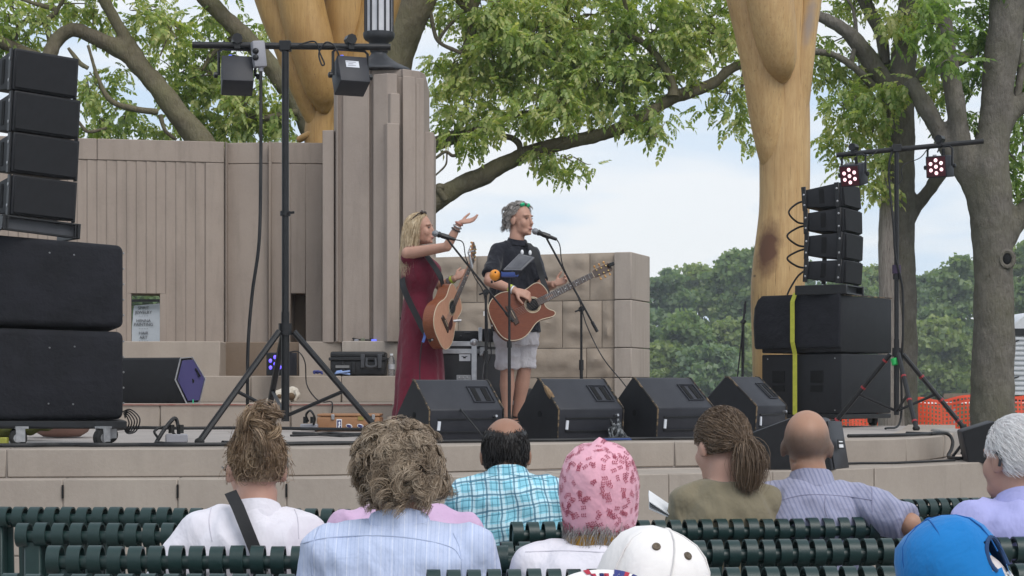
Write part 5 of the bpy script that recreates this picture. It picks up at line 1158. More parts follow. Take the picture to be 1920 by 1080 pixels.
# blue webbing heap
M_bw = pm('pale_blue_webbing', (.30, .42, .70), (.22, .32, .58), scale=60, rough=.8)
bh = thing('webbing_strap', 'crumpled pale blue strap lying on the step in front of the rugged case', 'strap', P(640, 704, 16.48)); rng = np.random.default_rng(4)
for a, b in ((626, 658), (586, 606)):
    pts = [(X(rng.uniform(a, b), 16.49) , 16.49 + rng.uniform(-.015, .02), T2 + rng.uniform(.01, .045)) for _ in range(9)]; mb = MB(); mb.tube(spline(pts, 6), .009, 6); mb.build('strap_loop', M_bw if a > 600 else pm('navy_webbing', (.06, .07, .25), rough=.8), bh)
# heap of cable with a small box on the pale ledge
hp = thing('cable_heap', 'tangled heap of black cables on the pale stone ledge beside the woman', 'cables', P(705, 641, 17.0)); mb = MB(); rng = np.random.default_rng(6)
for k in range(9):
    cx, cy, r0 = rng.uniform(686, 735), 17.0 + rng.uniform(-.05, .12), rng.uniform(.05, .11); a0 = rng.uniform(0, 6)
    mb.tube([(X(cx, 17) + math.cos(a0 + t * .6) * r0 * 1.3, cy + math.sin(a0 + t * .6) * r0 * .6, T3 + .012 + .009 * k * rng.uniform(.5, 1.0) + .01 * math.sin(t + k)) for t in range(12)], .008, 5)
o = mb.build('cable_coil', M_cable, hp); o['kind'] = 'stuff'
for q0, q1, y0, m_ in ((664, 672, 636, M_greybox), (676, 684, 634, pm('olive_plug', (.16, .17, .12), rough=.6)), (696, 706, 636, M_off)): rbox('connector', q0, q1, y0, 641, 16.88, .04, m_, hp, .004, 1)
db = thing('direct_box', 'small dark grey electronics box behind the cable heap on the ledge', 'box', P(722, 641, 17.2)); rbox('housing', 706, 748, 624, 641, 17.15, .2, M_lam2, db, .006)
cable('cable', 'thick black cable arching from the cable heap toward the woman', [P(708, 634, 17.05), P(712, 620, 17.0), P(724, 608, 16.95), P(748, 598, 16.9), P(790, 592, 16.9)], .013)
cable('cable', 'second black cable arching behind the woman\'s dress', [P(712, 636, 17.08), P(718, 622, 17.05), P(735, 610, 17.0), P(790, 600, 17.0)], .010)
# the cream animal skull
M_bone = pm('cream_bone', (.62, .57, .49), (.46, .40, .32), scale=14, rough=.7, bump=.4, bscale=50, bdist=.01)
sk = thing('animal_skull', 'cream coloured animal skull with dark eye sockets lying on the stone step', 'skull', P(534, 757, 15.1)); dk = 15.1
mb = MB(); mb.ell(P(540, 740, dk), (.105, .07, .062)); mb.ell(P(518, 744, dk - .02), (.07, .055, .05)); mb.ell(P(508, 751, dk - .03), (.05, .04, .022)); mb.ell(P(550, 735, dk), (.05, .06, .045)); mb.tube([P(512, 737, dk), P(535, 731, dk - .04), P(556, 735, dk - .02)], .018, 8); mb.tube([P(553, 730, dk - .05), P(558, 742, dk - .06), P(552, 752, dk - .06)], .014, 8); mb.tube([P(520, 754, dk - .05), P(545, 753, dk - .06)], .014, 8)
me = remesh(mb, .006, 3, 'cranium'); displace(me, lambda c: .005 * noise.fractal(c * 22, 1, 2, 3)); mk('cranium', me, M_bone, sk)
mb = MB(); mb.ell(P(546, 743, dk - .065), (.032, .03, .030)); mb.build('eye_socket', pm('brown_socket', (.12, .075, .04), rough=.9), sk); mb = MB(); mb.ell(P(524, 743, dk - .065), (.022, .02, .018), Matrix.Rotation(.5, 3, 'Y')); mb.build('nose_socket', MATS['brown_socket'], sk)
# tan suitcase with stickers
M_tan = pm('tan_leather', (.33, .17, .085), (.27, .135, .065), scale=10, rough=.55, bump=.3, bscale=120)
sc_ = thing('suitcase', 'vintage tan suitcase with stickers lying on the stage in front of the step', 'suitcase', P(655, 808, 13.95)); dU = 13.95
rbox('body', 594, 712, 782, 809, dU, .38, M_tan, sc_, .012, 3); rbox('lid', 594, 712, 776, 781.2, dU, .38, M_tan, sc_, .01, 2)
for a in (624, 700): rbox('latch', a - 3, a + 3, 777, 787, dU - .012, .02, M_steel, sc_, .003, 1)
rbox('brass_plate', 671, 682, 781, 788, dU - .006, .006, pm('brass_plate', (.42, .33, .10), rough=.4, metal=.6), sc_, .001, 1)
M_navy = pm('navy_print', (.03, .03, .14), (.025, .025, .12), rough=.5)
rbox('sticker', 631, 641, 786, 806, dU - .004, .004, M_white, sc_, 0, 1); rbox('sticker_print', 632.3, 639.7, 788, 804, dU - .006, .002, M_navy, sc_, 0, 1)
m = MB(); m.prism([P(px, py_, dU - .0065) for px, py_ in ((634, 801), (635.5, 796), (634.5, 792), (636.5, 790), (638.5, 792), (637.5, 796), (639, 798), (637, 799), (636.8, 803), (635.2, 803))], (0, -.0015, 0)); m.build('sticker_print', M_white, sc_)
for q in (654.5, 675.5):
    m = MB(); c = P(q, 799, dU - .003); m.ell(c, (.026, .003, .016), Matrix.Rotation(.25, 3, 'Y'), 14, 6); m.build('sticker', M_white, sc_)
    m = MB(); m.ell(c + Vector((0, -.002, .004)), (.022, .003, .007), Matrix.Rotation(.25, 3, 'Y'), 12, 6); m.ell(c + Vector((0, -.002, -.006)), (.020, .003, .005), Matrix.Rotation(.25, 3, 'Y'), 12, 6); m.build('sticker_print', M_navy, sc_)
rbox('corner_guard', 590, 597, 795, 810, dU - .006, .05, pm('dark_tan_leather', (.2, .10, .05), rough=.6), sc_, .004, 1)
# quad boxes on the floor
def quad_box(label, px, d, yaw=.2):
    r = thing('floor_power_box', label, 'power box', (X(px, d), d, SZ + .004), 0, 'floor power boxes'); rot = Matrix.Rotation(yaw, 3, 'Z')
    m = MB(); m.box((X(px, d), d, SZ + .03), (.13, .09, .05), rot); m.build('housing', M_greybox, r, bevel=.006)
    for s in (-.03, .025): m = MB(); c = Vector((X(px, d) + s, d - .0, SZ + .06)); m.tube([c, c + Vector((0, 0, .05))], .018, 8); m.build('plug', M_rubber, r)
    return r
quad_box('grey floor power box with two plugs near the left front of the stage', 331, 10.75); quad_box('grey floor power box with plugs beside the tan suitcase', 580, 13.9, 0)
cable('power_cable', 'black cable arching out of the front left floor power box', [P(335, 826, 10.75) + Vector((0, 0, .02)), P(334, 800, 10.75), P(328, 784, 10.75), P(312, 800, 10.7), P(300, 818, 10.65), P(292, 832, 10.6), (X(296, 10.3), 10.3, SZ + .014), (X(330, 10.1), 10.12, SZ + .012), (X(420, 10.1), 10.1, SZ + .012)], .012)
cable('power_cable', 'thinner black cable looping beside the front left floor power box', [P(328, 815, 10.75), P(312, 800, 10.8), P(290, 808, 10.75), P(296, 822, 10.7), P(296, 838, 10.4), (X(320, 10.2), 10.25, SZ + .012)], .008)
cable('power_cable', 'black cable rising from the floor power box by the suitcase', [P(578, 790, 13.88), P(574, 778, 13.85), P(582, 770, 13.8), P(590, 783, 13.8), P(588, 796, 13.85)], .009)
# cable coil hanging at the side of the left stack
for k in range(5):
    cable('cable_coil', ['outermost', 'second', 'third', 'fourth', 'innermost'][k] + ' loop of thin black cable hanging beside the left subwoofers', [P(230 + k, 772 + 3 * k, 10.4), P(245 - k * 2, 768 + k * 3, 10.4), P(262 - 5 * k, 785 + k * 2, 10.4), P(255 - 4 * k, 808 - k, 10.42), P(238 + k, 812 - 2 * k, 10.4), P(231, 795, 10.38)], .004)
# cables along the stage front and floor
def floorcable(label, pts, r=.011, z=SZ + .006):
    q = [(X(px, d), d, z + r + (q_[2] if len(q_) > 2 else 0)) for q_ in pts for px, d in [q_[:2]]]; cable('floor_cable', label, q, r)
floorcable('long black cable lying along the front edge of the stage at left', [(-60, 9.75), (40, 9.78), (110, 9.9), (180, 9.82), (260, 9.9), (330, 9.86), (430, 9.95), (520, 10.0), (600, 10.1), (680, 10.2), (760, 10.3)], .012)
floorcable('second black cable lying beside the long front cable at left', [(-60, 9.95), (60, 9.9), (150, 10.02), (240, 9.98), (300, 10.0), (400, 10.06), (500, 10.12), (590, 10.3), (690, 10.35), (780, 10.4)], .010)
floorcable('black cable running at the foot of the red edged step', [(210, 13.6), (260, 14.2), (330, 14.0), (420, 14.1), (520, 14.0), (600, 13.7), (700, 13.6)], .014)
floorcable('twisted black cable on the floor in front of the suitcase', [(550, 12.6), (590, 12.3), (620, 12.5), (660, 12.2), (720, 12.5), (760, 12.2)], .011)
floorcable('thin black cable on the floor in front of the suitcase', [(545, 12.0), (600, 12.2), (640, 11.9), (700, 12.1), (770, 11.9)], .008)
floorcable('black cable along the stage edge below the wedges', [(790, 10.5), (860, 10.62), (930, 10.68), (1000, 10.82), (1080, 10.9), (1150, 11.1), (1240, 11.2), (1330, 11.3)], .010)
floorcable('blue cable along the stage edge below the wedges', [(820, 10.62), (900, 10.75), (980, 10.85), (1060, 10.98), (1140, 11.05), (1230, 11.25), (1320, 11.35)], .008)
for o in col.objects:
    if o.get('label') == 'blue cable along the stage edge below the wedges': o.data.materials.clear(); o.data.materials.append(pm('navy_cable', (.03, .06, .20), rough=.5))
floorcable('black cable along the rounded right end of the stage', [(1590, 11.75), (1640, 11.85), (1690, 12.0), (1740, 12.35), (1762, 12.8)], .012)
cable('floor_cable', 'black cable dropping over the rounded right end of the stage', [(X(1700, 12.6), 12.6, SZ + .016), (X(1745, 12.4), 12.4, SZ + .016), (X(1772, 12.55), 12.5, SZ + .014), P(1786, 826, 12.45), P(1784, 842, 12.4), P(1778, 856, 12.3), (X(1795, 12.0), 12.0, LZ + .014), (X(1830, 12.1), 12.1, LZ + .014)], .012)
cable('floor_cable', 'black cable lying on the ledge under the right end of the stage', [(X(1580, 11.15), 11.15, LZ + .012), (X(1620, 11.25), 11.25, LZ + .012), (X(1680, 11.3), 11.3, LZ + .012), (X(1740, 11.5), 11.5, LZ + .012), (X(1790, 11.7), 11.7, LZ + .012)], .008)
cable('floor_cable', 'black cable bent upright beside the right end wedge speaker', [(X(1786, 12.1), 12.1, LZ + .02), P(1800, 838, 12.1), P(1806, 830, 12.1), P(1812, 836, 12.05), P(1803, 850, 12.0)], .010)
hp2 = thing('cable_heap', 'messy bundle of cable ends between the second and third wedge monitors', 'cables', P(1160, 815, 11.4)); mb = MB(); rng = np.random.default_rng(9)
for k in range(14):
    p0 = P(1152 + rng.uniform(-10, 14), rng.uniform(785, 805), 11.35 + rng.uniform(-.05, .1)); p1 = Vector((X(1165 + rng.uniform(-20, 20), 11.3), 11.3 + rng.uniform(-.1, .1), SZ + .012)); md = p0.lerp(p1, .5) + Vector(rng.normal(0, .03, 3)); mb.tube(spline([p0, md, p1, p1 + Vector((rng.uniform(-.1, .1), rng.uniform(-.06, 0), 0))], 5), rng.uniform(.004, .007), 5)
o = mb.build('cable_ends', pm('grey_mixed_cable', (.05, .055, .06), (.22, .23, .24), scale=30, rough=.5, lo=.5, hi=.6), hp2); o['kind'] = 'stuff'
# planter glimpsed under the dolly
pt_ = thing('planter', 'pinkish terracotta planter bowl glimpsed under the left dolly', 'planter', P(110, 822, 12.2)); M_terra = pm('terracotta', (.34, .20, .16), (.28, .165, .13), scale=8, rough=.8)
m = MB(); c = Vector((X(116, 12.2), 12.2, SZ + .002)); m.lathe([(.12, 0), (.17, .03), (.21, .10), (.225, .13), (.21, .13), (.19, .10)], c, 24); m.build('bowl', M_terra, pt_)
m = MB(); m.lathe([(.195, .115), (.02, .13)], c, 16); m.build('soil', M_brown, pt_)
gc = thing('folded_cloth', 'olive green cloth bundled under the left dolly', 'cloth', P(40, 815, 11.6)); mb = MB(); mb.ell(P(38, 806, 11.6), (.15, .1, .035)); mb.ell(P(0, 812, 11.6), (.12, .1, .05)); mb.ell(P(75, 802, 11.6), (.1, .08, .02)); me = remesh(mb, .012, 3, 'cloth'); displace(me, lambda c: .014 * noise.fractal(c * 14, 1, 2, 3)); mk('cloth', me, pm('olive_cloth', (.12, .125, .03), (.09, .095, .022), rough=.9), gc)
yb = thing('yellow_block', 'small yellow green block beside the left dolly caster', 'block', P(6, 838, 10.0)); m = MB(); m.box((X(6, 10), 10.0, SZ + .03), (.05, .05, .05)); m.build('block', pm('yellow_green_plastic', (.30, .30, .05), rough=.6), yb, bevel=.004)
# ================================================================== people: shared builders
def skin(name, c, stub=None):
    t = NT(name); f = t.noise(18, 4); g = t.noise(5, 3)
    col_ = t.ramp(f, [(0.3, tuple(x * .9 for x in c)), (0.7, c)])
    col_ = t.mix(t.math('MULTIPLY', t.ramp(g, [(0.45, (0, 0, 0)), (0.7, (1, 1, 1))]), .18), col_, (c[0] * .97, c[1] * .75, c[2] * .66, 1))
    if stub:       # close cropped hair: (centre, z low, z high)
        z = t.xyz()[2]; d = t.math('ADD', z, t.math('MULTIPLY', t.noise(14, 3), .03))
        m1 = t.n('ShaderNodeMapRange'); m1.inputs['From Min'].default_value = stub[1] - .01; m1.inputs['From Max'].default_value = stub[1] + .03; t.l(d, m1.inputs['Value'])
        m2 = t.n('ShaderNodeMapRange'); m2.inputs['From Min'].default_value = stub[2] - .055; m2.inputs['From Max'].default_value = stub[2]; t.l(d, m2.inputs['Value'])
        k = t.math('MULTIPLY', m1.outputs[0], t.math('SUBTRACT', 1.0, m2.outputs[0]))
        k = t.math('MULTIPLY', k, t.math('ADD', .55, t.math('MULTIPLY', t.noise(260, 2), .4)))
        col_ = t.mix(k, col_, (0.11, 0.085, 0.07, 1))
    t.color(col_); t.p.inputs['Subsurface Weight'].default_value = .06; t.p.inputs['Subsurface Radius'].default_value = (.012, .005, .003)
    t.bump(t.noise(180, 3), .08, .002); return t.set(.5, 0, .35)
M_skin = skin('skin_fair', (.52, .31, .24)); M_skin2 = skin('skin_tanned', (.44, .25, .185)); M_skin3 = skin('skin_brown', (.31, .165, .11))
def cloth(name, c, c2=None, fn=None, bump=.25, weave=500, rough=.85):
    t = NT(name); f = t.noise(7, 5); base = t.ramp(f, [(0.3, c[:3]), (0.7, (c2 or tuple(x * .9 for x in c))[:3])])
    if fn: base = fn(t, base)
    t.color(base); t.bump(t.noise(7, 4, .55, t.map((1.2, 1.2, .8), (0, 0, 0), (0, .6, 0)), .35), min(1, bump * 2.2), .035); t.bump(t.noise(22, 3, .5, None, .2), bump * .8, .008)
    t.p.inputs['Sheen Weight'].default_value = .15; return t.set(rough, 0, .2)
def band(t, v, freq, duty, off=0.0, soft=0.0):
    fr_ = t.math('FRACT', t.math('ADD', t.math('MULTIPLY', v, freq), off)); return t.math('LESS_THAN', fr_, duty)

def head_prims(mb, c, f, u, s=1.0, fem=False):
    f = Vector(f).normalized(); r = f.cross(Vector(u)).normalized(); u = r.cross(f).normalized(); rot = frame(r, f, u); c = Vector(c)
    E = lambda p, rad, q=None: mb.ell(c + rot @ (Vector(p) * s), [x * s for x in rad], rot @ q if q else rot, 18, 12)
    E((0, -.012, .03), (.076, .096, .092)); E((0, .030, -.035), (.060, .062, .080)); E((0, .052, -.085), (.040 if fem else .046, .038, .030)); E((0, .02, -.07), (.056, .05, .045))
    E((0, .072, .026), (.052, .019, .016)); 
    for sx in (-1, 1): E((sx * .034, .058, -.028), (.027, .026, .034)); E((sx * .079, -.004, -.012), (.009, .020, .032)); E((sx * .085, -.012, -.005), (.005, .014, .022))
    mb.tube([c + rot @ (Vector(p) * s) for p in ((0, .086, .016), (0, .098, -.010), (0, .107, -.033), (0, .092, -.043))], [.008 * s, .010 * s, .0125 * s, .008 * s], 8)
    E((0, .088, -.064), (.022, .010, .006)); E((0, .086, -.076), (.020, .010, .007)); E((0, .082, -.103), (.018, .012, .012))
    return rot
def hand(mb, w_, d, n, s=1.0, side=1, curl=(.25, .3, .35), spread=.10):
    """palm, four unequal bent fingers and a thumb. d: direction of the fingers, n: palm normal (fingers bend toward it), side: where the thumb leaves"""
    w_ = Vector(w_); d = Vector(d).normalized(); n = Vector(n); n = (n - d * n.dot(d)).normalized(); b = d.cross(n).normalized() * side
    mb.loft([(w_, b * .024 * s, n * .016 * s), (w_ + d * .03 * s, b * .036 * s, n * .015 * s), (w_ + d * .075 * s, b * .041 * s, n * .013 * s), (w_ + d * .09 * s, b * .038 * s, n * .010 * s)], 14, 2.2)
    for k, (o, L) in enumerate(((.030, .070), (.010, .080), (-.011, .074), (-.031, .058))):
        p = w_ + d * .082 * s + b * o * s; dd = (d + b * (o * spread * 30 / 3)).normalized(); pts = [p - dd * .02 * s, p]; a = 0
        for i, seg in enumerate((.45, .32, .23)):
            a += curl[i] * (1 + .12 * k); v = dd * math.cos(a) + n * math.sin(a); p = p + v * L * seg * s; pts.append(p)
        mb.tube(pts, [.0095 * s, .0095 * s, .0088 * s, .008 * s, .0068 * s], 8)
    p = w_ + d * .025 * s + b * .03 * s; v1 = (d * .62 + b * .75 + n * .35).normalized(); v2 = (d * .9 + b * .3 + n * .45).normalized()
    mb.tube([p - v1 * .012 * s, p + v1 * .035 * s, p + v1 * .035 * s + v2 * .03 * s, p + v1 * .035 * s + v2 * .052 * s], [.013 * s, .0115 * s, .0100 * s, .0075 * s], 8)
def fold(amp, seed, sc1=6.0, sc2=15.0, dirv=(1, 1, 1)):
    o = Vector((seed * 3.7, seed * 1.3, seed * 2.1)); D = Vector(dirv)
    def fn(c):
        q = Vector((c.x * D.x, c.y * D.y, c.z * D.z))
        n1 = noise.noise(q * sc1 + o); n2 = abs(noise.noise(q * sc2 + o * 2))
        n3 = abs(noise.noise(Vector((q.x * 11 + q.z * 7, q.y * 9, q.z * 4 - q.x * 5)) + o * 3))
        return 1.35 * amp * (1.0 * n1 + .7 * (0.35 - n2) + 1.5 * (0.28 - n3))
    return fn
def strands(name, parent, pts, r, m, tip=.35):
    """pts (n,k,3) -> tapered flat strands in one mesh"""
    pts = np.asarray(pts, np.float32); n, k, _ = pts.shape
    t = np.gradient(pts, axis=1); t /= np.linalg.norm(t, axis=2, keepdims=True) + 1e-9
    ref = np.random.default_rng(5).normal(0, 1, (n, 1, 3)); sd_ = np.cross(t, np.broadcast_to(ref, t.shape)); sd_ /= np.linalg.norm(sd_, axis=2, keepdims=True) + 1e-9; b = np.cross(t, sd_)
    rad = (np.linspace(1, tip, k) * r * 1.3)[None, :, None]
    V = np.stack([pts + sd_ * rad, pts - sd_ * rad], 2).reshape(-1, 3)
    i = (np.arange(n)[:, None] * k * 2 + np.arange(k - 1)[None, :] * 2)[..., None]
    Q = np.concatenate([i, i + 1, i + 3, i + 2], -1).reshape(-1, 4)
    me = np_mesh(name, V, Q); me.polygons.foreach_set('use_smooth', [True] * len(me.polygons)); o = mk(name, me, m, parent); o['kind'] = 'stuff'; return o
def hair_mat(name, a, b, c, rough=.45):
    t = NT(name); ge = t.n('ShaderNodeNewGeometry'); f = t.math('ADD', t.math('MULTIPLY', ge.outputs['Random Per Island'], .34), t.math('MULTIPLY', t.noise(22, 4), .78))
    t.color(t.ramp(f, [(.2, a), (.55, b), (.9, c)])); return t.set(rough, 0, .35)
def scalp(hc, rot, s, n, rng, keep, rad=(.079, .099, .096), off=(0, -.012, .03)):
    u = rng.normal(0, 1, (n * 4, 3)); u /= np.linalg.norm(u, axis=1)[:, None]; u = u[[keep(*q) for q in u]][:n]
    R3 = np.array(rot); c = np.array(hc) + R3 @ (np.array(off) * s)
    return u, c + (u * np.array(rad) * s) @ R3.T, (u @ R3.T)
def cap_shell(name, parent, hc, rot, s, m, keep, rad=(.080, .100, .097), off=(0, -.012, .03)):
    mb = MB(); mb.ell((0, 0, 0), (1, 1, 1), None, 40, 28); me = mb.mesh(name, 0); bm = bmesh.new(); bm.from_mesh(me)
    bmesh.ops.delete(bm, geom=[f for f in bm.faces if not keep(*f.calc_center_median().normalized())], context='FACES')
    c = Vector(hc) + rot @ (Vector(off) * s)
    for v in bm.verts: v.co = c + rot @ Vector((v.co.x * rad[0] * s, v.co.y * rad[1] * s, v.co.z * rad[2] * s))
    bm.to_mesh(me); bm.free(); me.polygons.foreach_set('use_smooth', [True] * len(me.polygons)); return mk(name, me, m, parent)

def seated(label, px, d, top_py, yaw=0, s=1.0, sw=.175, lean=0.0, hyaw=0.0, hpitch=0.0, hdx=0.0, m_skin=None, m_shirt=None, m_trs=None, sleeves='short', arms=None, hair_th=.012, bulk=1.0, seed=1, amp=.007, seat=.44, collar=None, col_m=None, shirt_name='shirt', nk=.108, abs_arm=None):
    """a person on a bench facing the stage. returns root, head centre, head axes"""
    yw = R(yaw); r = Vector((math.cos(yw), math.sin(yw), 0)); f = Vector((-math.sin(yw), math.cos(yw), 0)); u = Vector((0, 0, 1))
    top = Z(top_py, d) - hair_th; hc = Vector((X(px, d), d, top - .122 * s)) 
    hy = yw + R(hyaw); hf = Vector((-math.sin(hy), math.cos(hy), math.sin(R(hpitch)))); 
    nb = hc + Vector((0, 0, -nk * s)) - f * (.035 + lean * .12) * s - r * hdx
    pel = Vector((nb.x, nb.y, seat + .09)) - f * (lean * (nb.z - seat - .09)) ; up = (nb - pel).normalized()
    H_ = (nb - pel).length
    root = thing('person', label, 'person', (pel.x, pel.y, 0), 0)
    S = lambda t: pel + up * H_ * t
    shz = .855; sh = {k: S(shz) + r * k * sw * s - up * .012 for k in (-1, 1)}
    A = arms or {}
    el = {}; wr = {}
    for k in (-1, 1):
        e, w_ = A.get(k, ((.055, .05, -.27), (-.03, .30, -.30)))
        el[k] = sh[k] + r * k * e[0] * s + f * e[1] * s + u * e[2] * s; wr[k] = sh[k] + r * k * w_[0] * s + f * w_[1] * s + u * w_[2] * s
    for k, (e_, w_) in (abs_arm or {}).items(): el[k], wr[k] = e_, w_
    mb = MB(); rot = head_prims(mb, hc, hf, u, s)
    mb.tube([hc + rot @ Vector((0, -.02, -.05)) * s, nb + f * .005, S(.9)], [.058 * s, .058 * s, .07 * s], 14)
    def torso(g):
        q = [(S(-.14), .175, .115), (S(.05), .17, .115), (S(.35), .152, .10), (S(.62), .165, .112), (S(.80), sw * 1.02, .105), (S(.88), sw * .86, .092), (S(.95), .095, .072), (S(1.0), .062, .058)]
        return [(c + f * (.02 if i in (1, 2) else 0), r * (a * bulk * s + g), f * (b * bulk * s + g)) for i, (c, a, b) in enumerate(q)]
    mb.loft(torso(-.012), 20, 2.3)
    hp = {k: pel + r * k * .09 * s - u * .02 for k in (-1, 1)}; kn = {k: hp[k] + f * .42 * s + r * k * .05 for k in (-1, 1)}; an = {k: Vector((kn[k].x, kn[k].y, .09)) + f * .02 for k in (-1, 1)}
    for k in (-1, 1):
        mb.tube([sh[k], el[k]], [.045 * s, .037 * s], 12); mb.tube([el[k], wr[k]], [.038 * s, .026 * s], 12); mb.ell(el[k], [.038 * s] * 3)
        hd = (wr[k] - el[k]).normalized(); hand(mb, wr[k], hd, -u + r * -k * .4, s, 1 if k < 0 else -1)
        mb.tube([hp[k], kn[k]], [.078 * s, .055 * s], 12); mb.tube([kn[k], an[k]], [.053 * s, .036 * s], 12); mb.ell(kn[k], [.055 * s] * 3)
        mb.ell(an[k] + f * .07 - u * .045, (.045, .045, .04)); mb.tube([an[k] - u * .045, an[k] + f * .14 - u * .05], [.04, .035], 10)
    me = remesh(mb, .010, 2, 'body'); mk('body', me, m_skin or M_skin, root)
    mb = MB(); mb.loft(torso(.014), 24, 2.4)
    for k in (-1, 1):
        mb.tube([nb + r * k * .028 - up * .035 - f * .01, S(.885) + r * k * sw * .62 * s, sh[k]], [.040 * s, .052 * s, .062 * s * bulk], 14)
        if sleeves == 'long' and not (abs_arm and k in abs_arm):
            mb.tube([sh[k], el[k]], [.064 * s * bulk, .052 * s * bulk], 14); mb.ell(el[k], [.054 * s * bulk] * 3); mb.tube([el[k], wr[k]], [.053 * s * bulk, .038 * s], 14)
        else:
            e = sh[k].lerp(el[k], .97 if (abs_arm and k in abs_arm) else .86 if sleeves in ('elbow', 'long') else .62); mb.tube([sh[k], e], [.064 * s * bulk, .058 * s * bulk], 14)
        mb.ell(sh[k], [.064 * s * bulk] * 3)
    me = remesh(mb, .0085, 6, shirt_name, .5); displace(me, fold(amp, seed)); mk(shirt_name, me, m_shirt, root)
    if collar:
        cb = MB(); n = 28
        def ring(rad, z, drop): return [nb + (r * math.cos(2 * math.pi * i / n) * rad * 1.0 + f * (math.sin(2 * math.pi * i / n) * rad * 1.05 + .012)) * s + u * (z - drop * (math.sin(2 * math.pi * i / n) + 1) * .5) * s for i in range(n)]
        cb.rings([ring(.066, .002, .04), ring(.064, .04 * collar, .05), ring(.069, .043 * collar, .05), ring(.084, .0, .045), ring(.088, -.014, .04), ring(.078, -.012, .04)], cap=False)
        c_ = cb.mesh('collar', 60); displace(c_, fold(.003, seed + 2)); mk('collar', c_, col_m or m_shirt, root)
    tb_ = MB()
    for k in (-1, 1): tb_.tube([hp[k], kn[k]], [.09 * s, .068 * s], 12); tb_.tube([kn[k], an[k]], [.066 * s, .055 * s], 12); tb_.ell(kn[k], [.067 * s] * 3)
    tb_.ell(pel, (.18 * s, .13 * s, .12 * s)); me = remesh(tb_, .014, 4, 'trousers'); mk('trousers', me, m_trs or pm('dark_trousers', (.03, .035, .05), rough=.9), root)
    sb = MB()
    for k in (-1, 1): sb.tube([an[k] - u * .048 - f * .03, an[k] + f * .15 - u * .055], [.048, .042], 10)
    sb.build('shoes', M_rubber, root)
    return dict(root=root, hc=hc, rot=rot, nb=nb, sh=sh, el=el, wr=wr, r=r, f=f, u=u, S=S, s=s, up=up)

from mathutils.bvhtree import BVHTree
def seam(name, root, child, pts, m, rad=.0016):
    """a stitched seam lying on a garment, found where measured lines of sight meet it"""
    o = [c for c in root.children if c.name.split('.')[0] == child][0]; me = o.data
    bvh = BVHTree.FromPolygons([v.co for v in me.vertices], [tuple(p.vertices) for p in me.polygons]); org = Vector((0, 0, CH)); q = []
    for px, py_ in spline(pts, 8):
        h_ = bvh.ray_cast(org, (P(px, py_, 1.0) - org).normalized())
        if h_[0]: q.append(h_[0] + h_[1] * (rad * .2 if h_[1].y < 0 else -rad * .2))
    if len(q) > 2: mb = MB(); mb.tube(q, rad, 5); mb.build(name, m, root, smooth=60)
def locks(base, nrm, u, rng, nl, L, k, grav, curl, freq, out, swirl_amt, jit):
    """hair in coherent curling locks: strands near each other share one helix"""
    C = rng.normal(0, 1, (nl, 3)); C /= np.linalg.norm(C, axis=1)[:, None]; idx = np.argmax(u @ C.T, axis=1); n = len(base)
    ph = (rng.uniform(0, 6.28, nl)[idx] + rng.normal(0, .22, n))[:, None, None]; fr_ = (rng.uniform(.7, 1.3, nl)[idx])[:, None, None] * freq; Ls = (rng.uniform(.7, 1.15, nl)[idx] * rng.uniform(.9, 1.08, n))[:, None, None] * L
    sd0 = rng.normal(0, 1, (nl, 3))[idx]; side = np.cross(nrm, sd0); side /= np.linalg.norm(side, axis=1)[:, None] + 1e-9; s2 = np.cross(nrm, side); sw = (rng.normal(0, swirl_amt, (nl, 3)))[idx]
    cb_ = np.zeros((nl, 3)); np.add.at(cb_, idx, base); cnt = np.bincount(idx, minlength=nl)[:, None]; cb_ = (cb_ / np.maximum(cnt, 1))[idx]
    t = np.linspace(0, 1, k)[None, :, None]; b0 = base[:, None, :] + (cb_ - base)[:, None, :] * t * .45
    d = nrm[:, None, :] * out * (t - .5 * t * t) + np.array([0, 0, -1.0])[None, None, :] * grav * t ** 1.6 + sw[:, None, :] * t
    amp = curl * np.minimum(1, t * 2.5) * (rng.uniform(.7, 1.2, nl)[idx])[:, None, None]
    return b0 + d * Ls + (side[:, None, :] * np.cos(t * fr_ * 6.28 + ph) + s2[:, None, :] * np.sin(t * fr_ * 6.28 + ph)) * amp + rng.normal(0, jit, (n, 1, 3)) * t
def curl_pts(base, nrm, rng, L, k, grav, curl, freq, out=.5, swirl=None):
    n = len(base); t = np.linspace(0, 1, k)[None, :, None]; ph = rng.uniform(0, 6.28, (n, 1, 1)); fr_ = rng.uniform(.7, 1.3, (n, 1, 1)) * freq
    L = L * rng.uniform(.6, 1.15, (n, 1, 1)); side = np.cross(nrm, rng.normal(0, 1, (n, 3))); side /= np.linalg.norm(side, axis=1)[:, None] + 1e-9; s2 = np.cross(nrm, side)
    d = nrm[:, None, :] * out * (t - .45 * t * t) + np.array([0, 0, -1.0])[None, None, :] * grav * t ** 1.5
    if swirl is not None: d = d + swirl[:, None, :] * t
    p = base[:, None, :] + d * L
    return p + (side[:, None, :] * np.cos(t * fr_ * 6.28 + ph) + s2[:, None, :] * np.sin(t * fr_ * 6.28 + ph) - side[:, None, :] * np.cos(ph) * (1 - t) - s2[:, None, :] * np.sin(ph) * (1 - t)) * curl * np.minimum(1, t * 3)
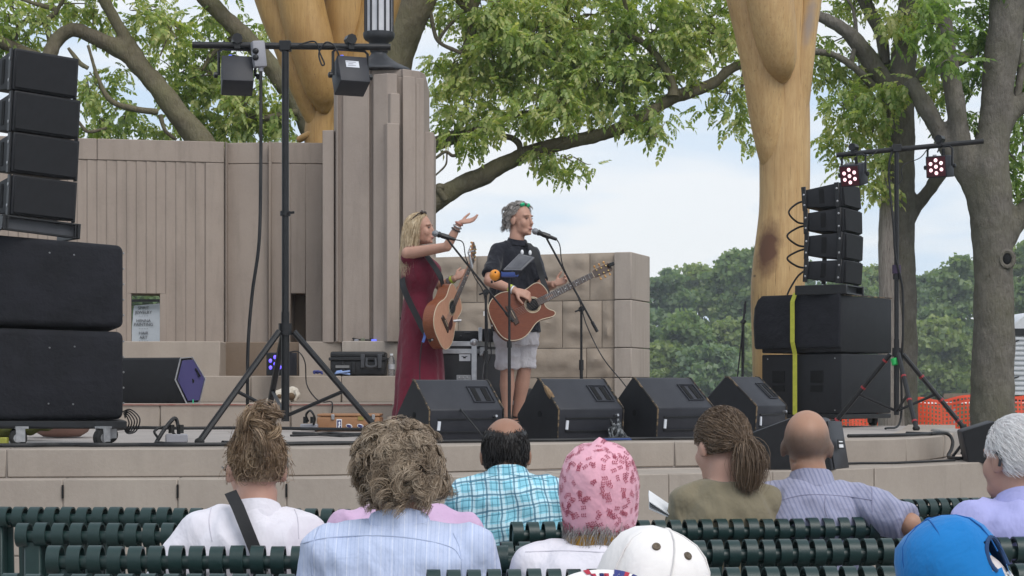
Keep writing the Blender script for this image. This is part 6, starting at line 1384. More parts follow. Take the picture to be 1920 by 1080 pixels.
# ================================================================== benches of rolled steel straps
M_green = NT('dark_green_powder_coat'); M_green.color(M_green.ramp(M_green.noise(16, 5), [(0.35, (.008, .028, .027)), (0.7, (.012, .037, .035))])); M_green.color(M_green.mix(M_green.ramp(M_green.noise(70, 4, .7), [(.66, (0, 0, 0)), (.72, (.6, .6, .6))]), M_green.p.inputs['Base Color'].links[0].from_socket, (.05, .085, .08, 1))); M_green.bump(M_green.noise(220, 3), .25, .002); M_green = M_green.set(.40, 0, .45)
def strap_mesh(wd):
    c, z0, rr, th = -.006, .818, .035, .006; pth = []
    pth += [(.50, .33), (.515, .37), (.50, .415), (.46, .432), (.30, .418), (.12, .41), (.06, .425), (.048, .46)]
    pth += [(.038, .60), (.030, .74), (.029, .80)]
    for k in range(1, 16):
        a = -math.pi * .02 + k * math.pi * 1.62 / 15; pth.append((c + rr * math.cos(a), z0 + rr * math.sin(a)))
    mb = MB(); rr_ = []
    for i, (y, z) in enumerate(pth):
        a = pth[max(0, i - 1)]; b = pth[min(len(pth) - 1, i + 1)]; t = Vector((b[0] - a[0], b[1] - a[1])).normalized(); n = Vector((-t.y, t.x)) * th / 2
        rr_.append([(-wd / 2, y + n.x, z + n.y), (wd / 2, y + n.x, z + n.y), (wd / 2, y - n.x, z - n.y), (-wd / 2, y - n.x, z - n.y)])
    mb.rings(rr_); return mb.mesh('slat', 35)
def bench(label, pa, da, pb, db, py_, pitch_px, skip=()):
    """strap bench seen from behind between two photo columns; its roll tops at row py_"""
    A = Vector((X(pa, da), da, 0)); B = Vector((X(pb, db), db, 0)); v = B - A; Ln = v.length; v.normalize(); yaw = math.atan2(v.y, v.x)
    top = Z(py_, da); k = top / .853
    r = thing('strap_bench', label, 'bench', A, yaw, 'dark green strap benches'); r.scale = (1, 1, k)
    M0 = Matrix.Translation(A) @ Matrix.Rotation(yaw, 4, 'Z') @ Matrix.Diagonal((1, 1, k, 1))
    pitch = pitch_px * (da + db) / 2 / F / math.cos(yaw) if True else 0; n = int(Ln / pitch) + 1; sm_ = strap_mesh(pitch * .655); sm_.materials.append(M_green)
    for i in range(n):
        o = bpy.data.objects.new('slat', sm_); col.objects.link(o); o.parent = r; o.location = (i * pitch + pitch * .33, random.uniform(-.001, .001), random.uniform(-.0015, .0015))
    Le = (n - 1) * pitch + pitch * .66
    for nm, y, z, rad in (('top_rail', -.012, .812, .018), ('seat_rail', .42, .40, .018), ('lower_rail', .075, .39, .018)):
        mb = MB(M0); mb.tube([(0.004, y, z), (Le - .004, y, z)], rad, 10); mb.build(nm, M_green, r)
    for x in ([.05, Le - .05] if Ln < 2.4 else [.05, Le / 2, Le - .05]):
        mb = MB(M0); mb.box((x, .005, .40), (.055, .05, .80)); mb.box((x, .24, .385), (.05, .40, .05)); mb.box((x, .44, .19), (.055, .05, .38)); mb.box((x, .22, .015), (.06, .50, .03)); mb.build('leg_frame', M_green, r, bevel=.006)
    return r
bench('green strap bench in the far left row, its back against the stage front', -30, 6.55, 850, 6.35, 950, 31.1)
bench('green strap bench in the second row at left behind the white shirted woman', 35, 5.7, 892, 5.62, 981, 34.6)
bench('nearest green strap bench at left, overlapping the white shirted woman\'s back', 92, 4.84, 1010, 4.84, 1025, 38.0)
bench('green strap bench at the bottom left corner, barely rising above the picture edge', 8, 4.12, 540, 4.12, 1077, 43)
bench('green strap bench behind the ponytailed woman and the man with shaved head', 958, 5.7, 1722, 5.95, 980, 29.4)
bench('green strap bench at right running behind the pink cap and under the pale lilac shirt', 872, 4.93, 1960, 5.12, 1018, 32.5)
bench('nearest green strap bench at right, cut by the bottom edge of the picture', 800, 4.2, 1990, 4.35, 1070, 37)
bench('green strap bench in the far row at right beside the man in a lilac shirt', 1668, 6.85, 2040, 7.2, 938, 23.2)
bench('green strap bench at right just behind the arm stretched along the backrest', 1744, 6.1, 2060, 6.3, 972, 27)

# ================================================================== the audience
rng = np.random.default_rng(21)
M_whitecl = cloth('white_cotton', (.74, .72, .78), (.68, .66, .73)); M_lilac = cloth('lilac_pink_cotton', (.60, .42, .60), (.54, .37, .55)); M_olive = cloth('olive_jersey', (.215, .185, .125), (.19, .165, .11))
def stripes_blue(t, b):
    x = t.xyz()[0]; xx = t.math('ADD', x, t.math('MULTIPLY', t.noise(4, 2), .012))
    b = t.mix(t.math('MULTIPLY', band(t, xx, 95, .22), .35), b, (.30, .38, .58, 1)); b = t.mix(t.math('MULTIPLY', band(t, xx, 37, .10, .3), .35), b, (.78, .80, .88, 1))
    return t.mix(t.math('MULTIPLY', t.ramp(t.noise(60, 3, .6, t.map((6, 6, .25))), [(.5, (0, 0, 0)), (.6, (1, 1, 1))]), .25), b, (.36, .44, .62, 1))
M_bluest = cloth('pale_blue_striped_cotton', (.52, .58, .76), (.46, .53, .72), stripes_blue)
def stripes_grey(t, b):
    q = t.xyz(); v = t.math('ADD', q[0], t.math('MULTIPLY', q[2], .38)); v = t.math('ADD', v, t.math('MULTIPLY', t.noise(5, 2), .02))
    return t.mix(t.math('MULTIPLY', band(t, v, 66, .38), .55), b, (.17, .19, .30, 1))
M_grst = cloth('grey_lilac_striped_cotton', (.33, .33, .45), (.29, .30, .41), stripes_grey)
M_lilb = cloth('lavender_blue_cotton', (.40, .41, .72), (.36, .37, .66))
def plaid(t, b):
    q = t.xyz(); wv = t.math('MULTIPLY', t.math('SUBTRACT', t.noise(5, 3), .5), .045)
    x = t.math('ADD', t.math('ADD', q[0], t.math('MULTIPLY', q[2], .10)), wv); z = t.math('ADD', t.math('SUBTRACT', q[2], t.math('MULTIPLY', q[0], .12)), wv)
    for v in (x, z):
        b = t.mix(t.math('MULTIPLY', band(t, v, 20.5, .36, .05), .60), b, (.62, .78, .84, 1))
    for v in (x, z):
        for o, dt, st_ in ((.0, .12, .78), (.22, .07, .62), (.60, .06, .45)):
            b = t.mix(t.math('MULTIPLY', band(t, v, 20.5, dt, o), st_), b, (.030, .13, .21, 1))
    return b
M_plaid = cloth('turquoise_plaid_cotton', (.27, .60, .72), (.23, .55, .68), plaid)
H_curl = hair_mat('sandy_grey_hair', (.12, .085, .058), (.27, .205, .145), (.50, .41, .31)); H_up = hair_mat('light_brown_hair', (.10, .062, .038), (.22, .15, .095), (.42, .31, .20)); H_brown = hair_mat('brown_hair', (.065, .042, .028), (.14, .095, .062), (.24, .17, .115))
H_black = hair_mat('black_hair', (.008, .007, .007), (.016, .014, .014), (.035, .03, .028)); H_white = hair_mat('white_hair', (.76, .74, .74), (.86, .85, .85), (.93, .92, .92)); H_grey = hair_mat('grey_hair', (.14, .13, .125), (.28, .265, .26), (.48, .46, .45))
H_blond = hair_mat('long_blonde_hair', (.26, .18, .10), (.50, .39, .25), (.72, .61, .45)); H_silver = hair_mat('silver_grey_hair', (.19, .17, .155), (.36, .33, .31), (.58, .55, .53))
def smoothpath(P0, ctrl, k, rng, jit):
    """quadratic/cubic bezier per strand: P0 (n,3) then control arrays"""
    t = np.linspace(0, 1, k)[None, :, None]; C = [P0] + ctrl; n = len(C) - 1; out_ = 0
    for i, c in enumerate(C): out_ = out_ + math.comb(n, i) * (1 - t) ** (n - i) * t ** i * c[:, None, :]
    ph = rng.uniform(0, 6.28, (len(P0), 1, 3)); return out_ + np.sin(t * rng.uniform(4, 9, (len(P0), 1, 1)) + ph) * jit * np.minimum(1, t * 4)

# A: woman in white with a messy updo
a = seated('woman in a white shirt with a messy light brown updo and a black shoulder strap', 480, 5.12, 797, yaw=6, s=1.0, sw=.142, hyaw=16, m_skin=M_skin, m_shirt=M_whitecl, sleeves='elbow', hair_th=.004, seed=3, amp=.009, collar=.8, arms={-1: ((.175, .02, -.22), (.06, .25, -.30)), 1: ((.085, .05, -.25), (-.04, .28, -.28))})
keep = lambda x, y, z: (y < .62 and z > -.62 and not (y > .15 and z < -.05)) 
cap_shell('hair_base', a['root'], a['hc'], a['rot'], 1.0, H_up, keep)
u_, p_, n_ = scalp(a['hc'], a['rot'], 1.0, 5400, rng, keep); R3 = np.array(a['rot']); hc = np.array(a['hc'])
bun = hc + R3 @ np.array([-.008, -.050, .118])
mid = p_ * .45 + bun * .55; out_ = mid - (hc + R3 @ np.array([0, -.012, .03])); out_ /= np.linalg.norm(out_, axis=1)[:, None]; mid = hc + R3 @ np.array([0, -.012, .03]) + out_ * (rng.uniform(.105, .122, (len(p_), 1)))
S1 = smoothpath(p_, [p_ + n_ * .012, mid, bun + rng.normal(0, .020, p_.shape)], 9, rng, .0018)
nb_ = 2200; ang = rng.uniform(0, 6.28, (nb_, 1)); c0 = bun + rng.normal(0, 1, (nb_, 3)) * np.array([.026, .022, .020]); bi_ = rng.integers(0, 11, nb_); c0 = bun + (rng.normal(0, 1, (11, 3)) * np.array([.027, .022, .020]))[bi_] + rng.normal(0, .005, (nb_, 3)); ax = (rng.normal(0, 1, (11, 3)))[bi_] + rng.normal(0, .14, (nb_, 3)); ax /= np.linalg.norm(ax, axis=1)[:, None]; e1 = np.cross(ax, np.array([.3, .9, .2])[None, :] + rng.normal(0, .3, (nb_, 3))); e1 /= np.linalg.norm(e1, axis=1)[:, None]; e2 = np.cross(ax, e1); tt = np.linspace(0, 3.6, 9)[None, :, None]
S2 = c0[:, None, :] + (e1[:, None, :] * np.cos(tt) + e2[:, None, :] * np.sin(tt)) * rng.uniform(.018, .036, (nb_, 1, 1))
fl = p_[rng.integers(0, len(p_), 150)]; fn_ = (fl - hc); fn_ /= np.linalg.norm(fn_, axis=1)[:, None]; S3 = curl_pts(fl, fn_, rng, .085, 9, .35, .010, 1.2, .55)
strands('hair', a['root'], np.concatenate([S1, S2, S3]), .0009, H_up)
mb = MB()     # black bag strap across her back, from the left shoulder down to the right
pa_ = [P(432, 922, 5.02), P(446, 950, 4.965), P(462, 990, 4.945), P(478, 1030, 4.94), P(492, 1075, 4.95)]; w2 = Vector((.016, 0, .006)); vs = []
for p in pa_: vs += [p - w2, p + w2]
mb.add(vs + [v + Vector((0, -.004, 0)) for v in vs], [(2 * i, 2 * i + 1, 2 * i + 3, 2 * i + 2) for i in range(4)] + [(10 + 2 * i, 10 + 2 * i + 1, 10 + 2 * i + 3, 10 + 2 * i + 2) for i in range(4)] + [(2 * i, 2 * i + 2, 12 + 2 * i, 10 + 2 * i) for i in range(4)] + [(2 * i + 1, 2 * i + 3, 13 + 2 * i, 11 + 2 * i) for i in range(4)])
mb.build('bag_strap', pm('black_webbing', (.012, .012, .014), (.02, .02, .022), rough=.7, bump=.3, bscale=300), a['root'])
mb = MB(); q = a['hc'] + a['rot'] @ Vector((-.082, .03, .0)); mb.tube([q, a['hc'] + a['rot'] @ Vector((-.075, .095, .005))], .0025, 5)
n = 14; cg = a['hc'] + a['rot'] @ Vector((-.036, .108, -.004)); mb.tube([cg + a['rot'] @ Vector((.026 * math.cos(2 * math.pi * i / n), 0, .022 * math.sin(2 * math.pi * i / n))) for i in range(n + 1)], .0022, 5); mb.build('glasses', M_blackp, a['root'])

# B: curly haired man in pale blue
b = seated('person with thick curly sandy grey hair in a pale blue striped shirt', 750, 4.42, 800, yaw=0, s=1.0, sw=.170, hyaw=-4, m_skin=M_skin, m_shirt=M_bluest, sleeves='long', hair_th=.0, seed=5, amp=.006, bulk=1.06, collar=.9)
keep = lambda x, y, z: (y < .75 and z > -.66 and not (y > .35 and z < .1))
cap_shell('hair_base', b['root'], b['hc'], b['rot'], 1.0, hair_mat('curly_hair_base', (.05, .037, .027), (.09, .068, .05), (.14, .11, .08)), keep, (.088, .108, .105))
u_, p_, n_ = scalp(b['hc'], b['rot'], 1.0, 11500, rng, keep, (.086, .106, .103)); sw_ = rng.normal(0, .35, p_.shape)
S1 = np.concatenate([locks(p_, n_, u_, rng, 210, .066, 11, .34, .0115, 1.15, .78, .22, .0022), curl_pts(p_[:260], n_[:260], rng, .065, 11, .25, .010, 1.3, .8)])
strands('hair', b['root'], S1, .00085, H_curl)
mb = MB(); sp = b['S'](.80)
q = [b['S'](.86) - b['f'] * .127 + b['r'] * x + b['u'] * (-.02 * abs(x) / .15) for x in np.linspace(-.19, .19, 13)]
for i, x in enumerate(np.linspace(-.19, .19, 13)): q[i] = q[i] + b['f'] * (.55 * x * x * 1.6)

# C: lilac pink shirt hidden behind the curly head
c_ = seated('person in a lilac pink shirt mostly hidden behind the curly haired head', 757, 5.04, 792, yaw=0, s=.97, sw=.168, hyaw=0, m_skin=M_skin, m_shirt=M_lilac, sleeves='short', hair_th=.01, seed=8, amp=.009)
keep = lambda x, y, z: (y < .6 and z > -.5)
cap_shell('hair', c_['root'], c_['hc'], c_['rot'], .92, H_brown, keep)

# D: balding man in turquoise plaid
dd = seated('balding dark haired man in a turquoise plaid shirt bending forward', 948, 6.02, 785, yaw=-4, s=.98, sw=.145, lean=.10, hyaw=4, hpitch=-22, nk=.058, m_skin=M_skin3, m_shirt=M_plaid, sleeves='long', hair_th=.0, seed=12, amp=.010, bulk=1.02, collar=.7, hdx=-.01, seat=.42, arms={-1: ((.03, .10, -.27), (-.05, .32, -.2)), 1: ((.05, .10, -.27), (-.08, .32, -.2))})
keep = lambda x, y, z: (z < .34 - .30 * max(0, -y - .3) + .30 * abs(x) and z > -.72 and y < .55 and not (y > .1 and z < -.1) and (abs(x) > .30 or y < -.1))
cap_shell('hair_base', dd['root'], dd['hc'], dd['rot'], .98, H_black, lambda x, y, z: keep(x, y, z + .14))
u_, p_, n_ = scalp(dd['hc'], dd['rot'], .98, 3600, rng, keep); top_ = np.clip((u_[:, 2] + .05) / .4, 0, 1); km = rng.uniform(0, 1, len(p_)) > top_ * .75; p_, n_ = p_[km], n_[km]; S1 = curl_pts(p_, n_, rng, .036, 6, .75, .0025, .7, .26); strands('hair', dd['root'], S1, .0010, H_black)

# E: pink floral cap, grey hair, mustard scarf
e = seated('person in a pink floral cap with frizzy grey hair, mustard scarf and white shirt', 1123, 4.45, 820, yaw=-3, s=1.0, sw=.15, nk=.12, hyaw=3, m_skin=M_skin, m_shirt=M_whitecl, sleeves='long', hair_th=.012, seed=15, amp=.005, bulk=1.08)
rot, hc = e['rot'], e['hc']
def capdome(root, hc, rot, s, m, zb, prof, rad, name='cap', tilt=None, seams=6, off=(0, -.008, 0), cut=None, seam_amp=.0016):
    rr = []; n = 48; cc = Vector(hc) + rot @ (Vector(off) * s); q = rot @ tilt if tilt is not None else rot
    for (k, z) in prof:
        rr.append([cc + q @ (Vector((rad[0] * k * math.cos(2 * math.pi * i / n) * (1 + seam_amp * 10 * -abs(math.cos(math.pi * i / n * seams)) ** 14), rad[1] * k * math.sin(2 * math.pi * i / n) * (1 + seam_amp * 10 * -abs(math.cos(math.pi * i / n * seams)) ** 14), zb + z)) * s) for i in range(n)])
    mb = MB(); mb.rings(rr, cap=False); o = len(mb.v); me = mb.mesh(name, 60)
    if cut:
        bm = bmesh.new(); bm.from_mesh(me); inv = q.inverted()
        bmesh.ops.delete(bm, geom=[f for f in bm.faces if cut(*(inv @ (f.calc_center_median() - cc) / s))], context='FACES'); bm.to_mesh(me); bm.free()
    return mk(name, me, m, root), cc, q
M_pinkcap = cloth('pink_floral_cotton', (.76, .42, .50), (.68, .35, .44)); M_rose = pm('rose_print', (.30, .045, .085), (.42, .09, .13), scale=30, rough=.8, bump=0); M_band = cloth('rose_red_band', (.45, .09, .14), (.36, .06, .11))
prof = [(.80, -.058), (.92, -.034), (1.01, -.004), (1.06, .04), (1.055, .08), (.97, .115), (.85, .14), (.66, .158), (.44, .168), (.22, .174), (.06, .183), (.002, .186)]
dome, cc, q = capdome(e['root'], hc, rot, 1.0, M_pinkcap, -.052, prof, (.092, .108), 'cap', Matrix.Rotation(R(6), 3, 'X'), seams=6); displace(dome.data, fold(.0035, 4, 14, 30))
bandp = [(.70, -.092), (.76, -.090), (.845, -.068), (.94, -.040), (.985, -.018)]
bd, _, _ = capdome(e['root'], hc, rot, 1.0, M_band, -.052, bandp, (.092, .108), 'cap_band', Matrix.Rotation(R(10), 3, 'X'), seams=1, seam_amp=0)
prng = np.random.default_rng(8); pv, pf = [], []; me = dome.data; polys = [p for p in me.polygons if p.area > 1e-6]
ars = np.array([p.area for p in polys]); pick = prng.choice(len(polys), 430, p=ars / ars.sum())
for k in pick:
    p = polys[k]; vs_ = [me.vertices[i].co for i in p.vertices]; w_ = prng.dirichlet([1] * len(vs_)); c0 = sum((v * float(x) for v, x in zip(vs_, w_)), Vector()); nn = p.normal.normalized()
    if nn.dot(c0 - cc) < 0: nn = -nn
    t1 = nn.orthogonal().normalized(); t1 = Quaternion(nn, prng.uniform(0, 6.28)) @ t1; t2 = nn.cross(t1); c0 = c0 + nn * .0016
    for j in range(3):
        for sg in (-1, 1):
            b0 = c0 + t1 * (.0052 * j - .006); dv = (t1 * .75 + t2 * sg * .8).normalized(); sv_ = nn.cross(dv); L_ = .0072; o = len(pv)
            pv += [b0, b0 + dv * L_ * .5 + sv_ * .0014, b0 + dv * L_, b0 + dv * L_ * .5 - sv_ * .0014]; pf.append((o, o + 1, o + 2, o + 3))
o = mk('leaf_print', np_mesh('leaf_print', [tuple(v) for v in pv], pf), M_rose, e['root']); o['kind'] = 'stuff'
keep = lambda x, y, z: (z < -.56 and z > -.92 and y < .35)
u_, p_, n_ = scalp(hc, rot, 1.0, 4200, rng, keep, (.078, .094, .098)); S1 = curl_pts(p_, n_, rng, .11, 10, .85, .008, 1.5, .50); strands('hair', e['root'], S1, .0009, H_grey)
M_must = cloth('mustard_scarf', (.36, .20, .03), (.30, .16, .025), bump=.4); mb = MB(); nb = e['nb']; n = 24
for j in range(3): mb.tube([nb + e['r'] * math.cos(2 * math.pi * i / n) * (.068 + .006 * j) + e['f'] * (math.sin(2 * math.pi * i / n) * .07 + .015) + e['u'] * (.010 - .02 * j + .006 * math.sin(3 * 2 * math.pi * i / n + j)) for i in range(n + 1)], .016, 8)
me = remesh(mb, .006, 3, 'scarf'); mk('scarf', me, M_must, e['root'])

# F: white cap with eyelets and a patterned peak, low at the bottom edge
f_ = seated('person in a tilted white cap with brown eyelets and a red and navy patterned peak', 1222, 3.5, 1006, yaw=8, s=.95, sw=.17, hyaw=10, m_skin=M_skin, m_shirt=cloth('pale_grey_cotton', (.5, .5, .52)), hair_th=.02, seed=18, seat=.24)
M_wcap = cloth('white_cap_twill', (.80, .77, .76), (.76, .73, .72), bump=.15)
prof = [(1.0, -.03), (1.03, .0), (1.05, .03), (1.03, .06), (.96, .09), (.82, .113), (.6, .130), (.3, .140), (.05, .143), (.002, .143)]
hcF = P(1236, 1052, 3.46); rotF = Matrix.Rotation(R(16), 3, 'Y') @ Matrix.Rotation(R(20), 3, 'Z')
dF, ccF, qF = capdome(f_['root'], hcF, rotF, 1.0, M_wcap, -.082, prof, (.099, .112), 'cap', None, 6, off=(0, 0, 0)); displace(dF.data, fold(.0035, 9, 9, 20))
def cap_seams(root, cc, q, zb, prof, rad, m, n=6, ph=.3):
    for k in range(n):
        a = ph + k * 2 * math.pi / n; pts = [cc + q @ Vector((rad[0] * w_ * 1.012 * math.cos(a), rad[1] * w_ * 1.012 * math.sin(a), zb + z_ + .001)) for w_, z_ in prof]
        mb = MB(); mb.tube([tuple(p) for p in pts], .0017, 5); mb.build('panel_seam', m, root, smooth=60)
    mb = MB(); mb.ell(cc + q @ Vector((0, 0, zb + prof[-1][1] + .001)), (.008, .008, .004), q, 10, 6); mb.build('top_button', m, root)
cap_seams(f_['root'], ccF, qF, -.082, prof, (.099, .112), pm('white_cap_seam', (.66, .63, .62), (.62, .6, .58), rough=.9, bump=0))
def on_dome(px_, py_, dm): # front-most surface point of the cap at a measured column and row
    q_ = P(px_, py_, 3.46); best = None
    for v in dm.vertices:
        c = v.co; e_ = (c.x / c.y - q_.x / q_.y) ** 2 + ((c.z - CH) / c.y - (q_.z - CH) / q_.y) ** 2
        if c.y < 3.46 and (best is None or e_ < best[0]): best = (e_, c.copy(), v.normal.copy())
    return best[1], best[2]
M_eye = pm('brass_brown_eyelet', (.16, .12, .08), (.10, .08, .06), rough=.5, metal=.3)
for px_, py_ in ((1229, 1029), (1291, 1052)):
    p, nn = on_dome(px_, py_, dF.data)
    if nn.y > 0: nn = -nn
    rq = nn.to_track_quat('Z', 'Y').to_matrix(); mb = MB(); mb.lathe([(.0005, .0012), (.003, .0014), (.0048, .003), (.0075, .003), (.0085, .0005), (.008, -.003)], p, 14, rq); mb.build('eyelet', M_eye, f_['root']); 
cb = P(1128, 1092, 3.36); pk = MB(); rr = []; n = 26     # curved patterned peak beside the cap
pg = [[cb + Vector((.085 * math.sin(a_) * (1 - .12 * j), -.02 * j, .036 * math.cos(a_) * (1 - .06 * j) * 1.0 - .004 * j - .012)) for a_ in np.linspace(-1.45, 1.45, n)] for j in range(5)]
pk.rings(pg, cap=False, closed=False); pk.build('peak', M_wcap, f_['root'], smooth=60)
mb1, mb2 = MB(), MB(); prng = np.random.default_rng(3)
for k in range(46):
    i = prng.integers(1, n - 2); j = prng.integers(0, 4); a_, b_, c0, d0 = pg[j][i], pg[j][i + 1], pg[j + 1][i + 1], pg[j + 1][i]; nn = (b_ - a_).cross(d0 - a_).normalized(); nn = nn if nn.z > 0 else -nn; off = nn * .0016
    sh_ = prng.uniform(-.5, .9); (mb1 if prng.uniform() < .5 else mb2).add([a_.lerp(b_, -.1) + off, a_.lerp(b_, .95 + sh_ * .3) + off, d0.lerp(c0, 1.0 + sh_ * .5) + off, d0.lerp(c0, sh_ * .4) + off], [(0, 1, 2, 3)])
for mbx, mt in ((mb1, pm('red_print', (.45, .03, .06), rough=.8)), (mb2, pm('navy_blue_print', (.04, .05, .22), rough=.8))): o = mbx.build('peak_print', mt, f_['root'], smooth=0); o['kind'] = 'stuff'

# G: woman with a ponytail in olive
g = seated('woman with a brown ponytail in an olive T-shirt looking down to her left', 1352, 6.0, 764, yaw=4, s=1.02, sw=.125, hyaw=26, hpitch=-12, m_skin=M_skin, m_shirt=M_olive, sleeves='short', hair_th=.005, seed=22, amp=.006, hdx=-.01, arms={-1: ((.06, .06, -.26), (.0, .33, -.13)), 1: ((.05, .05, -.26), (-.06, .3, -.26))})
rot, hc = g['rot'], np.array(g['hc']); R3 = np.array(rot)
keep = lambda x, y, z: (y < .62 and z > -.55 and not (y > .05 and z < -.1))
cap_shell('hair_base', g['root'], g['hc'], rot, 1.02, H_brown, keep, (.083, .103, .100))
u_, p_, n_ = scalp(g['hc'], rot, 1.02, 6500, rng, keep, (.083, .103, .100)); tie = hc + R3 @ np.array([.004, -.118, -.012]); cen = hc + R3 @ np.array([0, -.012, .03])
mid = p_ * .5 + tie * .5; o_ = mid - cen; o_ /= np.linalg.norm(o_, axis=1)[:, None]; mid = cen + o_ * rng.uniform(.108, .120, (len(p_), 1))
S1 = smoothpath(p_, [p_ + n_ * .014, mid, tie + rng.normal(0, .007, p_.shape)], 9, rng, .0025)
nt_ = 2600; t0 = tie + rng.normal(0, .008, (nt_, 3)); dn = rng.normal(0, 1, (nt_, 3)) * np.array([.016, .012, .010]); S2 = smoothpath(t0, [t0 + R3 @ np.array([0, -.026, .004]) + dn, t0 + R3 @ np.array([.0, -.034, -.06]) + dn * 1.9, t0 + R3 @ np.array([-.005, -.004, -.140]) + dn * rng.uniform(.3, 1.2, (nt_, 1))], 9, rng, .004)
fl = p_[rng.integers(0, len(p_), 90)]; fn_ = fl - cen; fn_ /= np.linalg.norm(fn_, axis=1)[:, None]; S3 = curl_pts(fl, fn_, rng, .05, 9, .3, .008, 1.1, .35)
strands('hair', g['root'], np.concatenate([S1, S2, S3]), .0008, H_brown)
mb = MB(); mb.tube([Vector(tie) + rot @ Vector((.012 * math.cos(k * .7), 0, .012 * math.sin(k * .7))) for k in range(10)], .004, 6); mb.build('hair_tie', M_rubber, g['root'])
bk_ = thing('booklet', 'small printed booklet held up by the woman with the ponytail', 'booklet', P(1243, 955, 5.98)); dk = 5.98
cv, cp_ = P(1215, 922, dk + .02), None
mb = MB(); q = [P(1217, 955, dk - .02), P(1262, 974, dk - .03), P(1262, 952, dk + .10), P(1216, 921, dk + .10)]; nn = (q[1] - q[0]).cross(q[3] - q[0]).normalized()
mb.prism(q, nn * .004); mb.build('back_cover', M_white, bk_)
mb = MB(); q2 = [P(1218, 938, dk - .03), P(1264, 968, dk - .04), P(1262, 951, dk + .10), P(1217, 920, dk + .10)]; mb.prism([p - nn * .004 for p in q2], nn * -.003); mb.build('front_cover', M_white, bk_)
ce = sum(q2, Vector()) / 4; mb = MB(); mb.prism([ce + (p - ce) * .74 - nn * .0085 for p in q2], nn * -.001); mb.build('cover_picture', pm('tan_cover_print', (.40, .34, .24), (.30, .26, .19), scale=40, rough=.6), bk_)
for a_, b_ in ((.06, .30), (.80, .96)):
    mb = MB(); lo = lambda t_: q2[0].lerp(q2[1], t_); hi = lambda t_: q2[0].lerp(q2[1], t_) + (q2[3] - q2[0]) * .22; mb.prism([p - nn * .0095 for p in (lo(a_), lo(b_), hi(b_), hi(a_))], nn * -.001); mb.build('cover_lettering', M_ink, bk_)

# H: man with shaved head in striped shirt, arm along the bench
h = seated('man with a shaved head in a grey lilac striped shirt, arm resting along the bench', 1513, 6.05, 769, yaw=-4, s=1.0, sw=.138, hyaw=-6, hpitch=-4, m_skin=skin('skin_cropped', (.38, .215, .145), (0, Z(856, 6.05), Z(786, 6.05))), m_shirt=M_grst, sleeves='long', hair_th=.0, seed=26, amp=.009, collar=1.0, bulk=1.04, hdx=-.012, arms={-1: ((.03, .06, -.27), (-.05, .30, -.27)), 1: ((.115, -.01, -.135), (.195, -.06, -.225))}, abs_arm={1: (P(1706, 982, 5.84), P(1668, 1010, 6.05))})

# I: white haired man at the right edge
i_ = seated('white haired man in a lavender blue shirt at the right edge looking left', 1903, 5.3, 776, yaw=10, s=1.02, sw=.15, hyaw=22, m_skin=M_skin, m_shirt=M_lilb, sleeves='long', hair_th=.01, seed=29, amp=.009, bulk=1.06, collar=.9, hdx=-.01)
rot, hc = i_['rot'], np.array(i_['hc']); R3 = np.array(rot)
keep = lambda x, y, z: (y < .6 and z > -.58 and not (y > .02 and z < -.02))
cap_shell('hair_base', i_['root'], i_['hc'], rot, 1.02, hair_mat('white_hair_base', (.70, .65, .64), (.78, .74, .73), (.84, .80, .80)), keep, (.081, .101, .098))
u_, p_, n_ = scalp(i_['hc'], rot, 1.02, 4600, rng, keep, (.081, .101, .098)); back = (R3 @ np.array([0, -1.0, -.25])); tang = back[None, :] - n_ * (n_ @ back)[:, None]
S1 = curl_pts(p_, n_, rng, .05, 8, .30, .0025, .7, .42, tang * .9); strands('hair', i_['root'], S1, .0007, H_white)
mb = MB(); q = i_['hc'] + rot @ Vector((-.088, -.012, .005)); mb.tube([q + rot @ Vector((0, .012, .018)), q + rot @ Vector((-.004, -.008, .02)), q + rot @ Vector((-.004, -.018, 0)), q + rot @ Vector((0, -.01, -.02))], .0045, 6); mb.build('hearing_aid', M_lam2, i_['root'])

# J: blue cap
j_ = seated('person in a bright blue cap with an arched back opening at the bottom right', 1775, 3.72, 1002, yaw=-6, s=.95, sw=.17, hyaw=-30, hpitch=12, m_skin=M_skin, m_shirt=cloth('grey_cotton', (.35, .35, .38)), hair_th=.02, seed=31, seat=.24)
M_bcap = cloth('bright_blue_twill', (.012, .19, .52), (.010, .165, .46), bump=.2)
hcJ = P(1768, 1034, 3.7); rotJ = Matrix.Rotation(R(-24), 3, 'Y') @ Matrix.Rotation(R(-8), 3, 'X') @ Matrix.Rotation(R(52), 3, 'Z')
prof = [(.99, -.045), (1.0, -.03), (1.02, .0), (1.03, .03), (1.01, .06), (.94, .088), (.80, .112), (.58, .128), (.3, .138), (.05, .142), (.002, .142)]
cutJ = lambda x, y, z: (y < -.05 and (x / .032) ** 2 + ((z + .052) / .04) ** 2 < 1)
dJ, ccJ, qJ = capdome(j_['root'], hcJ, rotJ, 1.0, M_bcap, -.072, prof, (.092, .106), 'cap', None, 6, off=(0, 0, 0), cut=lambda x, y, z: cutJ(x, y, z + .0)); displace(dJ.data, fold(.005, 2, 9, 22)); cap_seams(j_['root'], ccJ, qJ, -.072, prof[3:], (.092, .106), pm('blue_cap_seam', (.009, .10, .34), (.008, .09, .30), rough=.9, bump=0), 6, .52)
mb = MB(); mb.rings([[ccJ + qJ @ Vector((.092 * 1.0 * math.cos(a_), .106 * 1.0 * math.sin(a_) - .001, z_)) for a_ in np.linspace(-1.57 - .42, -1.57 + .42, 10)] for z_ in (-.118, -.096)], cap=False, closed=False); mb.build('back_strap', cloth('slate_blue_strap', (.05, .14, .30)), j_['root'])
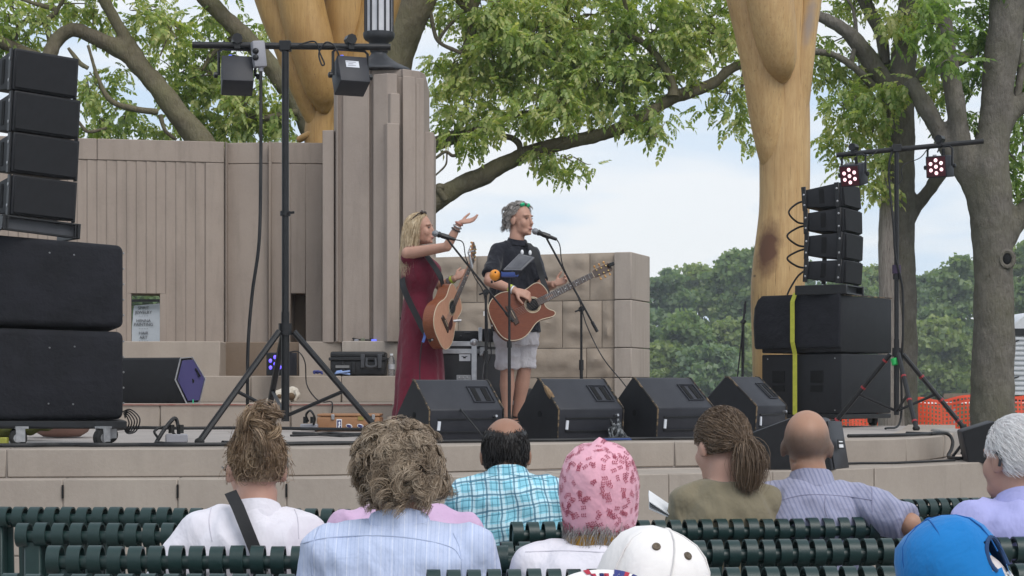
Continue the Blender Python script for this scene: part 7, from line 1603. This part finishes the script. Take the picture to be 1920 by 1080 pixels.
mb = MB(); arch = [ccJ + qJ @ Vector((.034 * math.cos(a_), -math.sqrt(max(0, 1 - (.034 * math.cos(a_) / .095) ** 2)) * .109, -.052 - .0 + .042 * math.sin(a_))) for a_ in np.linspace(-.6, math.pi + .6, 18)]; mb.tube(arch, .0045, 6); mb.build('opening_trim', pm('navy_trim', (.02, .06, .16), rough=.8), j_['root'])
mb = MB(); pv_ = []
for j in range(5): pv_.append([ccJ + qJ @ Vector((.088 * math.cos(a_) * (1 - .04 * j), .10 * math.sin(a_) + .018 * j, -.112 - .004 * j)) for a_ in np.linspace(.25, math.pi - .25, 14)])
mb.rings(pv_, cap=False, closed=False); mb.build('peak', M_bcap, j_['root'], smooth=60)
u = rng.normal(0, 1, (9000, 3)); u /= np.linalg.norm(u, axis=1)[:, None]; u = u[(u[:, 1] < .2) & (u[:, 2] > -.75) & (u[:, 2] < .15)][:2600]; RJ = np.array(qJ); cJ = np.array(ccJ) + RJ @ np.array([0, -.004, -.10])
p_ = cJ + (u * np.array([.088, .102, .095])) @ RJ.T; n_ = u @ RJ.T; S1 = curl_pts(p_, n_, rng, .045, 7, .5, .003, .8, .35); strands('hair', j_['root'], S1, .0008, H_white)
mb = MB(); mb.ell(Vector(cJ), (.086, .100, .10), Matrix(RJ.tolist()), 24, 16); mb.build('hair_base', MATS.get('x') or hair_mat('white_hair_under', (.5, .45, .44), (.6, .55, .54), (.7, .66, .65)), j_['root'])

# stitched seams
M_sb = pm('pale_blue_seam', (.43, .50, .68), rough=.9, bump=0); M_sg = pm('grey_lilac_seam', (.26, .26, .37), rough=.9, bump=0); M_sw = pm('white_shirt_seam', (.62, .60, .67), rough=.9, bump=0); M_st = pm('turquoise_seam', (.12, .34, .46), rough=.9, bump=0)
seam('yoke_seam', b['root'], 'shirt', [(556, 1022), (620, 1008), (740, 1006), (840, 1024), (866, 1050)], M_sb); seam('sleeve_seam', b['root'], 'shirt', [(600, 985), (590, 1010), (584, 1045), (586, 1079)], M_sb); seam('sleeve_seam', b['root'], 'shirt', [(850, 1000), (862, 1030), (866, 1079)], M_sb)
seam('yoke_seam', h['root'], 'shirt', [(1456, 940), (1510, 928), (1580, 930), (1636, 938)], M_sg); seam('sleeve_seam', h['root'], 'shirt', [(1618, 890), (1634, 915), (1636, 960)], M_sg); seam('back_pleat', h['root'], 'shirt', [(1548, 930), (1546, 950), (1550, 968)], M_sg)
seam('yoke_seam', dd['root'], 'shirt', [(880, 905), (950, 890), (1030, 902)], M_st)
seam('yoke_seam', e['root'], 'shirt', [(985, 1035), (1060, 1033), (1145, 1036)], M_sw); seam('sleeve_seam', a['root'], 'shirt', [(400, 940), (392, 975), (398, 1015)], M_sw); seam('sleeve_seam', a['root'], 'shirt', [(535, 930), (556, 965), (560, 1010)], M_sw)
# ================================================================== guitars
def guitar(label, p0, u, n, wood_top, wood_side, cutaway, pick, L=1.04, group='acoustic guitars'):
    """p0 bottom end of the body on the top's plane, u along the neck, n out of the top"""
    u = Vector(u).normalized(); n = Vector(n); n = (n - u * n.dot(u)).normalized(); v = n.cross(u).normalized()
    T = lambda a, b, c=0.0: Vector(p0) + u * a + v * b + n * c
    r = thing('acoustic_guitar', label, 'guitar', Vector(p0))
    hw = [(0, .05), (.006, .09), (.02, .13), (.05, .165), (.09, .187), (.135, .197), (.18, .194), (.225, .178), (.265, .156), (.30, .140), (.335, .133), (.37, .135), (.405, .142), (.435, .145), (.462, .138), (.483, .115), (.495, .075), (.498, .035)]
    a = spline(hw, 2); up_ = [(q[0], q[1]) for q in a]; lo = [(q[0], -q[1]) for q in a]
    if cutaway: lo = [q_ for q_ in lo if q_[0] < .345] + [tuple(q_) for q_ in spline([(.36, -.134), (.395, -.142), (.43, -.150), (.458, -.150), (.474, -.138), (.472, -.118), (.452, -.098), (.436, -.075), (.430, -.05), (.432, -.031)], 2)]
    lo = [(x, min(y, -.03)) for x, y in lo]
    out_ = up_ + lo[::-1]
    mb = MB(); mb.bridge([T(x, y, -.003) for x, y in out_], [T(x, y * .985, -.098) for x, y in out_]); mb.build('body', wood_side, r, smooth=35, bevel=.003)
    ctr = (.25, 0)
    mb = MB(); mb.bridge([T(ctr[0] + (x - ctr[0]) * .985, y * .98, .0) for x, y in out_], [T(ctr[0] + (x - ctr[0]) * .985, y * .98, -.004) for x, y in out_]); mb.build('soundboard', wood_top, r, smooth=35)
    mb = MB(); mb.tube([T(x, y, -.002) for x, y in out_ + out_[:1]], .0035, 6); mb.build('binding', pm('cream_binding', (.60, .50, .36), rough=.4, bump=0), r)
    def disc(name, a0, b0, r0, r1, h, m):
        k = 28; A = [T(a0 + r1 * math.cos(2 * math.pi * i / k), b0 + r1 * math.sin(2 * math.pi * i / k), h) for i in range(k)]; B = [T(a0 + r0 * math.cos(2 * math.pi * i / k), b0 + r0 * math.sin(2 * math.pi * i / k), h + .0008) for i in range(k)]
        mb = MB(); mb.rings([A, B], cap=(r0 < .001)); return mb.build(name, m, r)
    disc('rosette', .345, 0, .047, .062, .001, pm('rosette_inlay', (.36, .28, .18), (.10, .07, .05), scale=60, rough=.4)); disc('rosette', .345, 0, .061, .0655, .0022, MATS['cream_binding'])
    mb = MB(); k = 28; mb.rings([[T(.345 + .049 * math.cos(2 * math.pi * i / k), .049 * math.sin(2 * math.pi * i / k), h) for i in range(k)] for h in (.0028, .0012)]); mb.build('sound_hole', M_hole, r)
    M_ros = pm('dark_rosewood', (.035, .020, .015), (.06, .033, .022), scale=20, rough=.45)
    mb = MB(); mb.bridge([T(x, y, .001) for x, y in ((.145, -.085), (.145, .085), (.185, .08), (.19, .03), (.19, -.03), (.185, -.08))], [T(x, y, .009) for x, y in ((.148, -.08), (.148, .08), (.18, .075), (.186, .03), (.186, -.03), (.18, -.075))]); mb.build('bridge', M_ros, r)
    mb = MB(); mb.prism([T(.168, -.035, .009), T(.168, .035, .009), T(.171, .035, .009), T(.171, -.035, .009)], n * .004); mb.build('saddle', MATS['cream_binding'], r)
    if pick:
        pts = [(.33, -.055), (.30, -.057), (.25, -.105), (.20, -.11), (.185, -.08), (.21, -.045), (.265, -.045), (.30, -.050)]
        mb = MB(); mb.prism([T(x, y, .0008) for x, y in pts], n * .0015); mb.build('pickguard', pm('dark_tortoise_pickguard', (.05, .018, .02), (.08, .03, .03), rough=.3), r)
    M_neck = pm('neck_mahogany', (.22, .10, .05), (.17, .075, .04), stretch=(1, 1, 1), rough=.4)
    mb = MB(); secs = [(T(.455, 0, -.02), v * .029, n * .03), (T(.51, 0, -.012), v * .028, n * .022), (T(.56, 0, -.004), v * .0275, n * .013), (T(.885, 0, -.002), v * .0225, n * .011)]; mb.loft(secs, 14, 2.2); mb.build('neck', M_neck, r)
    mb = MB(); mb.bridge([T(.385, -.029, .003), T(.385, .029, .003), T(.885, .0225, .004), T(.885, -.0225, .004)], [T(.385, -.028, .009), T(.385, .028, .009), T(.885, .0215, .010), T(.885, -.0215, .010)]); mb.build('fretboard', pm('fretboard_wood', (.10, .075, .065), (.07, .05, .045), scale=30, rough=.5), r)
    mb = MB(); sc_ = .648
    for k in range(1, 19):
        x = .885 - (sc_ - sc_ / 2 ** (k / 12)) * .99; hwid = .0215 + (.885 - x) * .013
        mb.prism([T(x, -hwid, .009), T(x, hwid, .009), T(x + .0022, hwid, .009), T(x + .0022, -hwid, .009)], n * .0022)
    o = mb.build('frets', M_steel, r); o['kind'] = 'stuff'
    for k in (3, 5, 7, 9, 12):
        x = .885 - (sc_ - sc_ / 2 ** ((k - .5) / 12)) * .99; mb = MB(); mb.ell(T(x, 0, .010), (.004, .004, .004), None, 8, 6); mb.build('fret_marker', M_white, r)
    mb = MB(); mb.prism([T(.882, -.023, .004), T(.882, .023, .004), T(.886, .023, .004), T(.886, -.023, .004)], n * .009); mb.build('nut', MATS['cream_binding'], r)
    un = (u * .97 - n * .23).normalized()
    Hh = lambda a_, b_, c_: T(.886, 0, .002) + un * a_ + v * b_ + n * c_
    pts = [(0, -.023), (.02, -.032), (.165, -.036), (.178, -.02), (.172, 0), (.178, .02), (.165, .036), (.02, .032), (0, .023)]
    mb = MB(); mb.prism([Hh(x, y, 0) for x, y in pts], n * -.014); mb.build('headstock', M_neck, r, bevel=.002); mb = MB(); mb.prism([Hh(x * .98 + .002, y * .95, .001) for x, y in pts], n * .0012); mb.build('headstock_veneer', M_ros, r)
    M_gold = pm('gold_tuner', (.62, .45, .18), (.5, .35, .13), rough=.3, metal=.8); M_btn = pm('amber_button', (.55, .30, .10), (.45, .22, .07), rough=.35)
    for k in range(3):
        for sg in (-1, 1):
            x = .045 + .045 * k; mb = MB(); mb.tube([Hh(x, sg * .021, -.016), Hh(x, sg * .021, .012)], .0055, 8); pg_ = mb.build('tuning_peg', M_gold, r)
            mb = MB(); mb.tube([Hh(x, sg * .034, -.008), Hh(x, sg * .048, -.008)], .003, 6); mb.ell(Hh(x, sg * .055, -.008), (.009, .009, .009), None, 10, 8); mb.build('tuner_button', M_btn, pg_)
    mb = MB()
    for k in range(6):
        y = (k - 2.5) / 2.5; mb.tube([T(.169, y * .028, .0125), T(.885, y * .0175, .0135)], .0006 + .0001 * k, 3)
    o = mb.build('strings', M_steel, r); o['kind'] = 'stuff'
    mb = MB(); mb.ell(T(-.008, 0, -.05), (.009, .009, .009), None, 10, 8); mb.build('strap_button', M_alu, r)
    return r, T
def wood(name, c1, c2, axis):
    t = NT(name); g = t.noise(6, 5, .6, t.map(axis)); t.color(t.ramp(g, [(.35, c1), (.65, c2)])); t.p.inputs['Coat Weight'].default_value = .08; t.p.inputs['Coat Roughness'].default_value = .25; return t.set(.42, 0, .3)
def ribbon(name, pts, w_, nrm, m, parent, th=.003):
    """strap along pts, width direction = tangent x normal"""
    q = [Vector(p) for p in spline([tuple(p) for p in pts], 6)]; mb = MB(); rr = []
    for i, p in enumerate(q):
        t = (q[min(i + 1, len(q) - 1)] - q[max(0, i - 1)]).normalized(); nn = nrm(i / (len(q) - 1)) if callable(nrm) else Vector(nrm); sd_ = t.cross(nn).normalized(); nn = sd_.cross(t).normalized()
        rr.append([p + sd_ * w_ / 2 + nn * th, p - sd_ * w_ / 2 + nn * th, p - sd_ * w_ / 2, p + sd_ * w_ / 2])
    mb.rings(rr); return mb.build(name, m, parent, smooth=50)
M_strapb = pm('black_guitar_strap', (.010, .010, .012), (.016, .016, .018), rough=.7, bump=.3, bscale=200)

# ================================================================== woman singer
d0 = 14.3; fW = Vector((.94, -.34, 0)).normalized(); rW = fW.cross(Vector((0, 0, 1))); UZ = Vector((0, 0, 1))
wom = thing('person', 'woman singer in a long burgundy dress raising one arm and holding a guitar', 'person', (X(785, d0), d0, SZ))
hc = P(788, 430, d0); nbW = P(776, 461, d0); shC = P(777, 478, d0)
shR = shC + rW * .155 + fW * .01; shL = shC - rW * .155
elR, wrR = P(838, 463, d0 - .30), P(862, 417, d0 - .33); elL, wrL = P(824, 536, d0 + .10), P(855, 521, d0 + .02)
mb = MB(); rotW = head_prims(mb, hc, Vector((.95, -.30, .06)), UZ, 1.05, True)
mb.tube([hc + rotW @ Vector((0, -.025, -.05)), nbW, P(777, 484, d0)], [.05, .05, .065], 14)
def wsec(px, py_, hw, hd, tw=0): return (P(px, py_, d0), Vector((hw, 0, 0)), Vector((0, hd, 0)))
tor = [(777, 472, .05, .06), (779, 480, .085, .125), (787, 500, .135, .15), (787, 520, .135, .145), (785, 548, .090, .098), (784, 575, .094, .112), (786, 615, .118, .145)]
mb.loft([wsec(*q) for q in tor], 18, 2.2); 
hipW = P(785, 600, d0)
for s_ in (-1, 1):
    kn = hipW + rW * s_ * .09 + Vector((.03, 0, -.42)); an = Vector((kn.x - .03, kn.y, SZ + .08)); mb.tube([hipW + rW * s_ * .08, kn, an], [.085, .055, .035], 12); mb.tube([an - UZ * .04, an + fW * .14 - UZ * .05], [.038, .030], 10); mb.ell(an, [.036] * 3)
mb.tube([shR + fW * -.0, elR], [.050, .036], 14); mb.ell(elR, [.037] * 3); mb.tube([elR, elR.lerp(wrR, .35), wrR], [.037, .036, .024], 14); mb.ell(shR, [.052] * 3)
mb.tube([shL, elL], [.050, .036], 12); mb.ell(elL, [.037] * 3); mb.tube([elL, wrL], [.036, .024], 12)
hand(mb, wrR, Vector((.95, .0, .16)), Vector((-.15, -.45, .88)), 1.0, -1, (.2, .3, .3), .22)
hand(mb, wrL, Vector((.75, .1, .45)), Vector((-.2, .75, -.4)), .92, 1, (.7, .8, .7))
me = remesh(mb, .0062, 3, 'body'); mk('body', me, M_skin2, wom)
# dress
M_dress = cloth('burgundy_jersey', (.145, .014, .032), (.105, .010, .024), bump=.3)
ds = [(778, 474, .05, .085), (781, 481, .095, .135), (789, 500, .152, .162), (789, 520, .150, .158), (785, 548, .114, .125), (784, 572, .120, .145), (786, 605, .150, .182), (787, 650, .172, .20), (787, 700, .190, .225), (786, 750, .200, .24), (784, 796, .215, .26)]
mb = MB(); rr = []; n = 64; sp_ = spline(ds, 5)
for px, py_, hw, hd in sp_:
    q = []; t_ = max(0, (py_ - 560) / 236)
    for i in range(n):
        a = 2 * math.pi * i / n; w_ = 1 + t_ * (.045 * math.sin(a * 9 + py_ * .004) + .03 * math.sin(a * 5 + 1.3 + py_ * .008) + .02 * math.sin(a * 15)); q.append(P(px, py_, d0) + Vector((hw * w_ * math.cos(a), hd * w_ * math.sin(a), .01 * math.sin(a * 7) * t_)))
    rr.append(q)
mb.rings(rr, cap=True)
for k, s_ in ((1, shR), (-1, shL)): mb.tube([nbW + rW * k * .055 - UZ * .03, s_ - UZ * .012 - rW * k * .03], [.05, .060], 12); mb.ell(s_ - UZ * .03 - rW * k * .025, (.062, .062, .062))
me = remesh(mb, .0085, 3, 'dress', .4); displace(me, fold(.005, 40, 9, 20, (1, 1, .5))); mk('dress', me, M_dress, wom)
# face details
def eyes(root, hc, rot, s, skinm):
    for sx in (-1, 1):
        c = hc + rot @ (Vector((sx * .030, .0835, .006)) * s); mb = MB(); mb.ell(c, (.009 * s, .009 * s, .0042 * s), None, 10, 8); mb.build('eye', pm('eye_dark', (.10, .075, .07), (.22, .18, .17), scale=40, rough=.3, bump=0), root)
        mb = MB(); mb.tube([hc + rot @ (Vector((sx * x, y, z)) * s) for x, y, z in ((.016, .096, .023), (.032, .093, .028), (.046, .080, .022))], .0022 * s, 5); mb.build('eyebrow', pm('brow_hair', (.24, .15, .10), rough=.8, bump=0), root)
    mb = MB(); mb.ell(hc + rot @ (Vector((0, .0945, -.070)) * s), (.020 * s, .007 * s, .0075 * s), rot, 12, 8); mb.build('lips', pm('lip_skin', (.40, .16, .14), rough=.4, bump=0), root)
    mb = MB(); mb.ell(hc + rot @ (Vector((0, .0985, -.070)) * s), (.014 * s, .004 * s, .0022 * s), rot, 12, 6); mb.build('mouth', pm('mouth_dark', (.14, .05, .045), rough=.6, bump=0), root)
eyes(wom, hc, rotW, 1.05, None)
rng = np.random.default_rng(51); R3 = np.array(rotW); h3 = np.array(hc); cen = h3 + R3 @ np.array([0, -.012, .03])
keep = lambda x, y, z: (z > -.35 and (y < .30 + .45 * z) and not (y > .0 and z < .05))
cap_shell('hair_base', wom, hc, rotW, 1.05, H_blond, lambda x, y, z: keep(x, y + .08, z), (.082, .102, .099))
u_, p_, n_ = scalp(hc, rotW, 1.05, 4200, rng, keep, (.082, .102, .099)); N_ = len(p_)
lat = (u_[:, :1]) ; dn = np.array([0, 0, -1.0])
tgt = h3 + np.stack([-.085 + rng.normal(0, .028, N_), u_[:, 0] * -.06 + rng.normal(0, .035, N_) - .03, -rng.uniform(.22, .385, N_)], 1)
sidep_ = cen + (n_ * np.array([1, 1, .2])) * .118 + np.stack([np.full(N_, -.03), np.zeros(N_), np.full(N_, -.08)], 1)
S1 = smoothpath(p_, [p_ + n_ * .022, sidep_, tgt * .5 + sidep_ * .5 + rng.normal(0, .012, (N_, 3)), tgt], 13, rng, .006)
strands('hair', wom, S1, .0013, H_blond)
mb = MB()   # sunglasses pushed up on her hair
for sx in (-1, 1): mb.ell(hc + rotW @ Vector((sx * .034, .035, .128)), (.028, .012, .018), rotW, 12, 8)
mb.tube([hc + rotW @ Vector(q) for q in ((-.07, .02, .12), (0, .045, .132), (.07, .02, .12), (.084, -.04, .07))], .0045, 6); mb.build('sunglasses', pm('brown_glasses', (.035, .02, .015), rough=.25), wom)
for px, py_, m_, nm, rd in ((855, 433, pm('silver_beads', (.20, .20, .21), (.40, .40, .42), scale=120, rough=.4, metal=.4), 'bracelet', .031), (852, 438, pm('dark_beads', (.05, .04, .04), rough=.5), 'bracelet', .033), (859, 424, pm('coral_beads', (.42, .16, .12), rough=.5), 'bracelet', .028)):
    c = elR.lerp(wrR, .95 if rd == .028 else (.82 if rd == .031 else .70)); dv = (wrR - elR).normalized(); a = dv.orthogonal().normalized(); b = dv.cross(a); mb = MB()
    mb.tube([c + (a * math.cos(k * .5236) + b * math.sin(k * .5236)) * rd for k in range(13)], .0075, 6); mb.build(nm, m_, wom)
M_wrist = pm('yellow_green_wristband', (.50, .62, .08), (.42, .52, .06), rough=.5)
def wband(root, a, b_, t, rd, m, nm='wristband', hw=.010):
    c = a.lerp(b_, t); dv = (b_ - a).normalized(); x = dv.orthogonal().normalized(); y = dv.cross(x); mb = MB(); mb.rings([[c + dv * o + (x * math.cos(k * .3927) + y * math.sin(k * .3927)) * rd for k in range(16)] for o in (-hw, hw)], cap=False); mb.build(nm, m, root)
wband(wom, elL, wrL, .78, .032, M_wrist); wband(wom, elL, wrL, .62, .034, M_steel, 'watch_band')
# her guitar
M_spruce = wood('spruce_top', (.42, .215, .14, 1), (.48, .265, .175, 1), (30, 4, 4)); M_mah = wood('red_mahogany_side', (.16, .05, .025, 1), (.22, .075, .035, 1), (8, 8, 30))
uG = (P(884, 492, d0 + .10) - P(822, 637, d0 - .42)).normalized()
gW, TW = guitar('acoustic guitar with a pale spruce top held upright by the woman singer', P(822, 636, d0 - .40), uG, Vector((.95, -.30, .08)), M_spruce, M_mah, False, True)
ribbon('guitar_strap', [TW(.46, .06, -.09), P(826, 520, d0 - .24), P(810, 494, d0 - .21), P(797, 476, d0 - .15), P(785, 468, d0 - .05)], .055, lambda t: Vector((.6, -.7, .3)), M_strapb, gW)
ribbon('guitar_strap', [P(754, 522, d0 - .10), P(757, 540, d0 - .17), P(768, 566, d0 - .20), P(783, 596, d0 - .24), P(794, 618, d0 - .30), TW(-.01, 0, -.05)], .05, lambda t: Vector((-.35, -.9, 0)), M_strapb, gW)
ribbon('strap_end', [P(797, 624, d0 - .36), P(796, 632, d0 - .38), P(793, 642, d0 - .38)], .02, Vector((0, -1, 0)), pm('blue_cord', (.10, .16, .45), rough=.7), gW)
cable('guitar_cable', 'black instrument cable hanging down from the woman\'s guitar', [P(796, 625, d0 - .36), P(790, 650, d0 - .36), P(787, 700, d0 - .36), P(792, 760, d0 - .36), (X(800, 13.7), 13.7, SZ + .012)], .0045)

# ================================================================== man guitarist
d1 = 14.6; fM = Vector((.60, -.80, 0)); rM = fM.cross(UZ)
man = thing('person', 'grey haired man in a black polo shirt and white shorts playing guitar at a microphone', 'person', (X(965, d1), d1, SZ))
hm = P(975, 413, d1); nbM = P(969, 448, d1); shc = P(966, 470, d1 + .02)
sR = shc + rM * .175 - UZ * .02; sL = shc - rM * .175 - UZ * .02
eR, wR = P(917, 527, d1 - .30), P(966, 545, d1 - .42); eL, wL = P(1018, 540, d1 - .02), P(1040, 533, d1 - .24)
mb = MB(); rotM = head_prims(mb, hm, Vector((.80, -.60, .03)), UZ, 1.12)
mb.tube([hm + rotM @ Vector((0, -.02, -.05)), nbM, P(967, 480, d1)], [.062, .062, .055], 14)
def msec(px, py_, hw, hd): return (P(px, py_, d1), rM * hw, fM * hd)
mb.loft([msec(*q) for q in ((968, 466, .06, .05), (967, 476, .12, .08), (965, 494, .165, .105), (964, 520, .17, .115), (964, 560, .165, .12), (966, 600, .165, .115), (968, 630, .16, .11))], 20, 2.3)
hR, hL = P(957, 632, d1) , P(982, 632, d1)
hR = P(968, 632, d1) + rM * .09; hL = P(968, 632, d1) - rM * .09
kR, kL = P(951, 697, d1 - .03), P(983, 695, d1 + .06); aR_, aL_ = P(951, 783, d1 - .02), P(969, 781, d1 + .12)
for h_, k_, a_ in ((hR, kR, aR_), (hL, kL, aL_)):
    mb.tube([h_, h_.lerp(k_, .5), k_, k_.lerp(a_, .3), k_.lerp(a_, .65), a_], [.088, .075, .056, .062, .046, .034], 14); mb.tube([a_ - UZ * .02, a_ - UZ * .05], [.035, .04], 10); mb.tube([a_ - UZ * .052 - fM * .04, a_ + fM * .16 - UZ * .062], [.042, .034], 10)
for s_, e_, w_ in ((sR, eR, wR), (sL, eL, wL)): mb.tube([s_, e_], [.056, .044], 14); mb.ell(e_, [.044] * 3); mb.tube([e_, e_.lerp(w_, .3), w_], [.044, .044, .029], 14); mb.ell(s_, [.056] * 3)
hand(mb, wR, Vector((.88, -.1, -.30)), Vector((.15, .75, -.65)), 1.05, -1, (.3, .55, .5))
hand(mb, wL, Vector((.78, -.05, .32)), Vector((-.1, -.6, .6)), 1.02, -1, (.6, .8, .6))
me = remesh(mb, .0064, 3, 'body'); mk('body', me, M_skin2, man)
M_polo = cloth('black_navy_polo', (.010, .011, .017), (.014, .015, .022), bump=.35)
mb = MB(); mb.loft([msec(*q) for q in ((971, 460, .085, .075), (967, 472, .135, .10), (965, 494, .192, .135), (963, 525, .195, .138), (963, 565, .20, .145), (965, 600, .205, .145), (968, 622, .21, .15))], 26, 2.4)
for s_, e_ in ((sR, eR), (sL, eL)): mb.tube([nbM.lerp(s_, .3) - UZ * .03, s_, s_.lerp(e_, .80)], [.055, .064, .066], 14); mb.ell(s_, [.064] * 3)
me = remesh(mb, .0085, 4, 'polo_shirt'); displace(me, fold(.009, 44, 7, 14)); mk('polo_shirt', me, M_polo, man)
cb = MB(); n = 24
def cring(rad, z): return [nbM - UZ * .014 + (rM * math.cos(2 * math.pi * i / n) * rad + fM * (math.sin(2 * math.pi * i / n) * rad + .008)) + UZ * (z - .035 * (math.sin(2 * math.pi * i / n) + 1) * .5) for i in range(n)]
cb.rings([cring(.066, -.01), cring(.068, .03), cring(.074, .032), cring(.092, -.012), cring(.084, -.016)], cap=False); cb.build('collar', M_polo, man, smooth=60)
M_short = cloth('white_linen_shorts', (.52, .50, .52), (.43, .41, .44), bump=.4)
mb = MB(); mb.loft([msec(*q) for q in ((968, 606, .185, .130), (968, 630, .19, .135), (968, 648, .185, .13))], 24, 2.4)
for h_, k_ in ((hR, kR), (hL, kL)): mb.tube([h_ + UZ * .03, h_.lerp(k_, .5), h_.lerp(k_, .90)], [.098, .094, .092], 18)
me = remesh(mb, .008, 3, 'shorts'); displace(me, fold(.012, 47, 8, 16)); mk('shorts', me, M_short, man)
sh_ = MB()
for a_ in (aR_, aL_): sh_.tube([a_ - UZ * .062 - fM * .055, a_ + fM * .05 - UZ * .066, a_ + fM * .18 - UZ * .07], [.046, .048, .038], 12)
sh_.build('shoes', pm('dark_shoe', (.04, .035, .03), rough=.7), man)
eyes(man, hm, rotM, 1.12, None)
R3 = np.array(rotM); h3 = np.array(hm); keep = lambda x, y, z: (z > -.62 and (y < .35 + .35 * z) and not (y > -.02 and z < .12))
cap_shell('hair_base', man, hm, rotM, 1.12, H_silver, lambda x, y, z: keep(x, y + .06, z), (.082, .102, .099))
u_, p_, n_ = scalp(hm, rotM, 1.12, 4600, rng, keep, (.082, .102, .099)); back = R3 @ np.array([0, -1.0, -.5]); tang = back[None, :] - n_ * (n_ @ back)[:, None]
S1 = locks(p_, n_ + tang * .55, u_, rng, 130, .078, 10, .42, .007, .9, .75, .12, .003); strands('hair', man, S1, .0011, H_silver)
mb = MB(); M_gl = pm('green_mirror_lens', (.02, .50, .22), (.02, .36, .18), rough=.15)
for sx in (-1, 1): mb.ell(hm + rotM @ Vector((sx * .036, .055, .118)), (.029, .012, .019), rotM @ Matrix.Rotation(R(-35), 3, 'X'), 14, 8)
mb.build('sunglasses_lens', M_gl, man); mb = MB(); mb.tube([hm + rotM @ Vector(q) for q in ((-.084, -.03, .075), (-.072, .04, .118), (0, .072, .125), (.072, .04, .118), (.084, -.03, .075))], .0045, 6); mb.build('sunglasses_frame', M_blackp, man)
wband(man, eR, wR, .84, .036, M_wrist); wband(man, eR, wR, .93, .034, M_white, 'wristband', .006)
# his guitar
M_cedar = wood('reddish_cedar_top', (.115, .028, .011, 1), (.165, .045, .018, 1), (5, 5, 40)); M_msd = wood('brown_mahogany_side', (.17, .06, .03, 1), (.24, .095, .05, 1), (8, 8, 30))
g0, g1 = P(926, 608, d1 - .47), P(1142, 500, d1 - .30)
gM, TM = guitar('reddish cutaway acoustic guitar played by the man in the black polo shirt', g0, g1 - g0, Vector((.16, -.97, .16)), M_cedar, M_msd, True, False)
ribbon('guitar_strap', [TM(.50, .0, -.08), P(1016, 520, d1 - .22), P(1008, 492, d1 - .22), P(1000, 468, d1 - .17), P(990, 456, d1 - .05)], .05, lambda t: Vector((.4, -.9, .2)), M_strapb, gM)
mb = MB(); c = g1 + (g1 - g0).normalized() * .0; hd = TM(1.06, .01, -.02); mb.box(hd, (.05, .03, .03), Matrix.Rotation(-.4, 3, 'Y')); mb.build('clip_on_tuner', M_blackp, gM, bevel=.004)
mb = MB(); mb.box(TM(-.012, .11, -.05), (.03, .02, .035)); mb.build('white_tag', M_white, gM)
cable('guitar_cable', 'black instrument cable hanging down from the man\'s guitar', [TM(-.01, .0, -.06), P(919, 640, d1 - .35), P(921, 665, d1 - .35), P(914, 690, d1 - .35), P(918, 760, d1 - .35), (X(925, 14.2), 14.2, SZ + .012)], .0045)
# ================================================================== the air: faint haze over the far bank
hz = MB(); hz.prism([(-110, -8, -1.2), (110, -8, -1.2), (110, 235, -1.2), (-110, 235, -1.2)], (0, 0, 22))
t = bpy.data.materials.new('haze_air'); t.use_nodes = True; n_ = t.node_tree; n_.nodes.remove(n_.nodes['Principled BSDF'])
v_ = n_.nodes.new('ShaderNodeVolumePrincipled'); v_.inputs['Color'].default_value = (.86, .93, 1, 1); v_.inputs['Density'].default_value = 0.0007
n_.links.new(v_.outputs[0], n_.nodes['Material Output'].inputs['Volume'])
tag(hz.build('haze', t, smooth=0), kind='stuff')
